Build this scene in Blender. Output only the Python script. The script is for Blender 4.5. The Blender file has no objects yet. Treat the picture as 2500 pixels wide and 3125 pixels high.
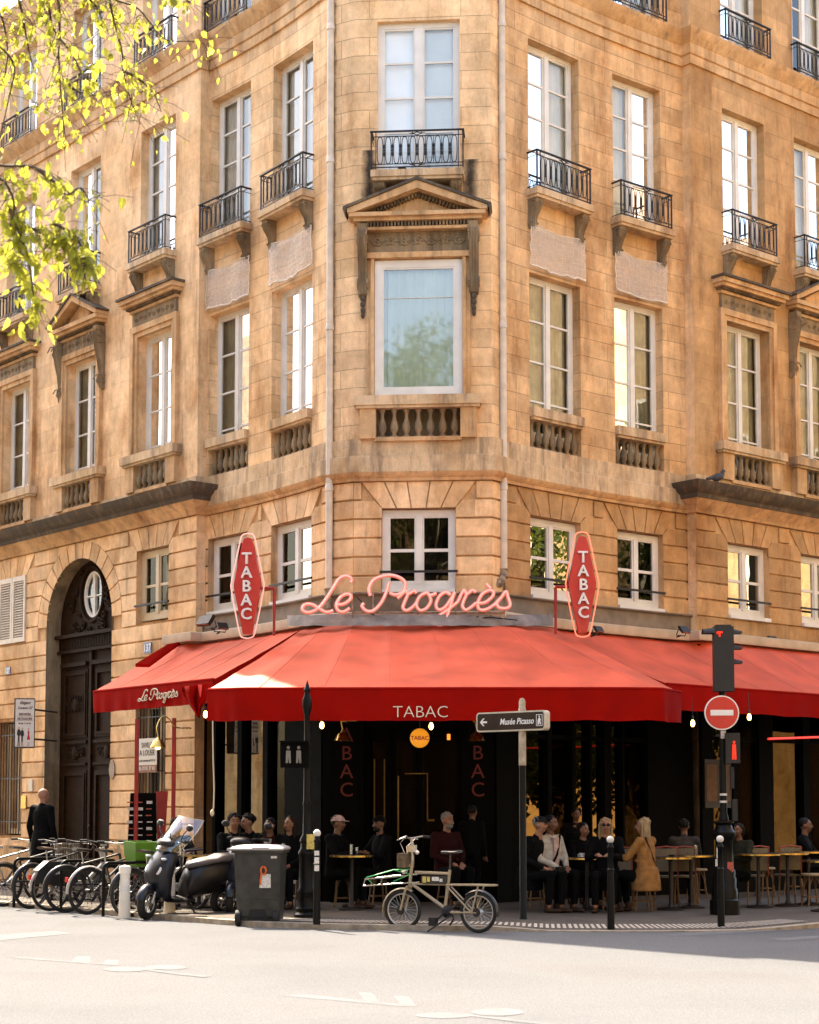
import bpy, math, random
from mathutils import Vector, Matrix
import numpy as np
random.seed(7)
R=math.radians
# ---------------- camera, world, sun, exposure ----------------
SC=bpy.context.scene; COL=SC.collection
CAMH=1.4; PITCH=R(4.3); FPX=5290.0; PY=2483-FPX*math.tan(PITCH)
cd=bpy.data.cameras.new("camera"); cam=bpy.data.objects.new("camera",cd); COL.objects.link(cam)
cam.location=(0,0,CAMH); cam.rotation_euler=(R(90)+PITCH,0,0)
cd.sensor_fit='HORIZONTAL'; cd.sensor_width=36; cd.lens=36*FPX/2500
cd.shift_y=(PY-1562.5)/2500; cd.dof.use_dof=True; cd.dof.focus_distance=26; cd.dof.aperture_fstop=4.0; cd.clip_start=.1; cd.clip_end=2000
SC.camera=cam
SUN_EL=52.0; SUN_H=Vector((.498,-.867,0)).normalized()
w=bpy.data.worlds.new("World"); SC.world=w; w.use_nodes=True
nt=w.node_tree; bg=nt.nodes['Background']; sky=nt.nodes.new('ShaderNodeTexSky')
sky.sky_type='NISHITA'; sky.sun_disc=False; sky.sun_elevation=R(SUN_EL)
sky.sun_rotation=math.atan2(-SUN_H.x,-SUN_H.y); sky.dust_density=3.0; sky.ozone_density=.6; sky.air_density=1.0
nt.links.new(sky.outputs[0],bg.inputs[0]); bg.inputs[1].default_value=.15
sl=bpy.data.lights.new("sun","SUN"); sl.energy=3.7; sl.angle=R(.5); sl.color=(1,.93,.82)
so=bpy.data.objects.new("sun",sl); COL.objects.link(so)
sd=Vector((SUN_H.x*math.cos(R(SUN_EL)),SUN_H.y*math.cos(R(SUN_EL)),-math.sin(R(SUN_EL))))
so.rotation_euler=sd.to_track_quat('-Z','Y').to_euler(); so.location=(-20,40,40)
vs=SC.view_settings; vs.view_transform='Standard'; vs.look='None'; vs.gamma=1; vs.exposure=2.5
SC.cycles.max_bounces=8; SC.cycles.transparent_max_bounces=16
try:
    vs.use_white_balance=True; vs.white_balance_temperature=7300; vs.white_balance_tint=10
except Exception: pass
# ---------------- pixel helpers (photo at 1725 px width) ----------------
K=2500/1725.0
_c,_s=math.cos(PITCH),math.sin(PITCH)
def ray(xd,yd):
    a=(xd*K-1250)/FPX; b=(PY-yd*K)/FPX
    return Vector((a,_c-b*_s,_s+b*_c))
def at(xd,yd,d):
    r=ray(xd,yd); return Vector((0,0,CAMH))+r*(d/r.y)
def onground(xd,yd,z=0.0):
    r=ray(xd,yd); return Vector((0,0,CAMH))+r*((z-CAMH)/r.z)
# ---------------- mesh builder ----------------
class MB:
    def __init__(s): s.v=[];s.f=[];s.uv=None
    def add(s,vs,fs):
        o=len(s.v); s.v+= [tuple(v) for v in vs]; s.f+=[tuple(i+o for i in f) for f in fs]; return s
    def box(s,c,size,M=None):
        hx,hy,hz=size[0]/2,size[1]/2,size[2]/2
        vs=[Vector((x,y,z)) for x in(-hx,hx) for y in(-hy,hy) for z in(-hz,hz)]
        if M is not None: vs=[M@v for v in vs]
        c=Vector(c); vs=[v+c for v in vs]
        return s.add(vs,[(0,1,3,2),(4,6,7,5),(0,4,5,1),(2,3,7,6),(0,2,6,4),(1,5,7,3)])
    def b2(s,x0,x1,y0,y1,z0,z1): return s.box(((x0+x1)/2,(y0+y1)/2,(z0+z1)/2),(abs(x1-x0),abs(y1-y0),abs(z1-z0)))
    def loft(s,rings,cap=True,closed=True):
        n=len(rings[0]);o=len(s.v)
        for r in rings: s.v+=[tuple(p) for p in r]
        for i in range(len(rings)-1):
            for j in range(n if closed else n-1):
                a=o+i*n+j;b=o+i*n+(j+1)%n; s.f.append((a,b,b+n,a+n))
        if cap and closed:
            s.f.append(tuple(o+j for j in reversed(range(n)))); s.f.append(tuple(o+(len(rings)-1)*n+j for j in range(n)))
        return s
    def tube(s,pts,r,n=8,cap=True,closed=False):
        pts=[Vector(p) for p in pts]; m=len(pts)
        rs=r if isinstance(r,(list,tuple)) else [r]*m
        rings=[];up=None
        for i,p in enumerate(pts):
            if closed: t=(pts[(i+1)%m]-pts[i-1])
            else: t=(pts[min(i+1,m-1)]-pts[max(i-1,0)])
            if t.length<1e-9: t=Vector((0,0,1))
            t.normalize()
            if up is None:
                up=Vector((0,0,1)) if abs(t.z)<.9 else Vector((1,0,0))
            a=(up-t*up.dot(t)); 
            if a.length<1e-6: a=t.orthogonal()
            a.normalize(); up=a; b=t.cross(a)
            rings.append([p+(a*math.cos(2*math.pi*k/n)+b*math.sin(2*math.pi*k/n))*rs[i] for k in range(n)])
        if closed: rings.append(rings[0]); return s.loft(rings,cap=False)
        return s.loft(rings,cap)
    def lathe(s,prof,c=(0,0,0),n=16,M=None):
        c=Vector(c); rings=[]
        for r,z in prof:
            ring=[Vector((max(r,1e-4)*math.cos(2*math.pi*k/n),max(r,1e-4)*math.sin(2*math.pi*k/n),z)) for k in range(n)]
            if M is not None: ring=[M@v for v in ring]
            rings.append([v+c for v in ring])
        return s.loft(rings)
    def ell(s,c,r,n=12,m=8,M=None):
        if not isinstance(r,(list,tuple)): r=(r,r,r)
        rings=[]
        for i in range(m+1):
            t=math.pi*i/m; sr=max(math.sin(t),1e-3); 
            ring=[Vector((r[0]*sr*math.cos(2*math.pi*k/n),r[1]*sr*math.sin(2*math.pi*k/n),-r[2]*math.cos(t))) for k in range(n)]
            if M is not None: ring=[M@v for v in ring]
            rings.append([v+Vector(c) for v in ring])
        return s.loft(rings)
    def prism(s,poly,f0,f1):
        """poly: list of 2D; f0,f1 map 2D->3D front / back"""
        n=len(poly); a=[f0(*p) for p in poly]; b=[f1(*p) for p in poly]
        return s.add(a+b,[tuple(range(n)),tuple(n+i for i in reversed(range(n)))]+[(i,i+n,(i+1)%n+n,(i+1)%n) for i in range(n)])
    def limb(s,p0,p1,r0,r1,n=10):
        s.tube([p0,p1],[r0,r1],n); s.ell(p0,r0,n,6); s.ell(p1,r1,n,6); return s
def mesh_of(mb,name,smooth=40,mats=()):
    me=bpy.data.meshes.new(name); me.from_pydata(mb.v,[],mb.f); me.validate(clean_customdata=False)
    if mb.uv:
        l=me.uv_layers.new(name='uv')
        d=np.zeros(len(me.loops)*2,dtype=np.float32)
        vi=np.zeros(len(me.loops),dtype=np.int32); me.loops.foreach_get('vertex_index',vi)
        u=np.array(mb.uv,dtype=np.float32); d[0::2]=u[vi,0]; d[1::2]=u[vi,1]; l.data.foreach_set('uv',d)
    import bmesh
    bm=bmesh.new(); bm.from_mesh(me); bmesh.ops.recalc_face_normals(bm,faces=bm.faces); bm.to_mesh(me); bm.free()
    if smooth:
        me.polygons.foreach_set('use_smooth',[True]*len(me.polygons)); me.set_sharp_from_angle(angle=R(smooth))
    for m in mats: me.materials.append(m)
    return me
def obj(name,mb,mat,parent=None,smooth=40,world=True,label=None):
    """world=True: vertices are world coordinates (parent has no rotation)"""
    if parent is not None and world:
        L=parent.get('_o') or [0,0,0]
        mb.v=[(x-L[0],y-L[1],z-L[2]) for x,y,z in mb.v]
    me=mesh_of(mb,name,smooth,(mat,)); o=bpy.data.objects.new(name,me); COL.objects.link(o)
    if parent is not None: o.parent=parent
    if label: o['label']=label
    return o
def thing(name,label,cat,loc=(0,0,0),rotz=0,group=None):
    o=bpy.data.objects.new(name,None); COL.objects.link(o); o.location=loc; o.rotation_euler=(0,0,rotz)
    o.empty_display_size=.1
    o['label']=label;o['category']=cat; o['_o']=[float(v) for v in loc]
    if group:o['group']=group
    return o
def tag(o,label,cat,group=None):
    o['label']=label;o['category']=cat
    if group:o['group']=group
    return o
def struct(o,kind='structure',label=None):
    o['kind']=kind
    if label:o['label']=label
    return o
def solo(name,mb,mat,label,cat,group=None,smooth=40):
    """one-mesh thing given in world coordinates; origin moved to its base"""
    a=np.array(mb.v); c=[float((a[:,0].min()+a[:,0].max())/2),float((a[:,1].min()+a[:,1].max())/2),float(a[:,2].min())]
    mb.v=[(x-c[0],y-c[1],z-c[2]) for x,y,z in mb.v]
    o=obj(name,mb,mat,None,smooth); o.location=c; return tag(o,label,cat,group)
def dup(root,loc,rotz=None,label=None,keep=lambda c:True):
    r=root.copy(); COL.objects.link(r); r.location=loc
    if rotz is not None: r.rotation_euler=(0,0,rotz)
    if label:r['label']=label
    for ch in list(root.children):
        if not keep(ch): continue
        c=ch.copy(); COL.objects.link(c); c.parent=r
        for g in ch.children:
            d=g.copy(); COL.objects.link(d); d.parent=c
    return r
# ---------------- materials ----------------
MATS={}
def nodes(m): return m.node_tree.nodes,m.node_tree.links
def mat(name,col,rough=.6,metal=0,spec=.35,noise=.12,nscale=8,bump=0,emit=None,es=1,coat=0,alpha=None,vary=0):
    if name in MATS:return MATS[name]
    m=bpy.data.materials.new(name); m.use_nodes=True; N,L=nodes(m); b=N['Principled BSDF']
    b.inputs['Base Color'].default_value=(*col,1);b.inputs['Roughness'].default_value=rough;b.inputs['Metallic'].default_value=metal
    b.inputs['Specular IOR Level'].default_value=spec
    if coat:b.inputs['Coat Weight'].default_value=coat; b.inputs['Coat Roughness'].default_value=.1
    if noise or bump:
        tc=N.new('ShaderNodeTexCoord');nz=N.new('ShaderNodeTexNoise');nz.inputs['Scale'].default_value=nscale;nz.inputs['Detail'].default_value=6
        L.new(tc.outputs['Object'],nz.inputs['Vector'])
        if noise:
            mr=N.new('ShaderNodeMapRange');mr.inputs[1].default_value=.3;mr.inputs[2].default_value=.7;mr.inputs[3].default_value=1-noise*1.5;mr.inputs[4].default_value=1+noise
            L.new(nz.outputs[0],mr.inputs[0]); mx=N.new('ShaderNodeVectorMath');mx.operation='SCALE';mx.inputs[0].default_value=col
            L.new(mr.outputs[0],mx.inputs['Scale']);L.new(mx.outputs[0],b.inputs['Base Color'])
            r2=N.new('ShaderNodeMapRange');r2.inputs[3].default_value=max(0,rough-.1);r2.inputs[4].default_value=min(1,rough+.15)
            L.new(nz.outputs[0],r2.inputs[0]);L.new(r2.outputs[0],b.inputs['Roughness'])
        if bump:
            bp=N.new('ShaderNodeBump');bp.inputs['Strength'].default_value=bump;bp.inputs['Distance'].default_value=.02
            L.new(nz.outputs[0],bp.inputs['Height']);L.new(bp.outputs[0],b.inputs['Normal'])
    if emit:
        b.inputs['Emission Color'].default_value=(*emit,1);b.inputs['Emission Strength'].default_value=es
    MATS[name]=m;return m
def ramp(N,stops):
    r=N.new('ShaderNodeValToRGB');e=r.color_ramp.elements
    while len(e)<len(stops):e.new(.5)
    for i,(p,c) in enumerate(stops): e[i].position=p;e[i].color=(*c,1) if len(c)==3 else c
    return r
def stone(name,base,mode='block',dark=.0,streak=0.0,row=.307,bw=1.5,mortar=.35,var=.16,msize=.006):
    """limestone: large patches, block tones, joints, grime streaks with their own shapes"""
    m=bpy.data.materials.new(name);m.use_nodes=True;N,L=nodes(m);b=N['Principled BSDF'];b.inputs['Roughness'].default_value=.85;b.inputs['Specular IOR Level'].default_value=.25
    geo=N.new('ShaderNodeNewGeometry')
    def noise(scale,vec=None,detail=6,rough=.6,stretch=None):
        n=N.new('ShaderNodeTexNoise');n.inputs['Scale'].default_value=scale;n.inputs['Detail'].default_value=detail;n.inputs['Roughness'].default_value=rough
        src=vec or geo.outputs['Position']
        if stretch:
            mp=N.new('ShaderNodeMapping');mp.inputs['Scale'].default_value=stretch;L.new(src,mp.inputs[0]);src=mp.outputs[0]
        L.new(src,n.inputs['Vector']);return n.outputs[0]
    def mr(src,a,b_,c,d):
        r=N.new('ShaderNodeMapRange');r.inputs[1].default_value=a;r.inputs[2].default_value=b_;r.inputs[3].default_value=c;r.inputs[4].default_value=d;L.new(src,r.inputs[0]);return r.outputs[0]
    def mul(a,bv):
        r=N.new('ShaderNodeMath');r.operation='MULTIPLY'
        for i,v in enumerate((a,bv)):
            if isinstance(v,(int,float)):r.inputs[i].default_value=v
            else:L.new(v,r.inputs[i])
        return r.outputs[0]
    hue=ramp(N,[(.28,tuple(c*k for c,k in zip(base,(.80,.70,.56)))),(.5,base),(.72,tuple(c*k for c,k in zip(base,(1.10,1.16,1.28))))])
    L.new(noise(.55,detail=5),hue.inputs[0])
    fac=mr(noise(2.6),.3,.7,.82,1.14)
    fac=mul(fac,mr(noise(45,detail=3),.25,.75,.92,1.07))
    fac=mul(fac,mr(noise(7,detail=12,rough=.78),.36,.66,.88,1.10))
    fac=mul(fac,mr(noise(1.1,detail=10,rough=.75,stretch=(2.2,2.2,.5)),.38,.62,.88,1.07))
    bumpsrc=noise(30,detail=8)
    if mode=='block':
        fac=mul(fac,mr(geo.outputs['Random Per Island'],0,1,1-var,1+var*.8))
    elif mode=='brick':
        uv=N.new('ShaderNodeUVMap');uv.uv_map='uv'
        br=N.new('ShaderNodeTexBrick');L.new(uv.outputs[0],br.inputs['Vector'])
        br.inputs['Color1'].default_value=(0,0,0,1);br.inputs['Color2'].default_value=(1,1,1,1);br.inputs['Mortar'].default_value=(.5,.5,.5,1)
        br.inputs['Scale'].default_value=1;br.inputs['Mortar Size'].default_value=msize;br.inputs['Mortar Smooth'].default_value=.3
        br.inputs['Brick Width'].default_value=bw;br.inputs['Row Height'].default_value=row
        fac=mul(fac,mr(br.outputs['Color'],0,1,1-var,1+var*.8))
        fac=mul(fac,mr(br.outputs['Fac'],0,1,1,1-mortar))
    # grime: thresholded streaks
    st=noise(1.6,detail=8,rough=.7,stretch=(3,3,.35))
    g=mr(st,.55-streak*.25,.70-streak*.2,0,.42+.5*streak)
    mixc=N.new('ShaderNodeMix');mixc.data_type='RGBA';mixc.inputs[7].default_value=(.06,.05,.04,1)
    sc=N.new('ShaderNodeVectorMath');sc.operation='SCALE';L.new(hue.outputs[0],sc.inputs[0]);L.new(fac,sc.inputs['Scale'])
    mb_=N.new('ShaderNodeMix');mb_.data_type='RGBA';mb_.blend_type='MULTIPLY';mb_.inputs[7].default_value=(.62,.47,.34,1)
    L.new(sc.outputs[0],mb_.inputs[6]);L.new(mr(noise(.9,detail=11,rough=.72,stretch=(1.6,1.6,.55)),.50,.66,0,.8),mb_.inputs[0])
    L.new(mb_.outputs[2],mixc.inputs[6]); L.new(g,mixc.inputs[0]); L.new(mixc.outputs[2],b.inputs['Base Color'])
    bp=N.new('ShaderNodeBump');bp.inputs['Strength'].default_value=.35;bp.inputs['Distance'].default_value=.012;L.new(bumpsrc,bp.inputs['Height'])
    if mode=='brick':
        b2=N.new('ShaderNodeBump');b2.inputs['Strength'].default_value=.8;b2.inputs['Distance'].default_value=.01;b2.invert=True
        L.new(br.outputs['Fac'],b2.inputs['Height']);L.new(bp.outputs[0],b2.inputs['Normal']);L.new(b2.outputs[0],b.inputs['Normal'])
    else: L.new(bp.outputs[0],b.inputs['Normal'])
    MATS[name]=m;return m
def glassmat(name,base=.10,tint=(1,1,1),rough=.0,wav=.0,fmul=1.0,gcol=(.95,.95,.95)):
    m=bpy.data.materials.new(name);m.use_nodes=True;N,L=nodes(m);N.remove(N['Principled BSDF'])
    out=N['Material Output'];tr=N.new('ShaderNodeBsdfTransparent');tr.inputs[0].default_value=(.94*tint[0],.95*tint[1],.94*tint[2],1)
    gl=N.new('ShaderNodeBsdfGlossy');gl.inputs['Roughness'].default_value=rough;gl.inputs[0].default_value=(*gcol,1)
    fr=N.new('ShaderNodeFresnel');fr.inputs[0].default_value=1.5
    ma=N.new('ShaderNodeMath');ma.operation='MULTIPLY_ADD';ma.inputs[1].default_value=fmul;ma.inputs[2].default_value=base;ma.use_clamp=True
    L.new(fr.outputs[0],ma.inputs[0]);mx=N.new('ShaderNodeMixShader');L.new(ma.outputs[0],mx.inputs[0]);L.new(tr.outputs[0],mx.inputs[1]);L.new(gl.outputs[0],mx.inputs[2]);L.new(mx.outputs[0],out.inputs[0])
    if wav:
        tc=N.new('ShaderNodeTexCoord');nz=N.new('ShaderNodeTexNoise');nz.inputs['Scale'].default_value=1.8;nz.inputs['Detail'].default_value=1
        L.new(tc.outputs['Object'],nz.inputs['Vector']);bp=N.new('ShaderNodeBump');bp.inputs['Strength'].default_value=wav;bp.inputs['Distance'].default_value=.05
        L.new(nz.outputs[0],bp.inputs['Height']);L.new(bp.outputs[0],gl.inputs['Normal']);L.new(bp.outputs[0],fr.inputs['Normal'])
    MATS[name]=m;return m
def translucent(name,col,mixf=.5,rough=.6,var=.25,back=None):
    m=bpy.data.materials.new(name);m.use_nodes=True;N,L=nodes(m);b=N['Principled BSDF'];out=N['Material Output']
    b.inputs['Roughness'].default_value=rough
    geo=N.new('ShaderNodeNewGeometry');mr=N.new('ShaderNodeMapRange');mr.inputs[3].default_value=1-var;mr.inputs[4].default_value=1+var
    L.new(geo.outputs['Random Per Island'],mr.inputs[0]);sc=N.new('ShaderNodeVectorMath');sc.operation='SCALE';sc.inputs[0].default_value=col
    L.new(mr.outputs[0],sc.inputs['Scale']);L.new(sc.outputs[0],b.inputs['Base Color'])
    t=N.new('ShaderNodeBsdfTranslucent');s2=N.new('ShaderNodeVectorMath');s2.operation='SCALE';s2.inputs[0].default_value=back or col
    L.new(mr.outputs[0],s2.inputs['Scale']);L.new(s2.outputs[0],t.inputs[0])
    mx=N.new('ShaderNodeMixShader');mx.inputs[0].default_value=mixf;L.new(b.outputs[0],mx.inputs[1]);L.new(t.outputs[0],mx.inputs[2]);L.new(mx.outputs[0],out.inputs[0])
    MATS[name]=m;return m
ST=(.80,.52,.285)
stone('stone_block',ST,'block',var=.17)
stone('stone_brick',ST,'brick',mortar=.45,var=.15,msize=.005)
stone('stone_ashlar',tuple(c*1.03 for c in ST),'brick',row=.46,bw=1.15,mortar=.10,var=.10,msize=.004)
ST2=(.52,.30,.135)  # darker stone copies: shade on the right street side put into the colour
stone('stone_block_shade',ST2,'block',var=.2)
stone('stone_brick_shade',(.66,.405,.205),'brick',mortar=.45,var=.14,msize=.005)
stone('stone_ashlar_shade',ST2,'brick',row=.46,bw=1.15,mortar=.12,var=.14,msize=.004)
stone('stone_trim',(.62,.38,.19),'plain',streak=.15)
stone('stone_light',(.64,.45,.27),'plain',streak=.25)
stone('stone_dark',(.30,.205,.12),'plain',streak=.75)
stone('stone_sooty',(.20,.14,.085),'plain',streak=.9)
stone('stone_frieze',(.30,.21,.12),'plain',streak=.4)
mat('white_frame',(.70,.66,.60),.45,noise=.08,nscale=3)
mat('cream_frame',(.62,.50,.33),.5,noise=.1,nscale=3)
mat('iron',(.022,.018,.017),.45,metal=.3,noise=.3,nscale=30)
mat('black_paint',(.003,.003,.003),.35,noise=.2,nscale=20,spec=.14)
mat('dark_wood',(.035,.020,.012),.45,noise=.35,nscale=12,bump=.2)
mat('door_wood',(.024,.011,.005),.6,spec=.08,noise=.35,nscale=10,bump=.3)
mat('shop_black',(.0035,.0032,.003),.7,noise=.2,nscale=6,spec=.04)
mat('room_dark',(.006,.0055,.005),.9,noise=0,spec=.1)
mat('curtain_white',(.74,.76,.72),.9,noise=.08,nscale=2)
mat('curtain_green',(.33,.33,.24),.9,noise=.2,nscale=3)
mat('blind_white',(.88,.90,.90),.8,noise=.05,nscale=2)
mat('pipe_paint',(.60,.50,.39),.45,noise=.12,nscale=5)
mat('pipe_old',(.30,.22,.15),.7,noise=.4,nscale=14,bump=.3)
mat('red_cloth',(.27,.004,.002),.85,spec=.06,bump=.5,noise=.10,nscale=2.5);mat('red_canopy',(.60,.092,.042),.6,noise=.18,nscale=1.6,bump=.9)  # canopy red lightened to carry skylight on its top; valance kept deeper
mat('beige_metal',(.50,.40,.28),.5,noise=.12,nscale=4)
mat('zinc',(.20,.145,.10),.6,noise=.2,nscale=5)
glassmat('glass',.06,wav=.03); glassmat('glass_dark',.05,wav=.04,fmul=1.0); glassmat('glass_big',.13,wav=.015,rough=.03); glassmat('glass_shop',.02,wav=.05,gcol=(.13,.085,.035)); glassmat('glass_shop_dark',.01,wav=.05,gcol=(.04,.028,.014)); glassmat('glass_clear',.05); glassmat('glass_ent',.03,wav=.03,gcol=(.42,.38,.30)); glassmat('glass_left',.02,wav=.03,gcol=(.22,.20,.16))
# ---------------- ground ----------------
def V2(x,y): return Vector((x,y))
DL=V2(-.64937838,.76046547); DR=V2(.76046547,.64937838); NL=V2(-.76046547,-.64937838); NR=V2(.64937838,-.76046547)
QL=V2(-3.80,30.64); QR=V2(5.08,30.44); LA=V2(-1.36,27.84); LB=QL-NL*.2; RA=V2(1.57,27.74); RB=QR-NR*.2
C0=V2(.147,27.5); E0=V2(.99691,-.07855); BL=C0-E0*1.053; BR=C0+E0*1.176
def arcpts(A,B,sag,n=8):
    d=B-A; nn=V2(-d.y,d.x).normalized(); nn=nn if nn.y>0 else -nn
    return [A+d*(i/n)+nn*4*sag*(i/n)*(1-i/n) for i in range(n+1)]
class Sec:
    def __init__(s,pts):
        s.p=pts; s.cum=[0]
        for a,b in zip(pts,pts[1:]): s.cum.append(s.cum[-1]+(b-a).length)
        s.L=s.cum[-1]; ns=[]
        for a,b in zip(pts,pts[1:]):
            d=(b-a).normalized(); n=V2(-d.y,d.x); n=n if n.y<0 else -n; ns.append(n)
        s.sn=ns; s.vn=[ns[0]]+[(ns[i]+ns[i+1]).normalized() for i in range(len(ns)-1)]+[ns[-1]]
    def loc(s,u):
        i=0
        while i<len(s.sn)-1 and u>s.cum[i+1]: i+=1
        t=(u-s.cum[i])/(s.cum[i+1]-s.cum[i]); p=s.p[i].lerp(s.p[i+1],t) if 0<=t<=1 else s.p[i]+(s.p[i+1]-s.p[i])*t
        tt=min(max(t,0),1); return p,(s.vn[i]*(1-tt)+s.vn[i+1]*tt).normalized()
    def P(s,u,n,z):
        p,N=s.loc(u); q=p+N*n; return Vector((q.x,q.y,z))
    def frame(s,u):
        p,N=s.loc(u); return Fr(p,N)
class Fr:
    def __init__(s,O,N): s.O=O; s.N=N; s.T=V2(-N.y,N.x)
    def P(s,x,n,z): q=s.O+s.T*x+s.N*n; return Vector((q.x,q.y,z))
    def M(s): return Matrix(((s.T.x,-s.N.x,0),(s.T.y,-s.N.y,0),(0,0,1)))
    def box(s,mb,x0,x1,n0,n1,z0,z1):
        a=[s.P(x,n,z) for x in(x0,x1) for n in(n1,n0) for z in(z0,z1)]
        mb.add(a,[(0,1,3,2),(4,6,7,5),(0,4,5,1),(2,3,7,6),(0,2,6,4),(1,5,7,3)])
    def poly(s,mb,pts,n0,n1): mb.prism(pts,lambda x,z:s.P(x,n1,z),lambda x,z:s.P(x,n0,z))
ML=Sec([QL,QL+DL*16]); MR=Sec([QR,QR+DR*13]); WL=Sec(arcpts(LA,LB,.09)); WR=Sec(arcpts(RA,RB,.10))
SL=Sec([BL,LA]); SR=Sec([BR,RA]); CH=Sec([BL,BR]); CU=1.053
STL=Sec([QL,LB]); STR=Sec([QR,RB])
for q,nn in ((STL,V2(.649,-.76)),(STR,V2(-.76,-.649))):
    q.sn=[nn]; q.vn=[nn,nn]
# bevelled uneven ground sheet
gm=bpy.data.materials.new('asphalt');gm.use_nodes=True;N,L=nodes(gm);b=N['Principled BSDF'];b.inputs['Roughness'].default_value=1.0;b.inputs['Specular IOR Level'].default_value=.08
geo=N.new('ShaderNodeNewGeometry')
def nz_(scale,det=6):
    n=N.new('ShaderNodeTexNoise');n.inputs['Scale'].default_value=scale;n.inputs['Detail'].default_value=det;L.new(geo.outputs['Position'],n.inputs['Vector']);return n
n1=nz_(.35);n2=nz_(60,3);vor=N.new('ShaderNodeTexVoronoi');vor.inputs['Scale'].default_value=120;L.new(geo.outputs['Position'],vor.inputs['Vector'])
r1=ramp(N,[(.3,(.104,.104,.108)),(.5,(.116,.117,.122)),(.56,(.117,.117,.121)),(.75,(.106,.103,.104))]);L.new(n1.outputs[0],r1.inputs[0])
mr=N.new('ShaderNodeMapRange');mr.inputs[1].default_value=.3;mr.inputs[2].default_value=.7;mr.inputs[3].default_value=.72;mr.inputs[4].default_value=1.2;L.new(n2.outputs[0],mr.inputs[0])
sc=N.new('ShaderNodeVectorMath');sc.operation='SCALE';L.new(r1.outputs[0],sc.inputs[0]);L.new(mr.outputs[0],sc.inputs['Scale']);L.new(sc.outputs[0],b.inputs['Base Color'])
bp=N.new('ShaderNodeBump');bp.inputs['Strength'].default_value=.5;bp.inputs['Distance'].default_value=.01;L.new(vor.outputs[0],bp.inputs['Height']);L.new(bp.outputs[0],b.inputs['Normal'])
mat('pavement',(.080,.063,.048),.85,noise=.18,nscale=3,bump=.2); mat('kerb_stone',(.30,.25,.19),.8,noise=.25,nscale=9,bump=.4)
mat('white_paint',(.72,.69,.64),.6,noise=.12,nscale=8); mat('tactile_white',(.46,.40,.33),.7,noise=.2,nscale=20)
ROADZ=-.07
m=MB(); m.add([(-80,-60,ROADZ),(80,-60,ROADZ),(80,90,ROADZ),(-80,90,ROADZ)],[(0,1,2,3)])
struct(obj('road',m,gm,smooth=0))
# kerb line (plan), height of kerb top
KB=[(-17.0,40.0,0),(-6.6,27.9,0),(-2.6,23.25,0),(-2.0,22.65,0),(-1.15,22.25,0),(-.38,22.05,0),(.84,21.85,0),(1.25,21.82,-.02),(1.7,21.78,-.055),(2.6,21.72,-.055),(3.6,21.75,-.055),(4.2,21.9,-.055),(4.7,22.05,-.03),(5.4,22.5,0),(6.4,23.3,0),(20,34.9,0)]
def offs(pts,d):
    out=[]
    for i,p in enumerate(pts):
        a=V2(*pts[max(i-1,0)][:2]);c=V2(*pts[min(i+1,len(pts)-1)][:2]); t=(c-a).normalized(); nn=V2(-t.y,t.x); out.append(V2(p[0],p[1])+nn*d)
    return out
k1=offs(KB,.16);k2=offs(KB,1.3)
def strip(m,a,az,b_,bz):
    n=len(a); m.add([(p[0],p[1],z) for p,z in zip(a,az)]+[(p[0],p[1],z) for p,z in zip(b_,bz)],[(i,i+1,n+i+1,n+i) for i in range(n-1)])
kz=[p[2] for p in KB]; m=MB(); strip(m,KB,[ROADZ-.05]*len(KB),KB,kz); strip(m,KB,kz,k1,kz)
struct(obj('kerb',m,MATS['kerb_stone'],smooth=0))
m=MB(); k1b=offs(KB,.162); strip(m,k1b,[z-.002 for z in kz],k2,[0]*len(KB))
far=[QL+DL*22+V2(4,2)]*1
k3=[V2(p.x*.35+1.2,p.y*.2+34) for p in k2]
strip(m,k2,[0]*len(KB),k3,[0]*len(KB)); struct(obj('pavement',m,MATS['pavement'],smooth=0))
# tactile strip of raised ribs along the dropped kerb
m=MB(); k4=offs(KB,.30);k5=offs(KB,.78)
def lerpl(a,i,t): return a[i].lerp(a[i+1],t)
for i in range(3,13):
    L_=(k4[i+1]-k4[i]).length; nn=max(1,int(L_/.07))
    for j in range(nn):
        t0=j/nn;t1=(j+.55)/nn
        a,b_,c,d=lerpl(k4,i,t0),lerpl(k4,i,t1),lerpl(k5,i,t1),lerpl(k5,i,t0)
        z0=(kz[i]*(1-t0)+kz[i+1]*t0); za=z0*(1-.12)+.007; zb=z0*.5+.007
        m.add([(a.x,a.y,za),(b_.x,b_.y,za),(c.x,c.y,zb),(d.x,d.y,zb)],[(0,1,2,3)])
struct(obj('tactile_strip',m,MATS['tactile_white'],smooth=0))
# road markings
m=MB()
def rp(x,y): q=onground(x,y,ROADZ+.004); return (q.x,q.y,ROADZ+.004)
for q in ([(590,2096),(640,2093),(880,2118),(850,2119)],[(755,2089),(783,2090),(800,2111),(770,2110)],[(828,2096),(858,2098),(878,2118),(845,2116)],
          [(25,2017),(50,2015),(250,2033),(215,2031)],[(160,2014),(190,2013),(190,2027),(150,2027)],[(225,2021),(250,2022),(248,2033),(215,2031)],
          [(0,1968),(120,1960),(150,1966),(0,1980)],[(1395,1967),(1725,1950),(1725,1956),(1420,1971)],[(1090,1960),(1725,1938),(1725,1943),(1110,1962)],[(1620,1976),(1725,1970),(1725,1976),(1650,1981)]):
    m.add([rp(*p) for p in q],[(0,1,2,3)])
def ringmark(cx,cy,rx,ry,th):
    n=28;o=[rp(cx+rx*math.cos(a),cy+ry*math.sin(a)) for a in [2*math.pi*k/n for k in range(n)]];i_=[rp(cx+(rx-th*5)*math.cos(a),cy+(ry-th)*math.sin(a)) for a in [2*math.pi*k/n for k in range(n)]]
    m.add(o+i_,[(k,(k+1)%n,n+(k+1)%n,n+k) for k in range(n)])
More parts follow.
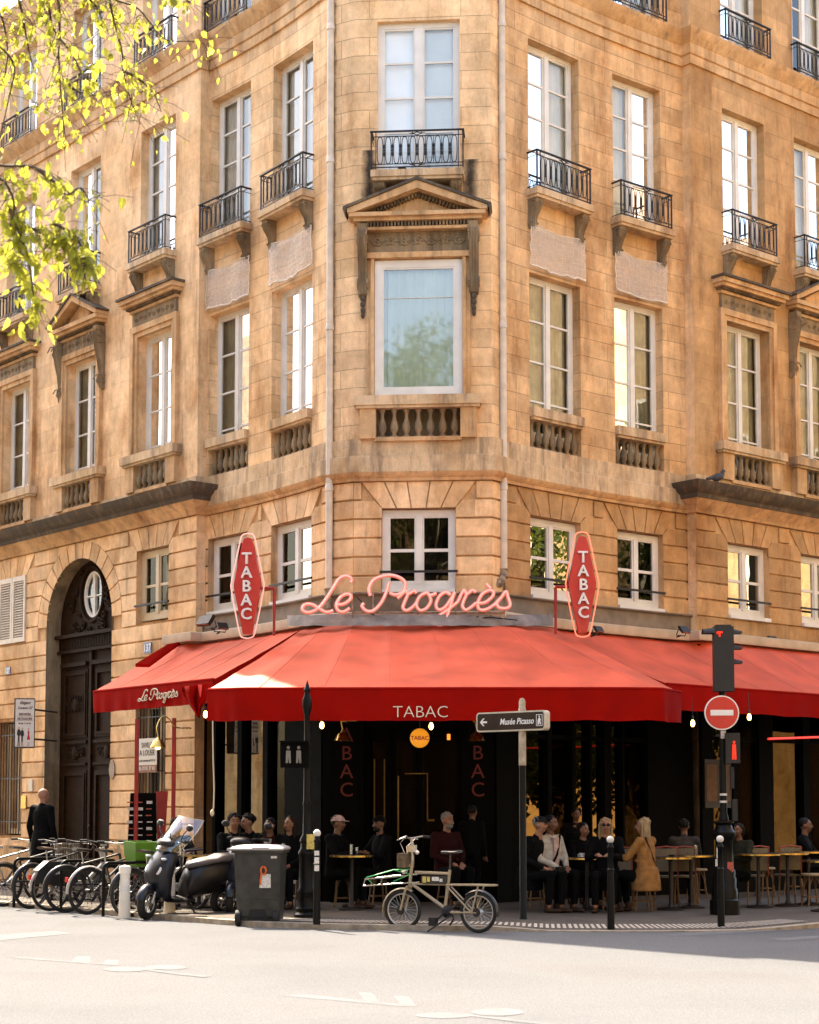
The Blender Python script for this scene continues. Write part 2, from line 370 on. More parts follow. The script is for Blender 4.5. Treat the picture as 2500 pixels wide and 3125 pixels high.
def blob(cx,cy,rx,ry): m.add([rp(cx+rx*math.cos(a),cy+ry*math.sin(a)) for a in [2*math.pi*k/26 for k in range(26)]],[tuple(range(26))])
blob(935,2138,60,6);blob(1048,2131,55,8);blob(265,2041,48,5);blob(350,2037,45,5)
m.add([rp(*p) for p in [(985,2135),(1110,2150),(1215,2160),(1200,2162),(1090,2152),(975,2138)]],[(0,1,2,3,4,5)])
m.add([rp(*p) for p in [(300,2038),(380,2050),(445,2056),(430,2058),(370,2052),(292,2041)]],[(0,1,2,3,4,5)])
for i_,f_ in enumerate(m.f):
    for vi in f_:
        x_,y_,z_=m.v[vi];m.v[vi]=(x_,y_,ROADZ+.0022+.00012*i_)
struct(obj('road_markings',m,mat('worn_paint',(.128,.129,.134),.9,noise=.12,nscale=8,spec=.05),smooth=0))
# ---------------- building ----------------
BLD=thing('corner_building','tan limestone corner building with a chamfered corner, iron balconettes and pedimented windows above the cafe','building',(.147,27.5,0))
GAP=.03
ZK=[6.73]+[6.425-.307*k for k in range(0,21)]; ZTOP=18.5
Z3=15.56
def gridpanel(m,sec,u0,u1,z0,z1,ops,n,step=.45,zo=6.425):
    us=sorted(set([u0,u1]+[round(v,4) for o in ops for v in o[:2] if u0<v<u1]+[u0+(u1-u0)*i/max(1,int((u1-u0)/step)) for i in range(max(1,int((u1-u0)/step)))]+[c for c in sec.cum if u0<c<u1]))
    zs=sorted(set([z0,z1]+[v for o in ops for v in o[2:4] if z0<v<z1]))
    if m.uv is None: m.uv=[]
    for a,b_ in zip(us,us[1:]):
        for c,d in zip(zs,zs[1:]):
            um,zm=(a+b_)/2,(c+d)/2
            if any(o[0]<um<o[1] and o[2]<zm<o[3] for o in ops) or b_-a<1e-5: continue
            m.add([sec.P(a,n,c),sec.P(b_,n,c),sec.P(b_,n,d),sec.P(a,n,d)],[(0,1,2,3)]); m.uv+=[(a+50,c-zo+30*.307),(b_+50,c-zo+30*.307),(b_+50,d-zo+30*.307),(a+50,d-zo+30*.307)]
def reveals(m,sec,ops,n,dep=.30):
    for o in ops:
        a,b_,c,d=o[:4]
        A=[sec.P(a,n,c),sec.P(b_,n,c),sec.P(b_,n,d),sec.P(a,n,d)];fr=sec.frame((a+b_)/2)
        B=[v-Vector((fr.N.x,fr.N.y,0))*dep for v in A]
        m.add(A+B,[(0,1,5,4),(1,2,6,5),(2,3,7,6),(3,0,4,7)])
        if m.uv is not None: m.uv+=[(p.x+p.y,p.z-6.425+9.21) for p in A+B]
Wn=dict(ML=[(1.42,1.2),(4.11,1.17),(6.8,1.2),(9.5,1.2),(12.2,1.2)],MR=[(1.49,1.23),(3.64,1.23),(5.8,1.2),(8.0,1.2)],WL=[(1.11,1.28),(3.06,1.2)],WR=[(1.21,1.26),(3.28,1.19)],CH=[(CU,1.35)])
SECS=dict(ML=ML,MR=MR,WL=WL,WR=WR,CH=CH)
def ops_of(k,floor):
    r=[]
    for u,w_ in Wn[k]:
        if floor==2: r.append((u-w_/2,u+w_/2,11.74,14.36))
        if floor==1: r.append((u-w_/2,u+w_/2,7.42 ,10.36 if k!='CH' else 10.34))
        if floor==3: r.append((u-w_/2,u+w_/2,15.6,17.7))
    return r
upb=MB();upa=MB();upb2=MB();upa2=MB()
for k in ('WL','CH','WR'):
    s=SECS[k]; ops=ops_of(k,1)+ops_of(k,2)+ops_of(k,3)
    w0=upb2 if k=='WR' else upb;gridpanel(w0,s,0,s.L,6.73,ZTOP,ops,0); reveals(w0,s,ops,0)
for s in (SL,SR,STL,STR): gridpanel(upb if s in(SL,SR) else upa,s,0,s.L,6.73 if s in(SL,SR) else 0,ZTOP,[],0)
for k in ('ML','MR'):
    s=SECS[k]; ops=ops_of(k,1)+ops_of(k,2)+ops_of(k,3)
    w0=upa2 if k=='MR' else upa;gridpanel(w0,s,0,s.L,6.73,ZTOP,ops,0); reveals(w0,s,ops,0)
obj('wall',upb2,MATS['stone_brick_shade'],BLD,0,label='wall along the right street, colour browned for shade'); obj('wall',upa2,MATS['stone_ashlar_shade'],BLD,0,label='wall along the right street, colour browned for shade')
obj('wall',upb,MATS['stone_brick'],BLD,0); obj('wall',upa,MATS['stone_ashlar'],BLD,0)
# rusticated lower wall
RBS=dict(a=MB(),b=MB());rb=RBS['a'];bk=MB();bk.uv=[]
def blk(sec,u0,u1,z0,z1):
    g=GAP/2; z0+=g;z1-=g
    if u1-u0<.04: return
    n=max(1,int((u1-u0)/.35)) if len(sec.p)>2 else 1
    us=[u0+.004+(u1-u0-.008)*i/n for i in range(n+1)]; c=.008
    rb.loft([[sec.P(u,-.04,z0),sec.P(u,-c,z0),sec.P(u,0,z0+c),sec.P(u,0,z1-c),sec.P(u,-c,z1),sec.P(u,-.04,z1)] for u in us])
def pblk(sec,pts):
    rb.prism(pts,lambda u,z:sec.P(u,0,z),lambda u,z:sec.P(u,-.04,z))
rr=random.Random(3)
def run(sec,a,b_,z0,z1,k):
    if b_-a<.04:return
    L=b_-a; n=max(1,round(L/.95)); cuts=[a]
    for i in range(1,n): cuts.append(a+L*(i+(.18 if k%2 else -.18)+rr.uniform(-.08,.08))/n)
    cuts.append(b_)
    for c,d in zip(cuts,cuts[1:]): blk(sec,c,d,z0,z1)
ENT=dict(ML=[('w',1.46,1.10),('arch',4.15,1.27),('w',6.85,1.12),('w',9.5,1.12),('arch',12.4,1.2)],MR=[('w',1.46,1.18),('w',3.62,1.2),('w',5.8,1.2),('w',8.0,1.2)],WL=[('w',1.10,1.27),('w',3.06,1.18)],WR=[('w',1.20,1.24),('w',3.27,1.12)],CH=[('w',CU,1.19)])
FANH=.33
for k,s in (('ML',ML),('MR',MR),('WL',WL),('WR',WR),('CH',CH),('SL',SL),('SR',SR)):
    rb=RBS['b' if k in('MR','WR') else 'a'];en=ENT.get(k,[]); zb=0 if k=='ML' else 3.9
    gops=[]
    if k=='ML': gops=[(.95,1.98,.9,3.45),(6.35,7.45,.95,3.3),(9.0,10.0,.95,3.3)]
    for ci in range(len(ZK)-1):
        z1,z0=ZK[ci],ZK[ci+1]
        if z1<=zb: break
        iv=[(0.0,s.L)]
        def cut(a,b_):
            global iv
            o=[]
            for c,d in iv:
                if b_<=c or a>=d:o.append((c,d));continue
                if a>c:o.append((c,a))
                if b_<d:o.append((b_,d))
            iv=o
        polys=[]
        for t,uc,ww in en:
            if t=='w':
                a,b_=uc-ww/2,uc+ww/2; zt=6.29;slope=FANH/(6.72-zt)
                if z0>=6.4: cut(a-FANH,b_+FANH)   # fan row
                elif z1>zt:
                    cut(a-.30,b_+.30)
                    e=(z1-GAP/2-zt)*slope; g=GAP/2
                    for sg,x in ((-1,a),(1,b_)):
                        p=[(x+sg*.30,z0+g),(x,z0+g),(x,zt),(x+sg*(e+.02),z1-g),(x+sg*.30,z1-g)]
                        if e+.02<.28: pblk(s,p)
                elif z1>4.95 : cut(a,b_)
            else:
                r_=ww; zs_=5.13 if ww>1.25 else 5.1
                R2=1.62
                if z1<=zs_+.05 : cut(uc-r_,uc+r_)
                else:
                    g=GAP/2;zz=[z0+g,(z0+z1)/2,z1-g]; hx=[math.sqrt(max(R2**2-(max(z,zs_)-zs_)**2,0)) for z in zz]
                    outer=max(hx)+.25; cut(uc-outer,uc+outer)
                    for sg in(-1,1):
                        pblk(s,[(uc+sg*outer,zz[0])]+[(uc+sg*(h+.015),z) for h,z in zip(hx,zz)]+[(uc+sg*outer,zz[2])])
        for a,b_,c,d in gops:
            if z1>c+.1 and z0<d-.1: cut(a,b_)
        for a,b_ in iv: run(s,a,b_,z0,z1,ci)
    for t,uc,ww in en:
        if t=='w':
            a,b_=uc-ww/2,uc+ww/2; n=5; zt=6.29;zt1=6.715
            for i in range(n):
                f0,f1=i/n,(i+1)/n; g=.011
                lo=lambda f:a+(b_-a)*f
                hi=lambda f:a-FANH+(b_-a+2*FANH)*f
                pblk(s,[(lo(f0)+g,zt),(lo(f1)-g,zt),(hi(f1)-g,zt1),(hi(f0)+g,zt1)])
        else:
            zs_=5.13 if ww>1.25 else 5.1; n=15
            for i in range(n):
                a0,a1=math.pi*i/n+.012,math.pi*(i+1)/n-.012
                def oc(a_,R_=1.615):
                    x,z=R_*math.cos(a_),R_*math.sin(a_)
                    if zs_+z>6.715: f=(6.715-zs_)/z; x*=f;z*=f
                    return (uc+x,zs_+z)
                am=(a0+a1)/2
                pblk(s,[(uc+ww*math.cos(a0),zs_+ww*math.sin(a0)),oc(a0),oc(am),oc(a1),(uc+ww*math.cos(a1),zs_+ww*math.sin(a1)),(uc+ww*math.cos(am),zs_+ww*math.sin(am))])
    # groove wall behind, with openings
    ops=list(gops)
    for t,uc,ww in en:
        if t=='w': ops.append((uc-ww/2,uc+ww/2,4.93,6.29))
        else:
            zs_=5.13 if ww>1.25 else 5.1
            ops.append((uc-ww,uc+ww,-.01,zs_))
            nst=24
            for i in range(nst):
                x0=-ww+2*ww*i/nst;x1=-ww+2*ww*(i+1)/nst; h=math.sqrt(max(ww*ww-min(abs(x0),abs(x1))**2 if x0*x1>0 else ww*ww,0)); ops.append((uc+x0,uc+x1,zs_,zs_+h))
    gridpanel(bk,s,0,s.L,zb,6.73,ops,-.035)
    reveals(bk,s,[o for o in ops if o[2]>.5 and o[3]-o[2]>1.2 and o[1]-o[0]>.9],0,.32)
obj('rusticated_stonework',RBS['a'],MATS['stone_block'],BLD,25);obj('rusticated_stonework',RBS['b'],MATS['stone_block_shade'],BLD,25,label='rustication along the right street, colour browned for shade') 
MATS['groove']=mat('groove',(.27,.18,.10),.9,noise=.3,nscale=5)
obj('wall_joints',bk,MATS['stone_trim'],BLD,0)
# arch reveal
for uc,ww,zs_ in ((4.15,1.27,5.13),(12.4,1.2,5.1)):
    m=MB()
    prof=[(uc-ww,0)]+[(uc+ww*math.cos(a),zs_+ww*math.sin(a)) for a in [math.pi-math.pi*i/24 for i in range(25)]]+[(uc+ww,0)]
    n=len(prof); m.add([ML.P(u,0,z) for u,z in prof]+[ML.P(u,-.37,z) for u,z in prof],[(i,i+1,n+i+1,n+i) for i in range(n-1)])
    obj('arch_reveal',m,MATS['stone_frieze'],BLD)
# sweeps
PATHALL=[ML.p[1],QL]+list(reversed(WL.p))+[BL,BR]+WR.p+[QR,MR.p[1]]
def sweep(m,path,prof):
    n=len(path);rings=[]
    for i,p in enumerate(path):
        def nrm(a,b_): d=(b_-a).normalized(); return V2(d.y,-d.x)
        if i==0:N_=nrm(path[0],path[1]);k=1
        elif i==n-1:N_=nrm(path[-2],path[-1]);k=1
        else:
            a,b_=nrm(path[i-1],p),nrm(p,path[i+1]); N_=(a+b_).normalized(); k=1/max(.5,N_.dot(a))
        rings.append([Vector((p.x+N_.x*q[0]*k,p.y+N_.y*q[0]*k,q[1])) for q in prof])
    m.loft(rings)
WPATH=list(reversed(WL.p))+[BL,BR]+WR.p
WPc=[p for p in WPATH]
m=MB(); sweep(m,WPc,[(0,6.725),(.05,6.725),(.06,6.77),(.11,6.81),(.13,6.86),(0,6.86)]); 
for pth in ([ML.p[1],QL,LB],[RB,QR,MR.p[1]]):
    sweep(m,pth,[(0,6.725),(.05,6.73),(.08,6.80),(.20,6.90),(.24,6.95),(.0,6.95)])
obj('string_moulding',m,MATS['stone_trim'],BLD,30)
m=MB(); sweep(m,WPc,[(0,6.862),(.10,6.862),(.10,7.12),(.06,7.14),(.055,7.41),(0,7.42)])
for pth in ([ML.p[1],QL,LB],[RB,QR,MR.p[1]]): sweep(m,pth,[(0,7.245),(.07,7.245),(.065,7.41),(0,7.42)])
obj('band_course',m,MATS['stone_light'],BLD,30)
for pth in ([ML.p[1],QL,LB],[RB,QR,MR.p[1]]):
    m=MB();sweep(m,pth,[(0,6.952),(.26,6.952),(.28,7.02),(.36,7.08),(.42,7.17),(.44,7.225),(.10,7.244),(0,7.244)])
    obj('cornice',m,MATS['stone_sooty'],BLD,30,label='soot-darkened projecting cornice over the entresol')
m=MB(); sweep(m,PATHALL,[(0,14.93),(.045,14.93),(.045,15.09),(.03,15.10),(.065,15.12),(.065,15.30),(.09,15.32),(.13,15.40),(.20,15.47),(.22,15.53),(0,15.56)])
obj('cornice',m,MATS['stone_trim'],BLD,30)
m=MB(); sweep(m,PATHALL,[(0,18.0),(.08,18.1),(.2,18.3),(.25,18.45),(.25,18.52),(-.9,18.52),(-.9,18.4),(0,18.4)])
obj('eaves',m,MATS['stone_trim'],BLD,30)
# inner dark core + roof
core=[ML.P(16,-.75,0),ML.P(-.3,-.75,0)]+[WL.P(u,-.75,0) for u in(3.4,2,.6)]+[CH.P(.2,-.8,0),CH.P(2,-.8,0)]+[WR.P(u,-.75,0) for u in(.6,2.2,4)]+[MR.P(-.3,-.75,0),MR.P(13,-.75,0),Vector((3,56,0))]
m=MB(); n=len(core); m.add([(p.x,p.y,0) for p in core]+[(p.x,p.y,18.45) for p in core],[(i,(i+1)%n,n+(i+1)%n,n+i) for i in range(n)]+[tuple(range(n,2*n))])
obj('inner_rooms',m,MATS['room_dark'],BLD,0)
# ---------------- windows ----------------
def window(fr,x0,x1,z0,z1,mun,n=-.16,mt='white_frame',fw=.075,stile=.10,curtain='curtain_white',glass='glass',cov=(0,1),thin=.032,one=False,name='window'):
    m=MB(); d=.06
    fr.box(m,x0,x0+fw,n-d,n,z0,z1);fr.box(m,x1-fw,x1,n-d,n,z0,z1);fr.box(m,x0+fw,x1-fw,n-d,n-.001,z1-fw,z1);fr.box(m,x0+fw,x1-fw,n-d,n-.001,z0,z0+fw)
    xc=(x0+x1)/2; iw=.028; panes=MB()
    lv=[(x0+fw,xc-stile/2),(xc+stile/2,x1-fw)]
    if one: lv=[(x0+fw,x1-fw)]
    else: fr.box(m,xc-stile/2,xc+stile/2,n-d,n+.012,z0+fw,z1-fw)
    for a,b_ in lv:
        # leaf frame
        fr.box(m,a,a+iw,n-d,n-.012,z0+fw,z1-fw);fr.box(m,b_-iw,b_,n-d,n-.012,z0+fw,z1-fw)
        fr.box(m,a+iw,b_-iw,n-d,n-.013,z1-fw-iw,z1-fw);fr.box(m,a+iw,b_-iw,n-d,n-.013,z0+fw,z0+fw+iw+.02)
        for q in mun: fr.box(m,a+iw,b_-iw,n-d+.005,n-.014,q-thin/2,q+thin/2)
        panes.add([fr.P(a+iw,n-.035,z0+fw),fr.P(b_-iw,n-.035,z0+fw),fr.P(b_-iw,n-.035,z1-fw),fr.P(a+iw,n-.035,z1-fw)],[(0,1,2,3)])
    w_=obj(name,m,MATS[mt],BLD,30); 
    p=obj('pane',off(panes),MATS[glass],w_,0,world=False)
    if curtain:
        c=MB(); rr=random.Random(int(abs(fr.O.x*1000+z0*77)))
        a,b_=x0+fw*.5,x1-fw*.5
        spans=[(a,b_)] if cov==(0,1) else ([(a,a+(b_-a)*cov[0]),(b_-(b_-a)*cov[1],b_)])
        for a,b_ in spans:
            k=max(6,int((b_-a)/.03)); ph=rr.uniform(0,6)
            top=[fr.P(a+(b_-a)*i/k,n-.13+.018*math.sin(i*1.3+ph)+.01*math.sin(i*2.9),z1-.02) for i in range(k+1)]
            bot=[fr.P(a+(b_-a)*i/k,n-.13+.022*math.sin(i*1.3+ph+.3)+.01*math.sin(i*2.7),z0+.02) for i in range(k+1)]
            if curtain=='blind_white': top=[fr.P(a,n-.1,z1-.02),fr.P(b_,n-.1,z1-.02)];bot=[fr.P(a,n-.1,z0+.02),fr.P(b_,n-.1,z0+.02)];k=1
            c.loft([bot,top],cap=False,closed=False)
        obj('curtain',off(c),MATS[curtain],w_,60,world=False)
    return w_
def off(mb):
    mb.v=[(x-.147,y-27.5,z) for x,y,z in mb.v]; return mb
def railing(fr,x0,x1,z0,z1,n,name='balcony_railing'):
    m=MB(); t=.012
    def bar(a,b_,r=.008): m.tube([a,b_],r,5)
    fr.box(m,x0-.02,x1+.02,n-.022,n+.022,z1-.018,z1)         # handrail
    for x in(x0,x1):
        fr.box(m,x-.02,x+.02,-.02,n-.022,z1-.018,z1)
        bar(fr.P(x,0,z0+.03),fr.P(x,n,z0+.03));bar(fr.P(x,0,z1-.09),fr.P(x,n,z1-.09),.006)
        fr.box(m,x-.011,x+.011,n-.011,n+.011,z0,z1-.018)
    fr.box(m,x0,x1,n-.008,n+.008,z0+.02,z0+.035); fr.box(m,x0,x1,n-.006,n+.006,z0+.075,z0+.087); fr.box(m,x0,x1,n-.007,n+.007,z1-.10,z1-.088)
    x2,x3=x0+.075,x1-.075
    for x in(x2,x3): fr.box(m,x-.007,x+.007,n-.007,n+.007,z0,z1-.018)
    k=max(5,int(round((x3-x2)/.135))); dx=(x3-x2)/k; zc=(z0+.087+z1-.10)/2; hh=(z1-.10-z0-.087)/2
    for i in range(k):
        xc=x2+dx*(i+.5)
        pts=[]
        for q in range(16):
            a=2*math.pi*q/16; x=xc+dx*.34*math.copysign(abs(math.cos(a))**.75,math.cos(a)); z=zc+hh*math.copysign(abs(math.sin(a))**.55,math.sin(a)); pts.append(fr.P(x,n,z))
        m.tube(pts,.0075,5,closed=True)
        if i<k-1 or True:
            xe=x2+dx*(i+1)
            if i<k-1:
                bar(fr.P(xe,n,z0+.087),fr.P(xe,n,z1-.10),.006)
                m.tube([fr.P(xe,n,zc-hh*.55),fr.P(xe,n,zc-hh*.35),fr.P(xe,n,zc-hh*.1),fr.P(xe,n,zc)],[.004,.016,.012,.008],6)
                m.tube([fr.P(xe,n,zc),fr.P(xe,n,zc+hh*.1),fr.P(xe,n,zc+hh*.35),fr.P(xe,n,zc+hh*.55)],[.008,.012,.016,.004],6)
                for s in(-1,1): m.ell(fr.P(xe+s*.018,n,zc),.012,6,4)
    xm=(x0+x1)/2
    for zz in (z1-.055,z0+.055):
        m.tube([fr.P(xm+.045*math.cos(a),n,zz+.022*math.sin(a)) for a in[2*math.pi*q/10 for q in range(10)]],.008,5,closed=True)
        for s in(-1,1): m.tube([fr.P(xm+s*.045,n,zz),fr.P(xm+s*.13,n,zz+.01)],[.012,.004],5); m.ell(fr.P(xm+s*.07,n,zz+.012),.014,6,4)
    return obj(name,m,MATS['iron'],BLD,50)
def console(fr,xc,ztop,h,w_,proj_,name='console',mt='stone_frieze'):
    m=MB()
    # S-profile scroll bracket in (n,z)
    pts=[(0,ztop),(proj_,ztop),(proj_*1.02,ztop-h*.10),(proj_*.98,ztop-h*.24),(proj_*.80,ztop-h*.38),(proj_*.52,ztop-h*.55),(proj_*.40,ztop-h*.72),(proj_*.46,ztop-h*.86),(proj_*.34,ztop-h*.97),(proj_*.12,ztop-h),(0,ztop-h)]
    n=len(pts)
    a=[fr.P(xc-w_/2,p,z) for p,z in pts];b_=[fr.P(xc+w_/2,p,z) for p,z in pts]
    m.add(a+b_,[tuple(range(n)),tuple(n+i for i in reversed(range(n)))]+[(i,i+n,(i+1)%n+n,(i+1)%n) for i in range(n)])
    for s in(-1,1):
        for (cn,cz,r) in ((proj_*.68,ztop-h*.19,h*.15),(proj_*.28,ztop-h*.84,h*.10)):
            sp=[fr.P(xc+s*(w_/2+.004),cn+r*(1-q/14)*math.cos(q*.75),cz+r*(1-q/14)*math.sin(q*.75)) for q in range(13)]
            m.tube(sp,.014,5)
    for x in(-.3,0,.3): m.tube([fr.P(xc+x*w_,p+.008,z) for p,z in pts[2:9]],.010,5)
    return obj(name,m,MATS[mt],BLD,40)
BALPROF=[(.055,0),(.055,.035),(.030,.045),(.034,.07),(.062,.12),(.068,.17),(.055,.24),(.036,.30),(.028,.37),(.034,.40),(.034,.415),(.046,.43),(.056,.45),(.056,.475)]
def balustrade(fr,x0,x1,rx0,rx1,n,k):
    rl=MB(); fr.box(rl,rx0,rx1,n-.12,n+.08,7.93,8.085); fr.box(rl,rx0+.03,rx1-.03,n-.10,n+.045,7.885,7.93)
    a=obj('balustrade',rl,MATS['stone_light'],BLD,30)
    b_=MB(); fr.box(b_,x0-.02,x1+.02,-.20,n-.02,7.36,7.425)
    if rx0<x0-.1:
        for p,q in((rx0+.08,x0),(x1,rx1-.08)): fr.box(b_,p,q,-.03,n+.005,7.40,7.884)
    obj('pedestal',off(b_),MATS['stone_trim'],a,30,world=False)
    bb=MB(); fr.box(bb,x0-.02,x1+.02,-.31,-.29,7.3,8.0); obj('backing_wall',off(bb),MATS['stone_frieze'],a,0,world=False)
    for i in range(k):
        m=MB(); x=x0+(x1-x0)*(i+.5)/k; c=fr.P(x,n-.09,7.425); m.lathe([(r*.95,z*.968) for r,z in BALPROF],(c.x,c.y,c.z),12)
        fr.box(m,x-.06,x+.06,n-.15,n-.03,7.395,7.432)
        obj('baluster',off(m),MATS['stone_frieze'],a,50,world=False)
def slab(fr,x0,x1,n,z0=11.575,z1=11.735,mt='stone_light'):
    m=MB(); fr.box(m,x0,x1,-.05,n,z0+.05,z1); fr.box(m,x0+.03,x1-.03,-.05,n-.03,z0,z0+.05); return obj('balcony_slab',m,MATS[mt],BLD,30)
def addnet(fr,x0,x1,z0,z1,seed):
    r=random.Random(seed); m=MB(); nx,nz=12,8; g=[[fr.P(x0+(x1-x0)*i/nx+r.uniform(-.012,.012),.07+r.uniform(-.012,.02)+.03*math.sin(i*.8),z0+(z1-z0)*j/nz+r.uniform(-.012,.012)+.03*math.sin(i/nx*math.pi)*(-1 if j<nz/2 else -.6)) for j in range(nz+1)] for i in range(nx+1)]
    for i in range(nx+1): m.tube([g[i][j] for j in range(nz+1)],.003,4)
    for j in range(nz+1): m.tube([g[i][j] for i in range(nx+1)],.003,4)
    e=[g[i][0] for i in range(nx+1)]+[g[nx][j] for j in range(1,nz+1)]+[g[i][nz] for i in range(nx-1,-1,-1)]+[g[0][j] for j in range(nz-1,0,-1)]
    e=[p+Vector((0,0,r.uniform(-.01,.01))) for p in e]
    m.tube(e[:nx+1],[.012+.012*r.random() for _ in range(nx+1)],6); m.tube(e[nx:],.009,6)
    sh=MB(); sh.loft([[g[i][j] for j in range(nz+1)] for i in range(nx+1)],cap=False,closed=False)
    return m,sh
nm=bpy.data.materials.new('net_haze');nm.use_nodes=True;N,L=nodes(nm);b=N['Principled BSDF'];b.inputs['Base Color'].default_value=(.66,.56,.47,1);b.inputs['Alpha'].default_value=.42;MATS['net_haze']=nm
mat('net_white',(.66,.56,.46),.8,noise=.1,nscale=20)
cnt=0
mat('curtain_milky',(.62,.66,.52),.9,noise=.06,nscale=2)
netlabels={('WL',0):'torn white net panel tied over the wall left of the left drainpipe',('WL',1):'sagging white square-mesh net under the second balconette left of the drainpipe',('WR',0):'white net with a frayed lower edge right of the right drainpipe',('WR',1):'neat white net panel under the balconette farther right of the drainpipe'}
for k in ('CH','WL','WR','ML','MR'):
    s=SECS[k]
    for wi,(u,w_) in enumerate(Wn[k]):
        fr=s.frame(u); h=w_/2; cnt+=1
        near=wi<4
        if k!='CH':
            lit = {'WL':(.62,0),'WR':(0,.62),'ML':(.0,.45),'MR':(0,.4)}[k]
            # second floor
            window(fr,-h,h,11.74,14.36,[13.72,13.14,12.56],n=-.17,curtain='curtain_white',cov=(0,1))
            railing(fr,-h-.03,h+.03,11.75,12.38,.23); slab(fr,-h-.08,h+.08,.28)
            for sg in(-1,1): console(fr,sg*(h-.05),11.575,.48,.15,.21)
            # first floor
            window(fr,-h,h,7.62,10.36,[9.62,8.93,8.26],n=-.17,curtain='curtain_green',cov=(0,1) if k in('WL','WR') else (.55,.5),glass='glass_dark' if k=='MR' else 'glass')
            # third floor
            window(fr,-h,h,15.6,17.7,[17.1,16.5],n=-.2,curtain='curtain_white',cov=(.35,.3),glass='glass')
            railing(fr,-h-.04,h+.04,15.60,16.18,.15)
            if k in('WL','WR'):
                balustrade(fr,-h+.02,h-.02,-h,h,.02,7)
                mm,sh=addnet(fr,-h-.02,h+.06,10.47,11.15,cnt)
                for q in (mm,sh):
                    pass
                a=np.array(mm.v);c=[float(a[:,0].mean()),float(a[:,1].mean()),float(a[:,2].min())]
                t=thing('net_panel',netlabels[(k,wi)],'net',c,0,'net panels over the first floor windows')
                obj('net_cords',mm,MATS['net_white'],t); obj('net_mesh',sh,MATS['net_haze'],t)
            else:
                balustrade(fr,-.55,.55,-.93,.93,.12,6)
                # moulded surround
                m=MB()
                for (a,b_,nn) in ((h,h+.09,.05),(h+.09,h+.20,.085)):
                    for sg in(-1,1):
                        x0,x1=sorted((sg*a,sg*b_)); fr.box(m,x0,x1,-.02,nn,8.09,10.36+ (a-h))
                    fr.box(m,-b_,b_,-.02,nn+.001,10.36+(a-h),10.36+(b_-h))
                obj('window_surround',m,MATS['stone_trim'],BLD,30)
                m=MB(); fr.box(m,-h-.15,h+.15,0,.06,10.57,10.83)
                # carved scroll frieze
                for q in range(9):
                    xc=-h-.02+(2*h+.04)*q/8; m.tube([fr.P(xc+.055*(1-i/12)*math.cos(i*.8),.065,10.70+.055*(1-i/12)*math.sin(i*.8)*(1 if q%2 else -1)) for i in range(11)],.012,5)
                obj('frieze',m,MATS['stone_frieze'],BLD,40)
                m=MB(); den=MB()
                ped=(wi%2==1) if k=='ML' else (wi%2==1)
                for (e,n0,z0,z1) in ((.20,.10,10.83,10.88),(.30,.22,10.93,10.99),(.34,.27,10.99,11.07)): fr.box(m,-h-e,h+e,0,n0,z0,z1)
                kk=int((2*h+.5)/.055)
                for q in range(kk): x=-h-.24+(2*h+.48)*(q+.5)/kk; fr.box(den,x-.014,x+.014,0,.16,10.885,10.925)
                obj('dentils',den,MATS['stone_dark'],BLD,0)
                if ped:
                    for sg in(-1,1):
                        fr.poly(m,[(0,11.62),(0,11.50),(sg*(h+.30),11.07),(sg*(h+.36),11.07),(sg*(h+.36),11.13)][::1],0,.28)
                    fr.poly(m,[(-h-.1,11.07),(h+.1,11.07),(0,11.45)],0,.08)
                    for sg in(-1,1): console(fr,sg*(h+.20),10.86,1.25,.14,.20,'hood_bracket')
                hd=obj('window_hood',m,MATS['stone_trim'],BLD,30)
                m=MB()
                if ped:
                    for sg in(-1,1): fr.poly(m,[(0,11.66),(0,11.625),(sg*(h+.37),11.133),(sg*(h+.40),11.14),(sg*(h+.40),11.165)],0,.31)
                else: fr.box(m,-h-.37,h+.37,0,.31,11.072,11.115)
                obj('hood_capping',m,MATS['stone_sooty'],BLD,30,label='black soot crust along the hood top')
        # entresol
# chamfer
fr=CH.frame(CU)
window(fr,-.675,.675,11.74,14.36,[13.69,13.10,12.52],n=-.10,curtain='blind_white',glass='glass',fw=.085,stile=.13,mt='white_frame')
railing(fr,-.74,.74,11.75,12.38,.33); slab(fr,-.75,.75,.36)
for sg in(-1,1): console(fr,sg*.62,11.575,.30,.17,.26)
window(fr,-.71,.71,8.09,10.34,[9.72],n=.03,curtain='curtain_milky',glass='glass_big',fw=.12,one=True,thin=.008,name='shop_like_window')
m=MB()
for a,b_,nn in((.715,.77,.10),(.77,.84,.06)):
    for sg in(-1,1):
        x0,x1=sorted((sg*a,sg*b_)); fr.box(m,x0,x1,-.02,nn,8.09,10.36)
fr.box(m,-.86,.86,-.02,.13,10.36,10.45)
obj('window_surround',m,MATS['stone_trim'],BLD,30)
m=MB(); fr.box(m,-.82,.82,0,.07,10.452,10.80)
for q in range(7):
    xc=-.66+1.32*q/6; s_=1 if q%2 else -1
    m.tube([fr.P(xc+.085*(1-i/15)*math.cos(i*.7),.08,10.65+.085*(1-i/15)*math.sin(i*.7)*s_) for i in range(14)],.015,5)
    m.tube([fr.P(xc-.11+.22*i/6,.08,10.65+s_*.06*math.sin(i/6*math.pi)) for i in range(7)],.012,5)
    for a in range(4): m.ell(fr.P(xc+.06*math.cos(a*1.7),.085,10.65+.09*math.sin(a*1.9)),(.028,.012,.02),6,4)
obj('frieze',m,MATS['stone_frieze'],BLD,40,label='carved scroll frieze with dark patina')
for sg in(-1,1):
    console(fr,sg*.90,10.90,1.15,.15,.24,'hood_bracket')
    m=MB()
    for i,zz in enumerate((9.72,9.62,9.52,9.44)): m.ell(fr.P(sg*.90,.06,zz),(.05-.006*i,.04,.06),8,6)
    obj('carved_drop',m,MATS['stone_sooty'],BLD)
m=MB();den=MB()
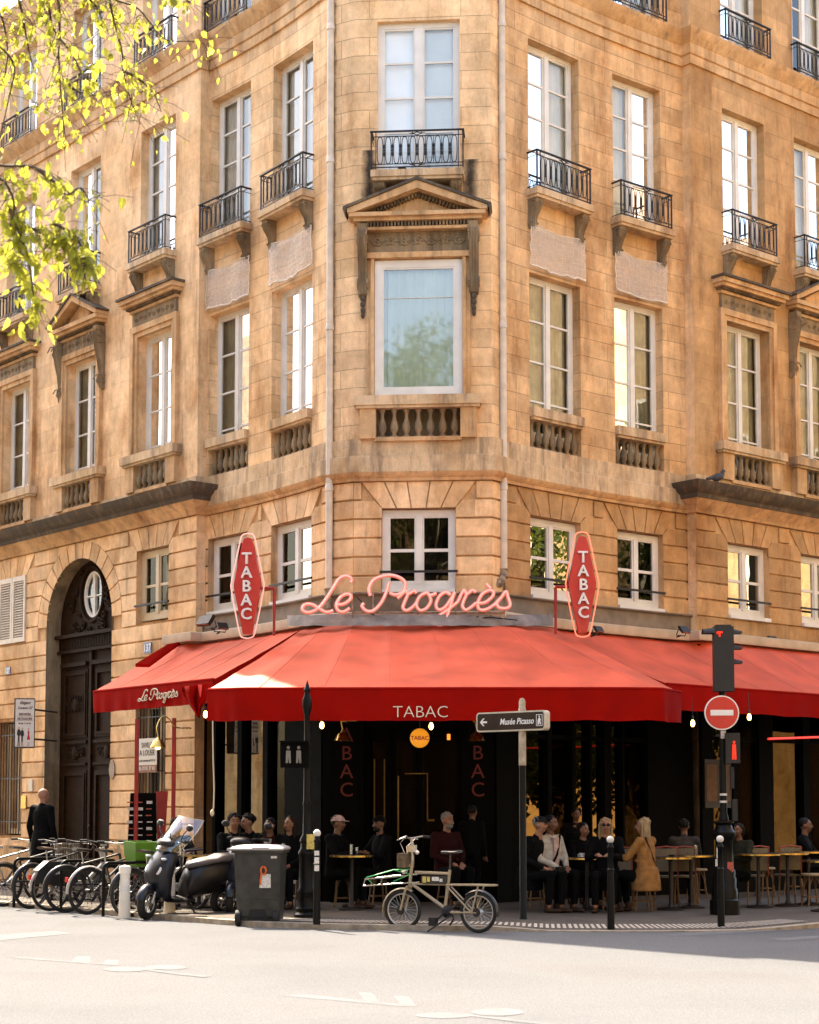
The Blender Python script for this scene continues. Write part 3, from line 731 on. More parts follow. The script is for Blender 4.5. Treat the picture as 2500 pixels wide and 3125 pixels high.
for e,n0,z0,z1 in((.98,.20,10.80,10.85),(1.04,.27,10.93,10.985),(1.10,.34,10.985,11.05)): fr.box(m,-e,e,0,n0,z0,z1)
for sg in(-1,1): fr.poly(m,[(0,11.55),(0,11.42),(sg*1.02,11.05),(sg*1.13,11.05),(sg*1.13,11.11)],0,.36)
fr.poly(m,[(-.95,11.05),(.95,11.05),(0,11.41)],0,.10)
obj('pediment',m,MATS['stone_trim'],BLD,30)
for q in range(34):
    x=-.95+1.9*(q+.5)/34; fr.box(den,x-.016,x+.016,0,.22,10.855,10.925)
    if abs(x)<.9:
        zz=11.40-(abs(x)/1.0)*.365; fr.box(den,x-.014,x+.014,.1,.20,zz-.06,zz)
obj('dentils',den,MATS['stone_dark'],BLD,0)
m=MB()
for sg in(-1,1): fr.poly(m,[(0,11.60),(0,11.553),(sg*1.135,11.113),(sg*1.16,11.03),(sg*1.20,11.10),(sg*1.19,11.14)],0,.39)
obj('pediment_capping',m,MATS['stone_sooty'],BLD,30,label='black weathered capping on the pediment')
fr2=fr; balustrade(fr,-.68,.68,-1.02,1.02,.14,7)
# flower pot on chamfer balcony
# entresol windows
def entresol(s,u,w_,zt=6.29,bar=True,sill=True,**kw):
    fr=s.frame(u);h=w_/2
    window(fr,-h,h,4.98,zt-.015,[5.62],n=-.12,fw=.10,stile=.10,thin=.05,glass='glass_ent',curtain=kw.get('curtain'),cov=kw.get('cov',(0,1)),mt=kw.get('mt','white_frame'))
    m=MB()
    if sill: fr.box(m,-h+.01,h-.01,-.14,.05,4.91,4.975); obj('window_sill',m,MATS['white_frame'],BLD,30)
    if bar:
        m=MB(); fr.box(m,-h-.03,h+.03,.0,.035,5.24,5.275); obj('window_bar',m,MATS['iron'],BLD,0)
    m=MB(); fr.box(m,-h-.02,h+.02,-.34,-.125,zt-.012,zt+.02)
entresol(CH,CU,1.19); 
for s,l in((WL,ENT['WL']),(WR,ENT['WR']),(MR,ENT['MR'])):
    for i,(t,u,w_) in enumerate(l): entresol(s,u,w_,curtain='curtain_green' if (s is MR and i==1) or (s is WL) else None,cov=(0,1) if s is MR else (.0,.35))
entresol(ML,1.46,1.10,sill=False,mt='cream_frame',curtain='curtain_green',cov=(.0,.4)); entresol(ML,9.5,1.12)
# shutters
fr=ML.frame(6.85); m=MB()
for a,b_ in((-.56,-.01),(.01,.56)):
    fr.box(m,a,a+.06,-.02,.035,4.93,6.30);fr.box(m,b_-.06,b_,-.02,.035,4.93,6.30);fr.box(m,a+.06,b_-.06,-.02,.034,4.93,5.03);fr.box(m,a+.06,b_-.06,-.02,.034,6.2,6.30)
    for q in range(22):
        z=5.05+q*.0525; P=[fr.P(a+.06,-.015,z+.045),fr.P(b_-.06,-.015,z+.045),fr.P(b_-.06,.03,z),fr.P(a+.06,.03,z)]
        m.add(P+[p+Vector((0,0,.008)) for p in P],[(0,1,2,3),(4,7,6,5),(0,4,5,1),(3,2,6,7),(0,3,7,4),(1,5,6,2)])
obj('window_shutters',m,mat('shutter_paint',(.66,.57,.46),.5,noise=.08,nscale=4),BLD,0)
# ---------------- carriage door in the arch ----------------
fr=ML.frame(4.15); nD=-.34
m=MB(); fr.box(m,-1.27,1.27,nD-.08,nD,0,4.60); d=obj('carriage_door',m,MATS['door_wood'],BLD,30)
def dchild(name,mb,mt='door_wood',sm=30): return obj(name,off(mb),MATS[mt],d,sm,world=False)
m=MB()
for sg in(-1,1):
    c=sg*.62
    for (z0,z1) in((.35,2.25),(2.9,4.25)):
        for e,nn in((0,.03),(.05,.05)):
            x0,x1=c-.47+e,c+.47-e
            fr.box(m,x0,x0+.05,nD,nD+nn,z0+e,z1-e);fr.box(m,x1-.05,x1,nD,nD+nn,z0+e,z1-e);fr.box(m,x0+.05,x1-.05,nD,nD+nn-.001,z0+e,z0+e+.05);fr.box(m,x0+.05,x1-.05,nD,nD+nn-.001,z1-e-.05,z1-e)
    fr.box(m,c-.5,c+.5,nD,nD+.10,4.32,4.40); fr.box(m,c-.48,c+.48,nD,nD+.06,2.35,2.40);fr.box(m,c-.48,c+.48,nD,nD+.06,2.78,2.84); fr.box(m,c-.5,c+.5,nD,nD+.07,.1,.28)
dchild('panel_moulding',m)
m=MB()
for sg in(-1,1):
    c=sg*.62
    for zc,rr_ in((3.55,.22),(2.6,.12)):
        for q in range(5):
            x=c+(-.28+.14*q); m.tube([fr.P(x+.07*(1-i/13)*math.cos(i*.8)*(1 if q%2 else -1),nD+.03,zc+rr_*(1-i/13)*math.sin(i*.8)) for i in range(12)],.018,5)
        m.ell(fr.P(c,nD+.03,zc),(.10,.04,.14),10,6,fr.M())
dchild('carving',m)
m=MB(); fr.box(m,-.045,.045,nD,nD+.06,.05,4.6); dchild('meeting_stile',m)
m=MB(); m.ell(fr.P(.12,nD+.1,1.15),.035,8,6); dchild('door_knob',m,'iron')
# lintel, tympanum with oval window
m=MB(); fr.box(m,-1.27,1.27,nD-.05,nD+.10,4.60,4.66); fr.box(m,-1.27,1.27,nD-.05,nD+.05,4.66,4.90); fr.box(m,-1.27,1.27,nD-.05,nD+.16,4.90,4.97)
for q in range(40): x=-1.2+2.4*q/39; fr.box(m,x-.016,x+.016,nD+.05,nD+.075,4.68,4.88)
dchild('lintel',m)
m=MB(); zs_=5.13
rim=[(1.27*math.cos(a),zs_+1.27*math.sin(a)) for a in [math.pi*i/32 for i in range(33)]]+[(-1.27,4.97),(1.27,4.97)]
ov=lambda k,n,rx,rz: [(rx*math.cos(2*math.pi*i/n),5.72+rz*math.sin(2*math.pi*i/n)) for i in range(n)]
# tympanum ring : star-shaped fan between oval and rim
no=48; inner=ov(0,no,.36,.46); outer=[]
for x,z in inner:
    dx,dz=x/.36,(z-5.72)/.46; t=.3
    while True:
        X,Z=dx*t,5.72+dz*t
        if Z<4.97 or (Z>zs_ and X*X+(Z-zs_)**2>1.27**2) or abs(X)>1.27: break
        t+=.01
    outer.append((dx*(t),5.72+dz*(t)))
m.add([fr.P(x,nD+.02,z) for x,z in inner]+[fr.P(x,nD+.02,z) for x,z in outer],[(i,(i+1)%no,no+(i+1)%no,no+i) for i in range(no)])
m.add([fr.P(x,nD+.02,z) for x,z in inner]+[fr.P(x,nD-.10,z) for x,z in inner],[(i,(i+1)%no,no+(i+1)%no,no+i) for i in range(no)])
m.tube([fr.P(x*1.22,nD+.04,5.72+(z-5.72)*1.18) for x,z in inner],.035,6,closed=True)
rg=random.Random(5)
for q in range(70):
    a=rg.uniform(0,2*math.pi); k=rg.uniform(1.45,2.6); x=.36*k*math.cos(a); z=5.72+.46*k*math.sin(a)
    if z<5.02 or x*x+(max(z,zs_)-zs_)**2>1.12**2: continue
    s_=rg.choice((-1,1)); m.tube([fr.P(x+.09*(1-i/12)*math.cos(i*.8+a),nD+.05,z+.09*(1-i/12)*math.sin(i*.8+a)*s_) for i in range(10)],.022,5)
dchild('tympanum',m)
m=MB(); m.tube([fr.P(x,nD-.03,z) for x,z in ov(0,32,.34,.44)],.045,6,closed=True); fr.box(m,-.045,.045,nD-.07,nD,5.30,6.14); fr.box(m,-.32,-.045,nD-.06,nD-.01,5.68,5.71);fr.box(m,.045,.32,nD-.06,nD-.01,5.68,5.71)
dchild('oval_window',m,'white_frame')
m=MB(); o=ov(0,24,.34,.44); m.add([fr.P(x,nD-.05,z) for x,z in o],[tuple(range(24))]); dchild('pane',m,'glass_dark',0)
# ground floor barred windows
def barred(u,w_,z0,z1,nb):
    fr=ML.frame(u);h=w_/2; window(fr,-h,h,z0,z1,[z0+(z1-z0)*.5],n=-.24,fw=.06,stile=.07,glass='glass_dark',curtain=None,mt='cream_frame')
    m=MB()
    for i in range(nb): x=-h+.07+(w_-.14)*i/(nb-1); m.tube([fr.P(x,-.05,z0),fr.P(x,-.05,z1)],.011,6)
    for z in(z0+.25,(z0+z1)/2,z1-.25): fr.box(m,-h,h,-.06,-.04,z-.012,z+.012)
    obj('window_grille',m,MATS['iron'],BLD,40)
barred(1.46,1.0,.93,3.42,9); barred(6.9,1.08,.98,3.27,9); barred(9.5,.98,.98,3.27,8)
m=MB(); fr=ML.frame(6.9); fr.box(m,-.5,.5,-.03,.012,.12,.62)
for i in range(14): fr.box(m,-.47+i*.07,-.45+i*.07,.012,.025,.15,.6)
obj('cellar_grating',m,MATS['iron'],BLD,0)
# plinth
m=MB(); ML_a=[(0,2.86),(5.44,16)]
for a,b_ in ML_a:
    A,B=ML.P(a,.04,0),ML.P(b_,.04,0); A2,B2=ML.P(a,-.03,0),ML.P(b_,-.03,0)
    m.add([A,B,B2,A2]+[v+Vector((0,0,.75)) for v in(A,B,B2,A2)],[(0,1,5,4),(4,5,6,7),(1,2,6,5),(0,4,7,3)])
obj('plinth',m,MATS['stone_trim'],BLD,0)
# ---------------- drainpipes ----------------
def pipe(x,y,zb,tail):
    m=MB(); m.tube([(x,y,zb),(x,y,ZTOP-.4)],.058,14); o=obj('drainpipe',m,MATS['pipe_paint'],BLD,50)
    for z in (6.6,9.25,12.05,14.3):
        m=MB();m.lathe([(.058,0),(.070,.005),(.070,.06),(.064,.07),(.064,.11),(.058,.115)],(x,y,z),14);obj('pipe_collar',off(m),MATS['pipe_paint'],o,50,world=False)
    m=MB(); m.tube(tail,[.066]*len(tail),12); 
    for p,q in zip(tail,tail[1:]): m.tube([Vector(p)+(Vector(q)-Vector(p))*.1,Vector(p)+(Vector(q)-Vector(p))*.22],.078,12)
    obj('pipe_elbow',off(m),MATS['pipe_old'],o,50,world=False)
PLx,PLy=-1.30,27.74; pipe(PLx,PLy,5.0,[(PLx,PLy,5.02),(PLx,PLy,4.9),(PLx-.03,PLy-.04,4.75),(PLx-.02,PLy-.02,4.5)])
PRx,PRy=1.515,27.62; pipe(PRx,PRy,5.30,[(PRx,PRy,5.32),(PRx,PRy-.01,5.22),(PRx-.05,PRy-.05,5.10),(PRx-.25,PRy-.08,4.99),(PRx-.42,PRy-.08,4.90),(PRx-.52,PRy-.07,4.72),(PRx-.52,PRy-.05,4.5)])

# black grime that runs down the wall beside the drainpipes (a stain with its own outline)
gm_=bpy.data.materials.new('grime');gm_.use_nodes=True;N,L=nodes(gm_);b=N['Principled BSDF'];b.inputs['Base Color'].default_value=(.03,.024,.018,1);b.inputs['Roughness'].default_value=.95
uv=N.new('ShaderNodeUVMap');uv.uv_map='uv';sx_=N.new('ShaderNodeSeparateXYZ');L.new(uv.outputs[0],sx_.inputs[0]);ge=N.new('ShaderNodeNewGeometry');nz=N.new('ShaderNodeTexNoise');nz.inputs['Scale'].default_value=5;nz.inputs['Detail'].default_value=9;nz.inputs['Roughness'].default_value=.75;L.new(ge.outputs['Position'],nz.inputs['Vector'])
ad=N.new('ShaderNodeMath');ad.operation='MULTIPLY_ADD';ad.inputs[1].default_value=-1.25
s1=N.new('ShaderNodeMath');s1.operation='SUBTRACT';s1.inputs[1].default_value=.32;L.new(sx_.outputs[0],s1.inputs[0]);s2=N.new('ShaderNodeMath');s2.operation='ABSOLUTE';L.new(s1.outputs[0],s2.inputs[0]);L.new(s2.outputs[0],ad.inputs[0]);L.new(nz.outputs[0],ad.inputs[2]);mr=N.new('ShaderNodeMapRange');mr.inputs[1].default_value=.0;mr.inputs[2].default_value=.45;mr.inputs[3].default_value=0;mr.inputs[4].default_value=.8;L.new(ad.outputs[0],mr.inputs[0]);L.new(mr.outputs[0],b.inputs['Alpha']);MATS['grime']=gm_
def grime(A,B,z0,z1):
    m=MB();m.uv=[];n=V2((B-A).y,-(B-A).x).normalized()*.004;n=n if n.y<0 else -n;A=A+n;B=B+n
    m.add([(A.x,A.y,z0),(B.x,B.y,z0),(B.x,B.y,z1),(A.x,A.y,z1)],[(0,1,2,3)]);m.uv+=[(0,0),(1,0),(1,1),(0,1)];obj('grime_stain',m,gm_,BLD,0)
grime(RA,RA+(BR-RA)*.75,6.9,15);grime(LA,LA+(BL-LA)*.5,5.2,14.8);grime(RA,RA+(BR-RA)*.6,4.9,6.7)

for xa,xb,za,zb_ in ((-.70,-1.03,10.9,12.2),(.72,1.1,10.9,12.0),(-.66,-.95,6.9,8.0),(.68,1.0,6.9,7.9)):
    grime(CH.P(CU+xa,0,0).xy,CH.P(CU+xb,0,0).xy,za,zb_)
# ---------------- text helper ----------------
def textmb(s,size=1,ext=.01,shear=0,bold=0,align='CENTER'):
    c=bpy.data.curves.new('t','FONT');c.body=s;c.size=size;c.extrude=ext;c.shear=shear;c.offset=bold;c.align_x=align;c.resolution_u=3
    o=bpy.data.objects.new('t',c);COL.objects.link(o);dg=bpy.context.evaluated_depsgraph_get();me=bpy.data.meshes.new_from_object(o.evaluated_get(dg))
    v=[tuple(p.co) for p in me.vertices];f=[tuple(p.vertices) for p in me.polygons]
    bpy.data.objects.remove(o);bpy.data.curves.remove(c);bpy.data.meshes.remove(me);return v,f
def puttext(mb,fn,s,size,cx,cz,ext=.004,sx=1,shear=0,bold=0,align='CENTER'):
    """fn(x,n,z)->world"""
    v,f=textmb(s,size,ext,shear,bold,align)
    if not v:return
    mb.add([fn(cx+x*sx,n,cz+y) for x,y,n in v],f)
def uat(sec,xd):
    r=ray(xd,1000);best=None
    for i,(a,b_) in enumerate(zip(sec.p,sec.p[1:])):
        d=b_-a;l=d.length;d=d/l;n=V2(-d.y,d.x);t=n.dot(a)/n.dot(V2(r.x,r.y));u=(V2(r.x,r.y)*t-a).dot(d)
        if -1e-4<=u<=l+1e-4 or (best is None and i==len(sec.p)-2): return sec.cum[i]+u
    return None
# ---------------- cafe front ----------------
CF=thing('shopfront','black wooden cafe front with tall panes and brass door bars under the awnings','shopfront',(.147,27.4,0))
mat('brass',(.55,.36,.10),.25,metal=1,noise=.15,nscale=20); mat('dull_red',(.14,.02,.015),.6,noise=.1); mat('red_paint',(.30,.018,.015),.45,noise=.15,nscale=6)
mat('blind_grey',(.055,.045,.03),.9,noise=.15,nscale=6); mat('cream_panel',(.52,.42,.28),.8,noise=.1)
mat('amber_glass',(.9,.4,.05),.3,noise=0,emit=(1,.45,.08),es=2.2)
mat('bulb_glow',(1,.6,.3),.3,noise=0,emit=(1,.45,.12),es=4)
m=MB()
sweep(m,[ML.P(-.0,0,0).xy.copy() if False else V2(*(QL)),LB]+list(reversed(WL.p))[1:]+[BL,BR]+WR.p+[QR,MR.p[1]],[(-.5,3.60),(.10,3.60),(.13,3.66),(.13,4.28),(.16,4.36),(-.5,4.36)])
obj('fascia',m,MATS['shop_black'],CF,30)
def front(sec,spans,zb=.55,blinds=False,z1=3.60,tr=None,door=None):
    """spans: list of (u0,u1) glass; everything else up to bounds is dark joinery"""
    fm=MB();gl=MB();bl=MB();us=[0]+[v for s in spans for v in s]+[sec.L]
    k=0
    for i in range(0,len(us)-1,2):   # solid
        a,b_=us[i],us[i+1]
        if b_-a>.02:
            p=[sec.P(a,-.08,0),sec.P(b_,-.08,0),sec.P(b_,.06,0),sec.P(a,.06,0)]
            n=max(1,int((b_-a)/.4)); rings=[[sec.P(a+(b_-a)*j/n,-.5,0),sec.P(a+(b_-a)*j/n,.07,0),sec.P(a+(b_-a)*j/n,.07,3.6),sec.P(a+(b_-a)*j/n,-.5,3.6)] for j in range(n+1)]; fm.loft(rings)
    for a,b_ in spans:
        fr=sec.frame((a+b_)/2);h=(b_-a)/2
        fr.box(fm,-h,h,-.5,.05,0,zb); fr.box(fm,-h,h,-.06,.02,zb,zb+.08);fr.box(fm,-h,h,-.06,.02,3.5,3.6)
        if tr: fr.box(fm,-h,h,-.06,.03,tr,tr+.07)
        gl.add([fr.P(-h,-.03,zb+.08),fr.P(h,-.03,zb+.08),fr.P(h,-.03,3.5),fr.P(-h,-.03,3.5)],[(0,1,2,3)])
        if blinds:
            bl.add([fr.P(-h,-.12,1.84),fr.P(h,-.12,1.84),fr.P(h,-.12,3.5),fr.P(-h,-.12,3.5)],[(0,1,2,3)])
    return fm,gl,bl
def sub(mb,L=(.147,27.4,0)):
    mb.v=[(x-L[0],y-L[1],z-L[2]) for x,y,z in mb.v];return mb
sp=sorted([tuple(sorted((uat(WL,a),uat(WL,b_)))) for a,b_ in((424,460),(466,511),(520,564),(574,610))])
fm,gl,bl=front(WL,sp,blinds=True); obj('joinery',fm,MATS['shop_black'],CF,0); obj('pane',gl,MATS['glass_left'],CF,0); obj('roller_blind',bl,MATS['blind_grey'],CF,0)
m=MB()
for a,b_ in sp:
    fr=WL.frame((a+b_)/2);h=(b_-a)/2; fr.box(m,-h*.5,h*.6,-.3,-.28,.6,1.82)
obj('sunlit_panel',m,MATS['cream_panel'],CF,0)  # added cream boards standing in for sunlit brightness behind the lower panes
sp=sorted([tuple(sorted((uat(WR,a),uat(WR,b_)))) for a,b_ in((1090,1144),(1152,1195),(1202,1232),(1236,1262),(1276,1300),(1304,1352))])
fm,gl,bl=front(WR,sp,tr=2.62); obj('joinery',fm,MATS['shop_black'],CF,0); obj('pane',gl,MATS['glass_shop'],CF,0)
sp=[(.3,.85),(1.0,1.6),(2.0,2.9),(3.1,3.9),(4.6,5.6),(5.8,6.8),(8,9),(9.2,10.2)]
fm,gl,bl=front(MR,sp,tr=2.7); obj('joinery',fm,MATS['shop_black'],CF,0); obj('pane',gl,MATS['glass_shop_dark'],CF,0)
# slatted blinds high behind the right-hand panes
m=MB()
for xa,xb in((1090,1144),(1236,1255),(1262,1300)):
    a,b_=sorted((uat(WR,xa),uat(WR,xb)));fr=WR.frame((a+b_)/2);h=(b_-a)/2
    for i in range(10): z=2.75+i*.065; fr.box(m,-h,h,-.10,-.085,z,z+.03)
obj('slatted_blind',m,MATS['dark_wood'],CF,0)
# chamfer: pilasters, doors
for s in (SL,SR):
    m=MB(); m.loft([[s.P(u,-.5,0),s.P(u,.07,0),s.P(u,.07,3.6),s.P(u,-.5,3.6)] for u in(0,s.L)]); obj('joinery',m,MATS['shop_black'],CF,0)
fr=CH.frame(CU)
def cx_(xd): return (uat(CH,xd)-CU)
for xd in (733,1005):
    x=cx_(xd);m=MB();fr.box(m,x-.26,x+.26,-.5,.07,0,3.6);fr.box(m,x-.17,x+.17,.07,.085,1.2,3.3);fr.box(m,x-.2,x+.2,.07,.10,.1,1.1)
    o=obj('pilaster',m,MATS['shop_black'],CF,0)
    m=MB()
    for i,ch in enumerate('TABAC'): puttext(m,lambda a,n,z:fr.P(a,.09+n,z),ch,.32,x,2.83-i*.29,ext=.004)
    obj('lettering',sub(m),MATS['dull_red'],o,0,world=False)
m=MB();xa,xb=cx_(733)+.26,cx_(1005)-.26
doors=[(xa,xa+.42,False),(xa+.45,(xa+xb)/2+.05,True),((xa+xb)/2+.08,xb,True)]
gl=MB();br=MB()
fr.box(m,xa,xb,-.5,.0,2.75,3.6)
for a,b_,dd in doors:
    fr.box(m,a,a+.07,-.32,-.25,0,2.75);fr.box(m,b_-.07,b_,-.32,-.25,0,2.75);fr.box(m,a+.07,b_-.07,-.32,-.25,0,.45);fr.box(m,a+.07,b_-.07,-.32,-.25,2.6,2.75)
    gl.add([fr.P(a+.07,-.28,.45),fr.P(b_-.07,-.28,.45),fr.P(b_-.07,-.28,2.6),fr.P(a+.07,-.28,2.6)],[(0,1,2,3)])
for xd in(787,808): x=cx_(xd); br.tube([fr.P(x,-.2,1.32),fr.P(x,-.2,2.27)],.011,6)
x=cx_(898); br.tube([fr.P(x,-.2,1.3),fr.P(x,-.2,2.05)],.010,6); fr.box(br,cx_(850),x,-.245,-.235,2.03,2.045); fr.box(br,x,cx_(912),-.23,-.20,1.28,1.31)
fr.box(br,cx_(835),cx_(838),-.24,-.23,1.0,2.0)
obj('door_leaf',m,MATS['shop_black'],CF,0);obj('pane',gl,MATS['glass_shop_dark'],CF,0);obj('brass_bars',br,mat('old_brass',(.16,.10,.035),.4,metal=1,noise=.2),CF)
# menu frame on right
q=uat(MR,1480); fr=MR.frame(max(.5,q)) if q else MR.frame(1)
m=MB();
# ---------------- awning cassette and zinc ledge ----------------
pb=[V2(*ML.P(.62,0,0)[:2]),QL,LB]+list(reversed(WL.p))[1:]+[BL,BR]+WR.p+[QR,MR.p[1]]
m=MB();sweep(m,pb,[(0,4.42),(.30,4.42),(.31,4.45),(.31,4.57),(.28,4.585),(0,4.60)]);obj('awning_cassette',m,MATS['beige_metal'],BLD,30,label='long beige box beam above the red awnings')
pz=[LB]+list(reversed(WL.p))[1:]+[BL,BR]+WR.p+[RB]
m=MB();sweep(m,pz,[(0,4.60),(.06,4.60),(.06,4.86),(.12,4.89),(.12,4.91),(0,4.91)]);obj('zinc_ledge',m,MATS['zinc'],BLD,30)
# ---------------- awnings ----------------
def cloth(rows,name,parent,matn='red_cloth',smooth=60,label=None,wr=0,seed=1):
    m=MB();m.loft(rows,cap=False,closed=False);return obj(name,m,MATS[matn],parent,smooth,label=label)
def resample(pts,n):
    cum=[0]
    for a,b_ in zip(pts,pts[1:]):cum.append(cum[-1]+(b_-a).length)
    out=[]
    for i in range(n+1):
        t=cum[-1]*i/n;j=0
        while j<len(cum)-2 and t>cum[j+1]:j+=1
        out.append(pts[j].lerp(pts[j+1],(t-cum[j])/(cum[j+1]-cum[j])))
    return out
def awning(name,label,top,front,val,n=60,m_=12,sag=.05,folds=.022,seams=9,seed=1,ends=True):
    c=sum((p for p in front),Vector())/len(front); t=thing(name,label,'awning',(c.x,c.y,front[0].z-val),0,'red cafe awnings')
    T=resample(top,n);F=resample(front,n);rg=random.Random(seed);rows=[]
    for j in range(m_+1):
        f=j/m_;rows.append([T[i].lerp(F[i],f)+Vector((rg.gauss(0,.002),0,-1.5*sag*math.sin(math.pi*f)*(.25+.75*abs(math.sin(math.pi*seams*i/n)))+.006*math.sin(i*.55+j*.9+seed)*math.sin(j*.7+i*.13)+rg.gauss(0,.0022)))+Vector((0,0,.008*math.sin(i*.9+seed)*f)) for i in range(n+1)])
    cloth(rows,'canopy',t,'red_canopy')
    # seam ridges
    m=MB()
    for k in range(1,seams):
        i=round(n*k/seams); m.tube([rows[j][i] for j in range(m_+1)],.0055,5)
    obj('seams',m,MATS['red_canopy'],t)
    out=[]
    for i in range(n+1):
        a=F[max(i-1,0)];b_=F[min(i+1,n)];d=(b_-a).normalized();out.append(Vector((d.y,-d.x,0)))
    vr=[]
    for j in range(6):
        f=j/5;vr.append([F[i]+out[i]*(.015+folds*f*math.sin(i*1.7+seed+2*math.sin(i*.4)))+Vector((0,0,-val*f-.010*f*f*abs(math.sin(math.pi*seams*i/n))+.004*f*math.sin(i*.8+seed))) for i in range(n+1)])
    v=cloth(vr,'valance',t)
    m=MB();m.tube([p+o*.004 for p,o in zip(F,out)],.022,8);obj('front_bar',m,MATS['red_cloth'],t)
    m=MB();m.tube([p for p in vr[-1]],.007,5);obj('hem',m,MATS['red_cloth'],t)
    if ends:
        for side in(0,-1):
            col_=[r[side] for r in rows]; zb=F[side].z-val*.9
            m=MB(); k=len(col_)//2
            m.loft([[p for p in col_],[Vector((p.x,p.y,max(zb,p.z-val))) if True else p for p in col_]],cap=False,closed=False); obj('side_flap',m,MATS['red_cloth'],t,60)
    m=MB()
    for k in range(3):
        i=round(n*(.18+.32*k)); a,b_=T[i],F[i]; md=a.lerp(b_,.5)+(F[min(i+4,n)]-F[i])*1.5; md.z=a.z-.45
        m.tube([a+Vector((0,0,-.35)),Z(md,b_.z-.02),b_.lerp(a,.03)+Vector((0,0,-.10))],.022,6)
    obj('folding_arm',m,MATS['iron'],t)
    return t,F,out,vr
def Z(p,z): return Vector((p.x,p.y,z))
D0=24.2
tp=[Z(at(640,1318,28.0),4.40),Z(at(700,1318,27.45),4.40),Z(at(745,1318,27.2),4.40),Z(at(1035,1318,27.1),4.40),Z(at(1075,1318,27.3),4.40),Z(at(1165,1318,28.0),4.40)]
z0=at(870,1450,D0).z
fp=[Z(at(440,1450,24.7),z0+.02),Z(at(505,1450,D0+.05),z0),Z(at(870,1450,D0),z0),Z(at(1300,1450,D0-.02),z0),Z(at(1392,1450,D0+.05),z0),Z(at(1434,1451,24.9),z0)]
awn,F,O,VR=awning('awning','wide central red awning spread in front of the corner with TABAC on its valance',tp,fp,.44,n=72,seams=8,sag=.04,seed=2)
def onval(F,O,x,n,z):  # text on valance; x measured in world X
    for i in range(len(F)-1):
        if F[i].x<=x<=F[i+1].x:
            t=(x-F[i].x)/(F[i+1].x-F[i].x);p=F[i].lerp(F[i+1],t);return p+O[i]*(.035+n)+Vector((0,0,z-p.z))
    return F[0]+Vector((0,0,z-F[0].z))
mat('print_cream',(.68,.60,.46),.7,noise=.1,nscale=15)
m=MB();q0=at(886,1508,D0)
puttext(m,lambda x,n,z:onval(F,O,x,n,z),'TABAC',.235,q0.x,q0.z-.02,ext=.002,sx=1.04,bold=-.004);obj('lettering',m,MATS['print_cream'],awn,0)
tl=[Z(ML.P(.55,.2,0),4.40),Z(QL+NL*.2,4.40)]+[Z(WL.P(u,.2,0),4.40) for u in(3.5,2.6,1.8,1.0,.4)]
fl=[Vector((-5.46,29.88,3.50)),Vector((-3.06,27.06,3.50))]
awl,F2,O2,V2r=awning('awning','narrower red awning along the left street with the script name on its valance',tl,fl,.36,n=40,seams=5,sag=.03,seed=5)
tr_=[Z(WR.P(u,.2,0),4.40) for u in(.6,1.6,2.6,3.6,4.2)]+[Z(QR+NR*.2,4.40),Z(MR.P(9,.2,0),4.40)]
g1=Vector((4.05,27.25,3.44));fr_=[g1,g1+Vector((DR.x,DR.y,0))*11]
awning('awning','long red awning running away along the right street behind the traffic light',tr_,fr_,.39,n=70,seams=9,sag=.05,seed=8)
# script strokes (u to the right, v up; letter height about 1)
SCR=[[(738,592),(743,580),(733,567),(709,562),(682,576),(655,617),(623,667),(586,713),(545,735),(514,731),(507,713),(523,697),(555,699),(586,717),(623,735),(655,726)],
[(673,698),(706,695),(734,675),(738,655),(718,648),(688,664),(670,698),(677,726),(704,733),(734,715)],
[(832,656),(826,622),(846,583),(888,563),(940,559),(984,577),(999,604),(984,640),(950,652),(924,642)],[(922,590),(908,640),(882,692),(846,728),(812,728),(793,708),(800,691)],
[(962,668),(990,642),(1000,630),(1012,648),(1040,634),(1052,644)],[(1012,648),(994,690),(988,714),(1004,727),(1032,712),(1054,688)],
[(1104,640),(1068,660),(1052,700),(1070,726),(1100,716),(1121,682),(1111,650),(1097,640),(1120,654),(1148,644)],
[(1216,652),(1190,640),(1160,662),(1146,702),(1160,723),(1190,710),(1222,664),(1236,638)],[(1232,645),(1212,714),(1192,770),(1166,796),(1146,782),(1156,756),(1202,724),(1250,686)],
[(1250,686),(1270,644),(1281,630),(1293,648),(1320,630),(1336,640)],[(1293,648),(1272,700),(1286,724),(1312,712),(1338,690)],
[(1338,690),(1376,690),(1410,666),(1421,642),(1402,630),(1366,650),(1346,690),(1352,720),(1382,723),(1420,702),(1450,672)],[(1385,600),(1408,622)],
[(1426,702),(1460,662),(1481,636),(1490,662),(1500,700),(1482,716),(1448,713),(1436,696)]]
def cr(pts,k=6):
    out=[];P=[pts[0]]+list(pts)+[pts[-1]]
    for i in range(1,len(P)-2):
        p0,p1,p2,p3=P[i-1:i+3]
        for j in range(k):
            t=j/k;out.append(tuple(.5*((2*b_)+(c-a)*t+(2*a-5*b_+4*c-d)*t*t+(-a+3*b_-3*c+d)*t**3) for a,b_,c,d in zip(p0,p1,p2,p3)))
    out.append(tuple(P[-2]));return out
mat('neon_pink',(.70,.27,.23),.35,noise=.1,nscale=10,emit=(1,.30,.24),es=.05); mat('neon_tube',(.85,.50,.46),.2,noise=0,emit=(1,.42,.36),es=.10); mat('neon_red',(.8,.18,.12),.3,noise=0,emit=(1,.22,.14),es=.22)
NS=thing('neon_sign','pink script neon sign spelling the cafe name on a frame over the central awning','neon sign',tuple(at(856,1300,26.95)))
m=MB();t2=MB();wd=Vector((E0.x,E0.y,0))
base=at(860,1260,26.95);sc_=.6377/2500*1725*(26.95/FPX)*K
def nsp(zx,zy,n=0):
    xd=(600+zx*.6377)/K;yd=(1400+zy*.6377)/K; p=at(xd,yd,26.95); return p+Vector((0,-n,0))
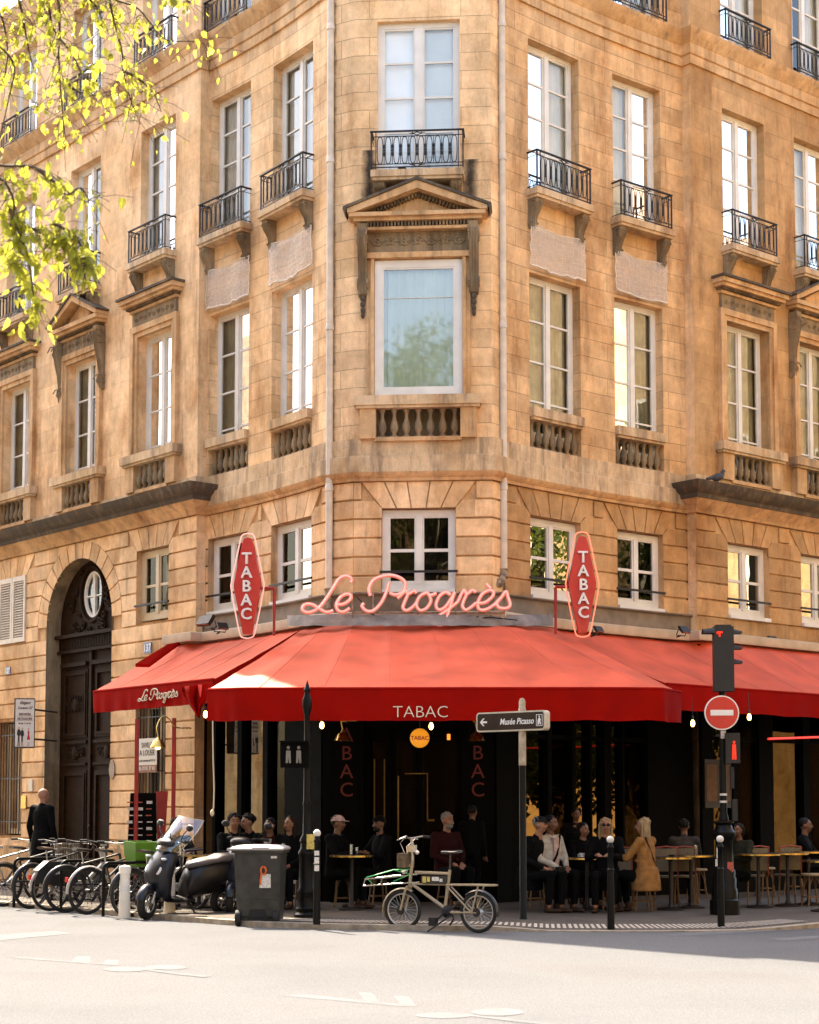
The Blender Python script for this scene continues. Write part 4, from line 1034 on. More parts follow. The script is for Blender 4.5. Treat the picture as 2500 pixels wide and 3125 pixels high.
for s in SCR:
    c=cr(s); m.loft([[nsp(x,y,0)+v for v in vs_] for (x,y),vs_ in zip(c,[[Vector((0,0,0))]*4]*len(c))]) if False else m.tube([nsp(x,y,.0) for x,y in c],.030,8)
    t2.tube([nsp(x,y,.034) for x,y in c],.011,6)
obj('letter_body',m,MATS['neon_pink'],NS);obj('neon_tubing',t2,MATS['neon_tube'],NS)
m=MB()
for y in(1248,1290): m.tube([at(742,y,27.02),at(1062,y,27.02)],.014,6)
for x in(742,786,880,960,1028,1062): m.tube([at(x,1247,27.02),at(x,1300,27.02)],.012,6)
for x in(786,960): m.tube([at(x,1250,27.02),at(x,1262,27.4)],.012,6)
obj('support_frame',m,MATS['pipe_old'],NS)
# cable
m=MB();m.tube([at(x,y,27.0) for x,y in((752,1258),(762,1268),(760,1282),(775,1290),(800,1300),(850,1305),(905,1300),(960,1308),(1030,1300),(1090,1306))],.009,5)
for k in range(6):
    x=880+k*22;m.tube([at(x,1296,26.98),at(x+8,1304,26.95),at(x+18,1297,26.98)],.008,5)
solo('cable','' or m,MATS['black_paint'],'loose black cable lying along the top of the central awning','cable')
# tarp strip above the awning
rg=random.Random(4);rows=[]
for j in range(5):
    row=[]
    for i in range(41):
        xd=605+560*i/40; d=27.9-1.0*math.sin(math.pi*min(1,max(0,i/40)))**.5; row.append(at(xd,1300+5*j+(3 if i<5 else 0)*0,d-.02*j)+Vector((0,-.02*j+.02*math.sin(i*1.9+j),rg.uniform(-.008,.008)+.04-.03*j/4)))
    rows.append(row)
m=MB();m.loft(rows,cap=False,closed=False);solo('tarpaulin',m,mat('tarp_grey',(.20,.17,.145),.75,noise=.3,nscale=5,bump=.4),'crumpled grey tarpaulin strip covering the top edge of the central awning','tarpaulin')
# side hood of left awning
m=MB();a=[at(352,1357,30.2),at(380,1351,30.6),at(314,1399,29.4),at(285,1398,29.2)]
m.add([p for p in(a[0],a[1],a[2],a[3])]+[p+Vector((0,.02,-.05)) for p in a],[(0,1,2,3),(4,7,6,5),(0,4,5,1),(1,5,6,2),(2,6,7,3),(3,7,4,0)])
obj('rolled_end_cover',m,MATS['red_cloth'],awl,0)
# script on left valance
m=MB()
xs=[p[0] for s in SCR for p in s];x0s,x1s=min(xs),max(xs)
pa,pb_=uat.__call__ if False else None,None
def lv(f,z,n=.04):
    i=f*(len(F2)-1);k=int(min(i,len(F2)-2));p=F2[k].lerp(F2[k+1],i-k);return p+O2[k]*n+Vector((0,0,z))
def ffind(xd):
    r=ray(xd,1000);best=0;bd=9
    for k in range(401):
        f=k/400;p=F2[0].lerp(F2[-1],f);e=abs(p.x/p.y-r.x/r.y)
        if e<bd:bd=e;best=f
    return best
fa,fb=ffind(301),ffind(383)
for s in SCR:
    c=cr(s,4);m.tube([lv(fa+(fb-fa)*(x-x0s)/(x1s-x0s),-.17-(y-665)/150*.155) for x,y in c],.0105,5)
obj('lettering',m,MATS['print_cream'],awl)
# crumpled cloth flap hanging between left and central awnings
rg=random.Random(11);rows=[]
pts=[[(383,1446),(440,1440)],[(384,1458),(436,1470)],[(396,1480),(430,1482)],[(408,1498),(424,1492)],[(418,1513),(421,1513)]]
for j,((xa,ya),(xb,yb)) in enumerate(pts):
    row=[]
    for i in range(13):
        f=i/12;row.append(at(xa+(xb-xa)*f,ya+(yb-ya)*f,25.0+.12*math.sin(i*1.1+j)*(1-.15*j)+.1*f))
    rows.append(row)
m=MB();m.loft(rows,cap=False,closed=False);solo('cloth_flap',m,MATS['red_cloth'],'crumpled red cloth flap hanging where the left and central awnings meet','cloth flap')
# ---------------- TABAC diamond signs ----------------
mat('sign_red',(.50,.018,.012),.35,noise=.08,nscale=6,coat=.4);mat('letter_white',(.72,.70,.67),.35,noise=.05)
def diamond(xd,yd,d,label,side,rot):
    p=at(xd,yd,d);k=d/FPX*K
    t=thing('tobacco_sign',label,'sign',(p.x,p.y,p.z-.84),rot,'diamond tobacconist signs')
    hh=103*k;hw=29*k
    m=MB();pol=[(0,hh),(hw*.26,hh*.98),(hw*.42,hh*.86),(hw,.04*hh),(hw,-.04*hh),(hw*.36,-hh*.92),(hw*.30,-hh),(-hw*.30,-hh),(-hw*.36,-hh*.92),(-hw,-.04*hh),(-hw,.04*hh),(-hw*.42,hh*.86),(-hw*.26,hh*.98)]
    m.prism(pol,lambda x,z:Vector((x,-.05,z+.84)),lambda x,z:Vector((x,.05,z+.84)));obj('sign_body',m,MATS['sign_red'],t,30,world=False)
    m=MB()
    for i,ch in enumerate('TABAC'): puttext(m,lambda a,n,z:Vector((a,-.085+n,z+.84)),ch,34*k,0,(46-29.5*i)*k,ext=.03,bold=.004)
    obj('lettering',m,MATS['letter_white'],t,0,world=False)
    m=MB();ho,wo=112*k,36*k
    hf=[(0,1),(.30,.975),(.44,.88),(.70,.48),(.96,.08),(.97,-.06),(.72,-.50),(.48,-.86),(.34,-.97),(0,-1)]
    o=[Vector((x*wo,-.02,z*ho+.84)) for x,z in cr(hf,4)];o=o+[Vector((-v.x,v.y,v.z)) for v in reversed(o[1:-1])]
    m.tube(o,.011,6,closed=True);obj('neon_outline',m,MATS['neon_tube'] if side>0 else MATS['neon_red'],t,world=False)
    m=MB();m.tube([(side*hw,0,.80),(side*(hw+.20),0,.80),(side*(hw+.21),0,.78),(side*(hw+.21),0,.40)],.026,8);m.tube([(side*(hw+.21),0,.42),(side*(hw+.21),0,.05)],.022,8);obj('bracket',m,MATS['red_paint'],t,world=False)
diamond(522,1234,27.1,'red diamond TABAC sign left of the pink script, with its bracket on the right',1,R(-8))
diamond(1226,1231,27.1,'red diamond TABAC sign right of the pink script, with its bracket on the left',-1,R(6))
# round lamp
p=at(884,1555,25.9);t=thing('globe_sign','round amber TABAC lamp hanging under the central awning','lamp',(p.x,p.y,p.z-.14))
m=MB();m.ell((0,0,.145),(.145,.07,.145),24,14);obj('globe',m,mat('globe_amber',(.8,.35,.04),.4,noise=.05,emit=(1,.38,.03),es=.10),t,world=False)
m=MB();puttext(m,lambda a,n,z:Vector((a,-.074+n,z)),'TABAC',.085,0,.115,ext=.003,sx=1.0,bold=.002);obj('lettering',m,MATS['sign_red'],t,0,world=False)
m=MB();m.tube([(0,0,.29),(0,0,.5)],.008,5);m.tube([(0,0,.5),(0,1.0,.5)],.01,5);obj('hanger',m,MATS['iron'],t,world=False)
# bulbs under valances
bl_=[('under the left corner of the central awning',433,1503,24.9),('left of the round amber lamp',678,1526,24.9),('just right of the round amber lamp',908,1528,24.9),('left of the no entry sign',1459,1522,25.8),('right of the no entry sign',1578,1509,26.5)]
for s_,x,y,d in bl_:
    p=at(x,y,d);t=thing('festoon_bulb','glowing bare bulb '+s_,'light bulb',(p.x,p.y,p.z-.06),0,'bare bulbs strung under the awnings')
    m=MB();m.lathe([(.002,0),(.022,.01),(.032,.04),(.026,.08),(.014,.10)],n=10);obj('bulb',m,MATS['bulb_glow'],t,world=False)
    m=MB();m.lathe([(.017,.10),(.017,.15),(.004,.17)],n=8);m.tube([(0,0,.16),(0,.05,.45)],.004,4);obj('socket',m,MATS['iron'],t,world=False)
# brass wall lamps
def walllamp(label,xd,yd,d,lit,back):
    p=at(xd,yd,d);t=thing('wall_lamp',label,'lamp',(p.x,p.y,p.z-.1),0,'brass lamps on the cafe front')
    m=MB();m.lathe([(.016,.20),(.03,.17),(.075,.13),(.130,.03),(.133,.03),(.08,.135),(.0,.185)],n=18);obj('lamp_shade',m,MATS['brass'],t,world=False)
    if lit: m=MB();m.ell((0,-.02,.04),.045,10,8);obj('bulb',m,MATS['bulb_glow'],t,world=False)
    m=MB();b_=Vector(back);m.tube(cr([(0,0,.2),(-.02,.0,.36),(.05,.03,.52),(.15,.08,.50),(.26,.14,.36),(b_.x,b_.y,.36)],5),.010,6);m.lathe([(.04,0),(.04,.02),(.01,.03)],c=(b_.x,b_.y,.34),n=10);obj('swan_neck',m,MATS['brass'],t,world=False)
walllamp('lit brass swan neck lamp beside the A LOUER poster',333,1565,27.6,True,(.45,.3,.36))
walllamp('unlit brass lamp over the left TABAC pilaster',722,1550,26.6,False,(0,.45,.36))
walllamp('unlit brass lamp over the right TABAC pilaster',1004,1550,26.5,False,(0,.5,.36))
walllamp('small amber wall lamp right of the cafe door',947,1553,26.8,False,(0,.3,.36)) if False else None
# floodlights
def flood(label,xd,yd,d,s=1,rz=0,dark=True):
    p=at(xd,yd,d);t=thing('floodlight',label,'floodlight',tuple(p),rz,'floodlights on the awning beam')
    M=Matrix.Rotation(R(-35),3,'X');m=MB();m.box((0,-.05*s,.06*s),(.24*s,.05*s,.15*s),M);
    for i in range(5): m.box(((-.09+.045*i)*s,-.0*s,.085*s),(.008,.05*s,.12*s),M)
    obj('lamp_body',m,MATS['iron'],t,0,world=False)
    m=MB();m.box((0,-.074*s,.045*s),(.19*s,.006,.11*s),M);obj('lens',m,mat('flood_lens',(.55,.20,.12),.3,noise=.1),t,0,world=False)
    m=MB();m.tube([(-.13*s,0,.06*s),(-.13*s,.05,-.04),(.13*s,.05,-.04),(.13*s,0,.06*s)],.009,5);m.tube([(0,.05,-.04),(0,.14,-.06)],.015,5);obj('bracket',m,MATS['iron'],t,world=False)
flood('large black square floodlight left of the left diamond sign',438,1317,28.9,1.25,R(-40))
flood('small floodlight with orange lens beside the large black one',466,1325,28.6,.8,R(35))
flood('floodlight on the beam right of the right diamond sign',1258,1331,28.2,.7,R(40))
flood('floodlight on the beam between the right diamond sign and the traffic light',1438,1333,29.6,.85,R(40))
flood('floodlight on the beam right of the traffic light',1625,1353,31.6,.85,R(40))
# house numbers
mat('enamel_blue',(.05,.09,.26),.3,noise=.1,coat=.4)
def plate(label,sec,u,z,w_,h,txt,seed=0,bg_='enamel_blue',fg='letter_white',n=.004):
    fr=sec.frame(u);p=fr.P(0,0,z);t=thing('house_number' if txt else 'plate',label,'number plate' if txt else 'plate',tuple(p))
    m=MB();fr.box(m,-w_/2,w_/2,n,n+.014,z,z+h);obj('plate',m,MATS[bg_],t,30)
    if txt: m=MB();puttext(m,lambda a,nn,zz:fr.P(a,n+.018+nn,zz),txt,h*.95,0,z+h*.18,ext=.001,sx=.9,bold=.004);obj('lettering',m,MATS[fg],t,0)
plate('blue enamel 137 plate just left of the awning edge',ML,uat(ML,316),at(316,1376,31.9).z,.27,.20,'137')
plate('small blue 137 plate on the wall left of the arched door',ML,uat(ML,25),at(25,1412,35.0).z,.20,.15,'137')
def wbox(name,label,cat,u,z,w_,h,dep,mt,oval=False):
    fr=ML.frame(u);m=MB()
    if oval: m.prism([(w_/2*math.cos(a),z+h/2+h/2*math.sin(a)) for a in[2*math.pi*i/20 for i in range(20)]],lambda x,zz:fr.P(x,dep,zz),lambda x,zz:fr.P(x,.002,zz))
    else: fr.box(m,-w_/2,w_/2,.002,dep,z,z+h)
    return solo(name,m,MATS[mt],label,cat)
mat('bronze_plate',(.30,.22,.16),.5,metal=.3,noise=.3,nscale=30)
wbox('intercom_panel','white intercom panel on the wall left of the standing man','intercom',uat(ML,77),at(77,1664,33.5).z,.16,.24,.03,'shutter_paint')
wbox('letter_plate','yellow metal letter plate below the white intercom','letter plate',uat(ML,63),at(63,1702,33.8).z,.20,.26,.03,'brass')
wbox('plaque','grey oval plaque on the wall right of the arched door','plaque',uat(ML,245),at(245,1640,32.4).z,.20,.36,.02,'bronze_plate',True)
# rental poster
fr=ML.frame(uat(ML,320));zt=at(320,1555,31.8).z;zb_=at(320,1627,31.8).z;h=zt-zb_
t=thing('rental_poster','white and brown A LOUER poster behind the lit brass lamp','poster',tuple(fr.P(0,.02,zb_)))
mat('paper',(.68,.65,.58),.7,noise=.05);mat('paper_brown',(.30,.14,.08),.7,noise=.05);mat('ink',(.03,.025,.025),.7,noise=0)
m=MB();fr.box(m,-.33,.33,.03,.036,zb_+h*.22,zt);obj('sheet',m,MATS['paper'],t,0);m=MB();fr.box(m,-.33,.33,.03,.036,zb_,zb_+h*.22);obj('phone_strip',m,MATS['paper_brown'],t,0)
m=MB();f_=lambda a,n,z:fr.P(a,.04+n,z);puttext(m,f_,'SAVILLE',.14,-.0,zt-.17,ext=.001,sx=.8);puttext(m,f_,'A LOUER',.15,0,zt-h*.50,ext=.001,sx=.85);puttext(m,f_,'Local commercial 45 m²',.07,0,zt-h*.68,ext=.001,sx=.85);obj('lettering',m,MATS['ink'],t,0)
m=MB();puttext(m,f_,'06 39 81 37 43',.10,0,zb_+h*.07,ext=.001,sx=.88,bold=.002);obj('phone_number',m,MATS['paper'],t,0)
# tailor sign (box sign projecting)
p=at(50,1575,31.0);t=thing('tailor_sign','white projecting box sign of the clothing repair shop with three dressed figures','sign',tuple(p),R(8))
mat('sign_white',(.62,.57,.52),.5,noise=.05);mat('sign_case',(.06,.05,.05),.5,noise=.1);mat('maroon_ink',(.10,.02,.02),.6,noise=0);mat('red_ink',(.42,.02,.02),.6,noise=0);mat('skin_ink',(.5,.3,.2),.6,noise=0)
W_=42*K*31/FPX;H_=105*K*31/FPX;m=MB();m.box((0,.08,H_/2),(W_,.16,H_));obj('case',m,MATS['sign_case'],t,0,world=False);m=MB();m.box((.01,-.004,H_/2),(W_*.92,.012,H_*.95));obj('face_panel',m,MATS['sign_white'],t,0,world=False)
m=MB();g=lambda a,n,z:Vector((a+.01,-.013-n*.2,z))
for s_,z,sz,sx,sh in(('Elégant',.88,.075,.85,.35),('Couture 137',.78,.065,.75,.35),('SERVICES',.655,.055,.92,0),('RETOUCHES',.565,.055,.83,0),('09 86 71 79 79',.475,.038,.93,0)): puttext(m,g,s_,sz,0,H_*z,ext=.002,sx=sx,shear=sh,bold=.002)
for z in(.64,.55): m.box((.01,-.013,H_*z),(W_*.8,.003,.004))
obj('lettering',m,MATS['maroon_ink'],t,0,world=False)
def fig(mb,x,z,h,w_,kind):
    q=lambda a,b_:Vector((x+a*w_,-.013,z+b_*h)) 
    poly=[(-.3,0),(-.1,0),(-.02,.45),(.05,0),(.25,0),(.2,.5),(.5,.6),(.35,.82),(0,.86),(-.35,.82),(-.5,.6),(-.2,.5)] if kind=='m' else [(-.5,.3),(.5,.3),(.2,.6),(.3,.82),(-.3,.82),(-.2,.6)]
    mb.prism(poly,lambda a,b_:q(a,b_),lambda a,b_:q(a,b_)+Vector((0,.004,0)))
m=MB();fig(m,-.09,.03,.40*H_,.07,'m');fig(m,-.03,.03,.38*H_,.07,'m');obj('dark_figures',m,MATS['ink'],t,0,world=False)
m=MB();fig(m,.08,.06,.33*H_,.06,'f');obj('red_dress',m,MATS['red_ink'],t,0,world=False)
m=MB()
for x,z in((-.09,.40),(-.03,.385),(.08,.375)): m.ell((x,-.012,z*H_),(.016,.006,.022),8,6)
for x in(-.045,-.02,.07,.09): m.box((x,-.012,.06),(.012,.004,.09))
obj('figure_skin',m,MATS['skin_ink'],t,0,world=False)
m=MB();m.tube([(.0,.16,H_*.8),(.5,1.2,H_*.8)],.018,6);m.tube([(.0,.16,H_*.2),(.5,1.2,H_*.2)],.018,6);obj('bracket',m,MATS['iron'],t,world=False)
# pale conduits by the barred window

# red light strip, framed menu, small amber lamp, glass lettering
a=at(1618,1556,27.0);b_=at(1760,1551,29.4);m=MB();m.tube([a,b_],.018,6);solo('light_strip',m,mat('red_glow',(.6,.02,.01),.4,noise=0,emit=(1,.03,.02),es=.15),'thin glowing red light strip under the right awning','light strip')
fr=MR.frame(max(.4,uat(MR,1490)));p=fr.P(0,.09,1.55);t=thing('menu_display','dim framed pair of menus on the dark wall left of the traffic light base','menu frame',tuple(p))
m=MB();fr.box(m,-.36,.36,.075,.10,1.50,2.35);obj('frame',m,MATS['dark_wood'],t,0)
for s_ in(-1,1): m=MB();fr.box(m,s_*.175-.14,s_*.175+.14,.10,.104,1.62,2.26);obj('menu_sheet',m,mat('dim_paper',(.16,.085,.045),.7,noise=.2,nscale=9),t,0)
p=at(945,1552,26.9);t=thing('wall_lamp','small square amber lamp right of the round TABAC lamp','lamp',(p.x,p.y,p.z-.06),0,'brass lamps on the cafe front')
m=MB();m.box((0,0,.06),(.05,.05,.09));obj('lamp_shade',m,mat('amber_dim',(.7,.25,.04),.4,noise=0,emit=(1,.25,.03),es=.35),t,20,world=False);m=MB();m.tube([(0,0,.10),(0,.35,.16)],.008,5);obj('bracket',m,MATS['iron'],t,world=False)
# ---------------- street furniture ----------------
def post(name,label,cat,p,prof,mt='black_paint',n=14,group=None):
    t=thing(name,label,cat,p,0,group);m=MB();m.lathe(prof,n=n);obj('pole',m,MATS[mt],t,world=False);return t
mat('white_ball',(.62,.58,.52),.3,noise=.1);mat('sticker_white',(.6,.57,.52),.5,noise=.3,nscale=60);mat('sticker_red',(.40,.08,.05),.5,noise=.3,nscale=60);mat('sticker_yellow',(.55,.42,.10),.5,noise=.2,nscale=30)
def bollard(x,y,label,z=-.05,h=1.17,st=False):
    p=onground(x,y,z);t=thing('bollard',label,'bollard',tuple(p),0,'slim iron bollards along the kerb')
    m=MB();m.lathe([(.048,0),(.044,.5),(.040,h*.62),(.048,h*.625),(.048,h*.64),(.036,h*.65),(.034,h*.86),(.044,h*.87),(.044,h*.885),(.03,h*.90),(.028,h*.93)],n=12)
    obj('pole',m,MATS['black_paint'],t,world=False);m=MB();m.ell((0,0,h*.96),.048,12,8);obj('cap',m,MATS['white_ball'],t,world=False)
    if st:
        m=MB()
        for z_,s_,k in((.80,.05,0),(.72,.045,1),(.90,.03,0)): m.box((0,-.045,z_),(.06,.012,s_*2))
        obj('stickers',m,MATS['sticker_white'],t,0,world=False)
bollard(667,1947,'slim black bollard with white stickers beside the ornate cast iron post',z=-.0,h=1.2,st=True)
bollard(1287,1957,'slim black bollard in front of the woman in the camel coat')
bollard(1519,1953,'slim black bollard in front of the traffic light base')
PR=[(.17,0),(.17,.04),(.14,.07),(.15,.12),(.125,.16),(.12,.30),(.13,.33),(.13,.36),(.105,.40),(.10,.80),(.115,.84),(.115,.88),(.085,.93),(.08,1.0),(.095,1.02),(.09,1.06),(.055,1.12),(.046,1.5),(.056,1.54),(.046,1.58),(.040,2.3),(.052,2.34),(.040,2.38),(.038,2.74),(.052,2.78),(.068,2.86),(.066,2.95),(.046,3.0),(.045,3.02),(.035,3.05),(.05,3.09),(.03,3.13),(.012,3.19),(.003,3.22)]
p=at(645,1922,23.65);p.z=0;t=post('signal_post','ornate cast iron post with a finial and an unlit pedestrian signal at its left','signal post',tuple(p),PR)
zb=at(625,1620,23.6).z
m=MB();m.box((-.16,-.06,zb+.19),(.38,.26,.34));m.box((-.16,-.22,zb+.37),(.40,.10,.02));obj('signal_box',m,MATS['shop_black'],t,0,world=False)
m=MB()
for x in(-.24,-.10):
    m.ell((x,-.20,zb+.29),(.022,.01,.025),8,6);m.prism([(-.035,0),(-.01,0),(0,.08),(.01,0),(.035,0),(.03,.17),(-.03,.17)],lambda a,b_,x=x:Vector((x+a,-.204,zb+.08+b_)),lambda a,b_,x=x:Vector((x+a,-.192,zb+.08+b_)))
obj('unlit_figures',m,mat('unlit_grey',(.16,.15,.13),.4,noise=.1),t,0,world=False)
m=MB();m.box((.06,-.10,1.02),(.10,.08,.20));m.box((.06,-.145,1.05),(.06,.01,.08));obj('push_button',m,MATS['sticker_yellow'],t,30,world=False)
# traffic light
p=onground(1527,1926);t=thing('traffic_light','traffic light with a small red lit arrow on a stout ornate black base','traffic light',tuple(p))
PB=[(.21,0),(.21,.20),(.185,.22),(.18,.35),(.165,.37),(.165,.50),(.15,.52),(.155,.60),(.13,.64),(.12,1.02),(.15,1.06),(.165,1.10),(.165,1.14),(.13,1.18),(.11,1.24),(.14,1.27),(.14,1.29),(.07,1.31),(.065,1.36),(.05,1.40),(.048,2.1),(.045,3.4)]
m=MB();m.lathe(PB,n=14);obj('pole',m,MATS['black_paint'],t,world=False)
zt=at(1530,1318,24.1).z;zb=at(1530,1455,24.1).z
m=MB();m.box((.02,-.02,(zt+zb)/2),(.27,.20,zt-zb));m.box((.02,.0,zt+.012),(.22,.16,.03));
# rear and side hoods of the three lenses
for i,z in enumerate((zt-.10,zt-.32,zt-.52)):
    m.loft([[Vector((.155+k*.13,-.02+(.07-.02*k)*math.cos(a),z+(.075-.03*k)*math.sin(a))) for a in[math.pi*q/8 for q in range(9)]] for k in(0,.5,1)],cap=False,closed=False)
obj('signal_head',m,mat('signal_black',(.018,.017,.017),.55,noise=.2,nscale=8),t,40,world=False)
m=MB();m.loft([[Vector((-.115-k*.16,-.04+(.10-.015*k)*math.cos(a)-.02,zt-.10+.085*math.sin(a)*(1-.2*k))) for a in[math.pi*q/10 for q in range(11)]] for k in(0,.5,1)],cap=False,closed=False)
obj('visor',m,MATS['signal_black'],t,40,world=False)
m=MB();m.box((-.04,-.128,zt-.085),(.075,.006,.022));m.box((-.045,-.128,zt-.12),(.02,.006,.055));m.box((-.075,-.128,zt-.095),(.02,.006,.03));obj('red_arrow',m,mat('signal_red',(.8,.02,.01),.3,noise=0,emit=(1,.03,.01),es=.22),t,0,world=False)
zq=at(1545,1578,24.1).z
m=MB();m.box((.12,-.02,zq+.02),(.20,.22,.42));m.box((.0,-.02,zq+.2),(.2,.03,.03));obj('pedestrian_signal',m,MATS['signal_black'],t,0,world=False)
m=MB();m.ell((.135,-.135,zq+.10),(.018,.008,.02),8,6);m.prism([(-.03,-.14),(-.008,-.14),(0,-.05),(.008,-.14),(.028,-.14),(.022,.07),(-.022,.07)],lambda a,b_:Vector((.135+a,-.138,zq+b_)),lambda a,b_:Vector((.135+a,-.131,zq+b_)));obj('red_figure',m,MATS['signal_red'],t,0,world=False)
for z in(1.65,1.55): m=MB();m.lathe([(.052,0),(.053,.03)],c=(0,0,z),n=12);obj('clamp_band',m,MATS['sticker_white'],t,0,world=False)
for c_,q_ in(((.0,-.052,2.5),(.07,.006,.11)),((-.10,-.11,.86),(.05,.02,.16)),((-.12,-.09,.72),(.04,.02,.10))): m=MB();m.box(c_,q_);obj('sticker',m,MATS['sticker_white'],t,0,world=False)
m=MB();m.box((.06,-.125,.66),(.08,.008,.14));obj('red_sticker',m,MATS['sticker_red'],t,0,world=False)
m=MB();m.box((.14,-.06,1.45),(.07,.10,.30));m.box((.12,-.03,1.9),(.05,.06,.3));obj('control_box',m,MATS['signal_black'],t,30,world=False)
# no entry sign
c=at(1520,1501,23.95);r_=36.5*K*23.95/FPX
t=thing('no_entry_sign','round red no entry sign with a white bar under the traffic light','sign',(c.x,c.y,c.z-r_))
Mx=Matrix.Rotation(R(90),3,'X')
m=MB();m.lathe([(r_,-.012),(r_,.012),(r_*.0+.001,.012)],c=(0,0,r_),n=40,M=Mx);obj('rim',m,MATS['letter_white'],t,30,world=False)
m=MB();m.lathe([(r_*.93,0),(r_*.93,.004)],c=(0,-.0125,r_),n=40,M=Mx);obj('red_disc',m,MATS['sign_red'],t,30,world=False)
m=MB();m.box((0,-.020,r_),(r_*1.32,.006,r_*.32));obj('white_bar',m,MATS['letter_white'],t,0,world=False)
m=MB();m.box((0,.03,r_),(.06,.05,.3));obj('clamp',m,MATS['signal_black'],t,0,world=False)
# museum direction sign
p=onground(1102,1936);t=thing('direction_sign','black Musée Picasso direction sign with an arrow on a round pole','sign',tuple(p))
ds=p.y;zt=at(1102,1470,ds).z;zs=at(1102,1612,ds).z
m=MB();m.lathe([(.06,0),(.055,.01),(.048,.02),(.046,zs)],n=14);obj('pole',m,MATS['black_paint'],t,world=False)
m=MB();m.lathe([(.050,zs),(.050,zt-.14),(.043,zt-.13),(.045,zt-.05),(.03,zt-.01),(.005,zt)],n=14);obj('pole_sleeve',m,MATS['bronze_plate'] if False else mat('sleeve',(.36,.29,.20),.5,noise=.2,nscale=15),t,world=False)
zc=(at(1075,1495,ds).z+at(1075,1542,ds).z)/2;ang=R(-38);ca,sa=math.cos(ang),math.sin(ang);L0=1.24;Hs=.285;xo=-.155
def sg_(x,n,z):
    x*=.90;z*=.93;X=x+xo;Y=-n-.03;return Vector((X*ca-Y*sa,X*sa+Y*ca,zc-0+z))
def rrect(w_,h,r,n=5):
    o=[]
    for cx,cy,a0 in((w_/2-r,h/2-r,0),(-w_/2+r,h/2-r,90),(-w_/2+r,-h/2+r,180),(w_/2-r,-h/2+r,270)):
        for i in range(n+1): a=R(a0+90*i/n);o.append((cx+r*math.cos(a),cy+r*math.sin(a)))
    return o
m=MB();m.prism(rrect(L0,Hs,.05),lambda x,z:sg_(x,.03,z),lambda x,z:sg_(x,-.09,z));obj('sign_case',m,mat('sign_edge',(.50,.44,.34),.45,noise=.1),t,30,world=False)
m=MB();m.prism(rrect(L0-.045,Hs-.045,.035),lambda x,z:sg_(x,.034,z),lambda x,z:sg_(x,.03,z));obj('sign_face',m,mat('sign_dark',(.022,.014,.012),.35,noise=.1,coat=.3),t,30,world=False)
m=MB();puttext(m,lambda a,n,z:sg_(a,.037+n,z),'Musée Picasso',.125,.12,-.045,ext=.001,sx=.84,shear=.25,bold=.002)
m.prism([(-.55,0),(-.49,.055),(-.465,.055),(-.505,.014),(-.42,.014),(-.42,-.014),(-.505,-.014),(-.465,-.055),(-.49,-.055)],lambda x,z:sg_(x,.038,z),lambda x,z:sg_(x,.035,z))
w4=.10;x4=.525
for a,b_,c_,d_ in((-.055,.055,.075,.082),(-.055,.055,-.082,-.075),(-.055,-.048,-.075,.075),(.048,.055,-.075,.075)): m.prism([(x4+a,c_),(x4+b_,c_),(x4+b_,d_),(x4+a,d_)],lambda x,z:sg_(x,.038,z),lambda x,z:sg_(x,.035,z))
m.prism([(x4-.03,-.065),(x4-.012,-.065),(x4,-.02),(x4+.012,-.065),(x4+.03,-.06),(x4+.016,.0),(x4+.03,.0),(x4+.01,.035),(x4-.01,.035),(x4-.028,0)],lambda x,z:sg_(x,.038,z),lambda x,z:sg_(x,.035,z))
m.prism([(x4+.012*math.cos(q),.052+.014*math.sin(q)) for q in[2*math.pi*k/10 for k in range(10)]],lambda x,z:sg_(x,.038,z),lambda x,z:sg_(x,.035,z))
obj('lettering',m,MATS['letter_white'],t,0,world=False)
# white plastic bollards
mat('plastic_white',(.78,.73,.64),.5,noise=.06,nscale=6)
def wbol(x,y,label):
    p=onground(x,y,ROADZ);t=thing('plastic_bollard',label,'bollard',tuple(p),0,'white plastic lane bollards')
    m=MB();m.lathe([(.088,0),(.085,.05),(.076,.28),(.076,.37),(.071,.375),(.071,.45),(.076,.455),(.076,.53),(.071,.535),(.072,.62),(.083,.625),(.085,.70),(.080,.73),(.03,.74)],n=18);obj('post',m,MATS['plastic_white'],t,world=False)
    m=MB();m.lathe([(.0775,.38),(.0775,.45)],n=18);obj('reflective_band',m,MATS['letter_white'],t,world=False)
wbol(262,1934,'white plastic bollard standing clear beside the bicycle rack');wbol(357,1932,'white plastic bollard half hidden behind the scooter front wheel')
# bicycle rack hoops
def hoop(x,y,label):
    p=onground(x,y,ROADZ);t=thing('bicycle_rack',label,'bicycle rack',tuple(p),math.atan2(DR.y,DR.x),'black hoop bicycle racks')
    W_=.95;H_=.76;r_=.09;pts=[(0,0,0),(0,0,H_-r_)]+[(r_-r_*math.cos(a),0,H_-r_+r_*math.sin(a)) for a in[R(15*i) for i in range(1,7)]]+[(W_-r_+r_*math.sin(a),0,H_-r_+r_*math.cos(a)) for a in[R(15*i) for i in range(7)]]+[(W_,0,0)]
    m=MB();m.tube(pts,.024,10);obj('hoop',m,MATS['black_paint'],t,world=False);m=MB();m.tube([(0,0,.40),(W_,0,.40)],.016,8);obj('crossbar',m,MATS['black_paint'],t,world=False)
hoop(217,1930,'black hoop rack nearest the white plastic bollard');hoop(128,1921,'black hoop rack among the parked bicycles');hoop(29,1911,'black hoop rack farthest left in the bicycle row')
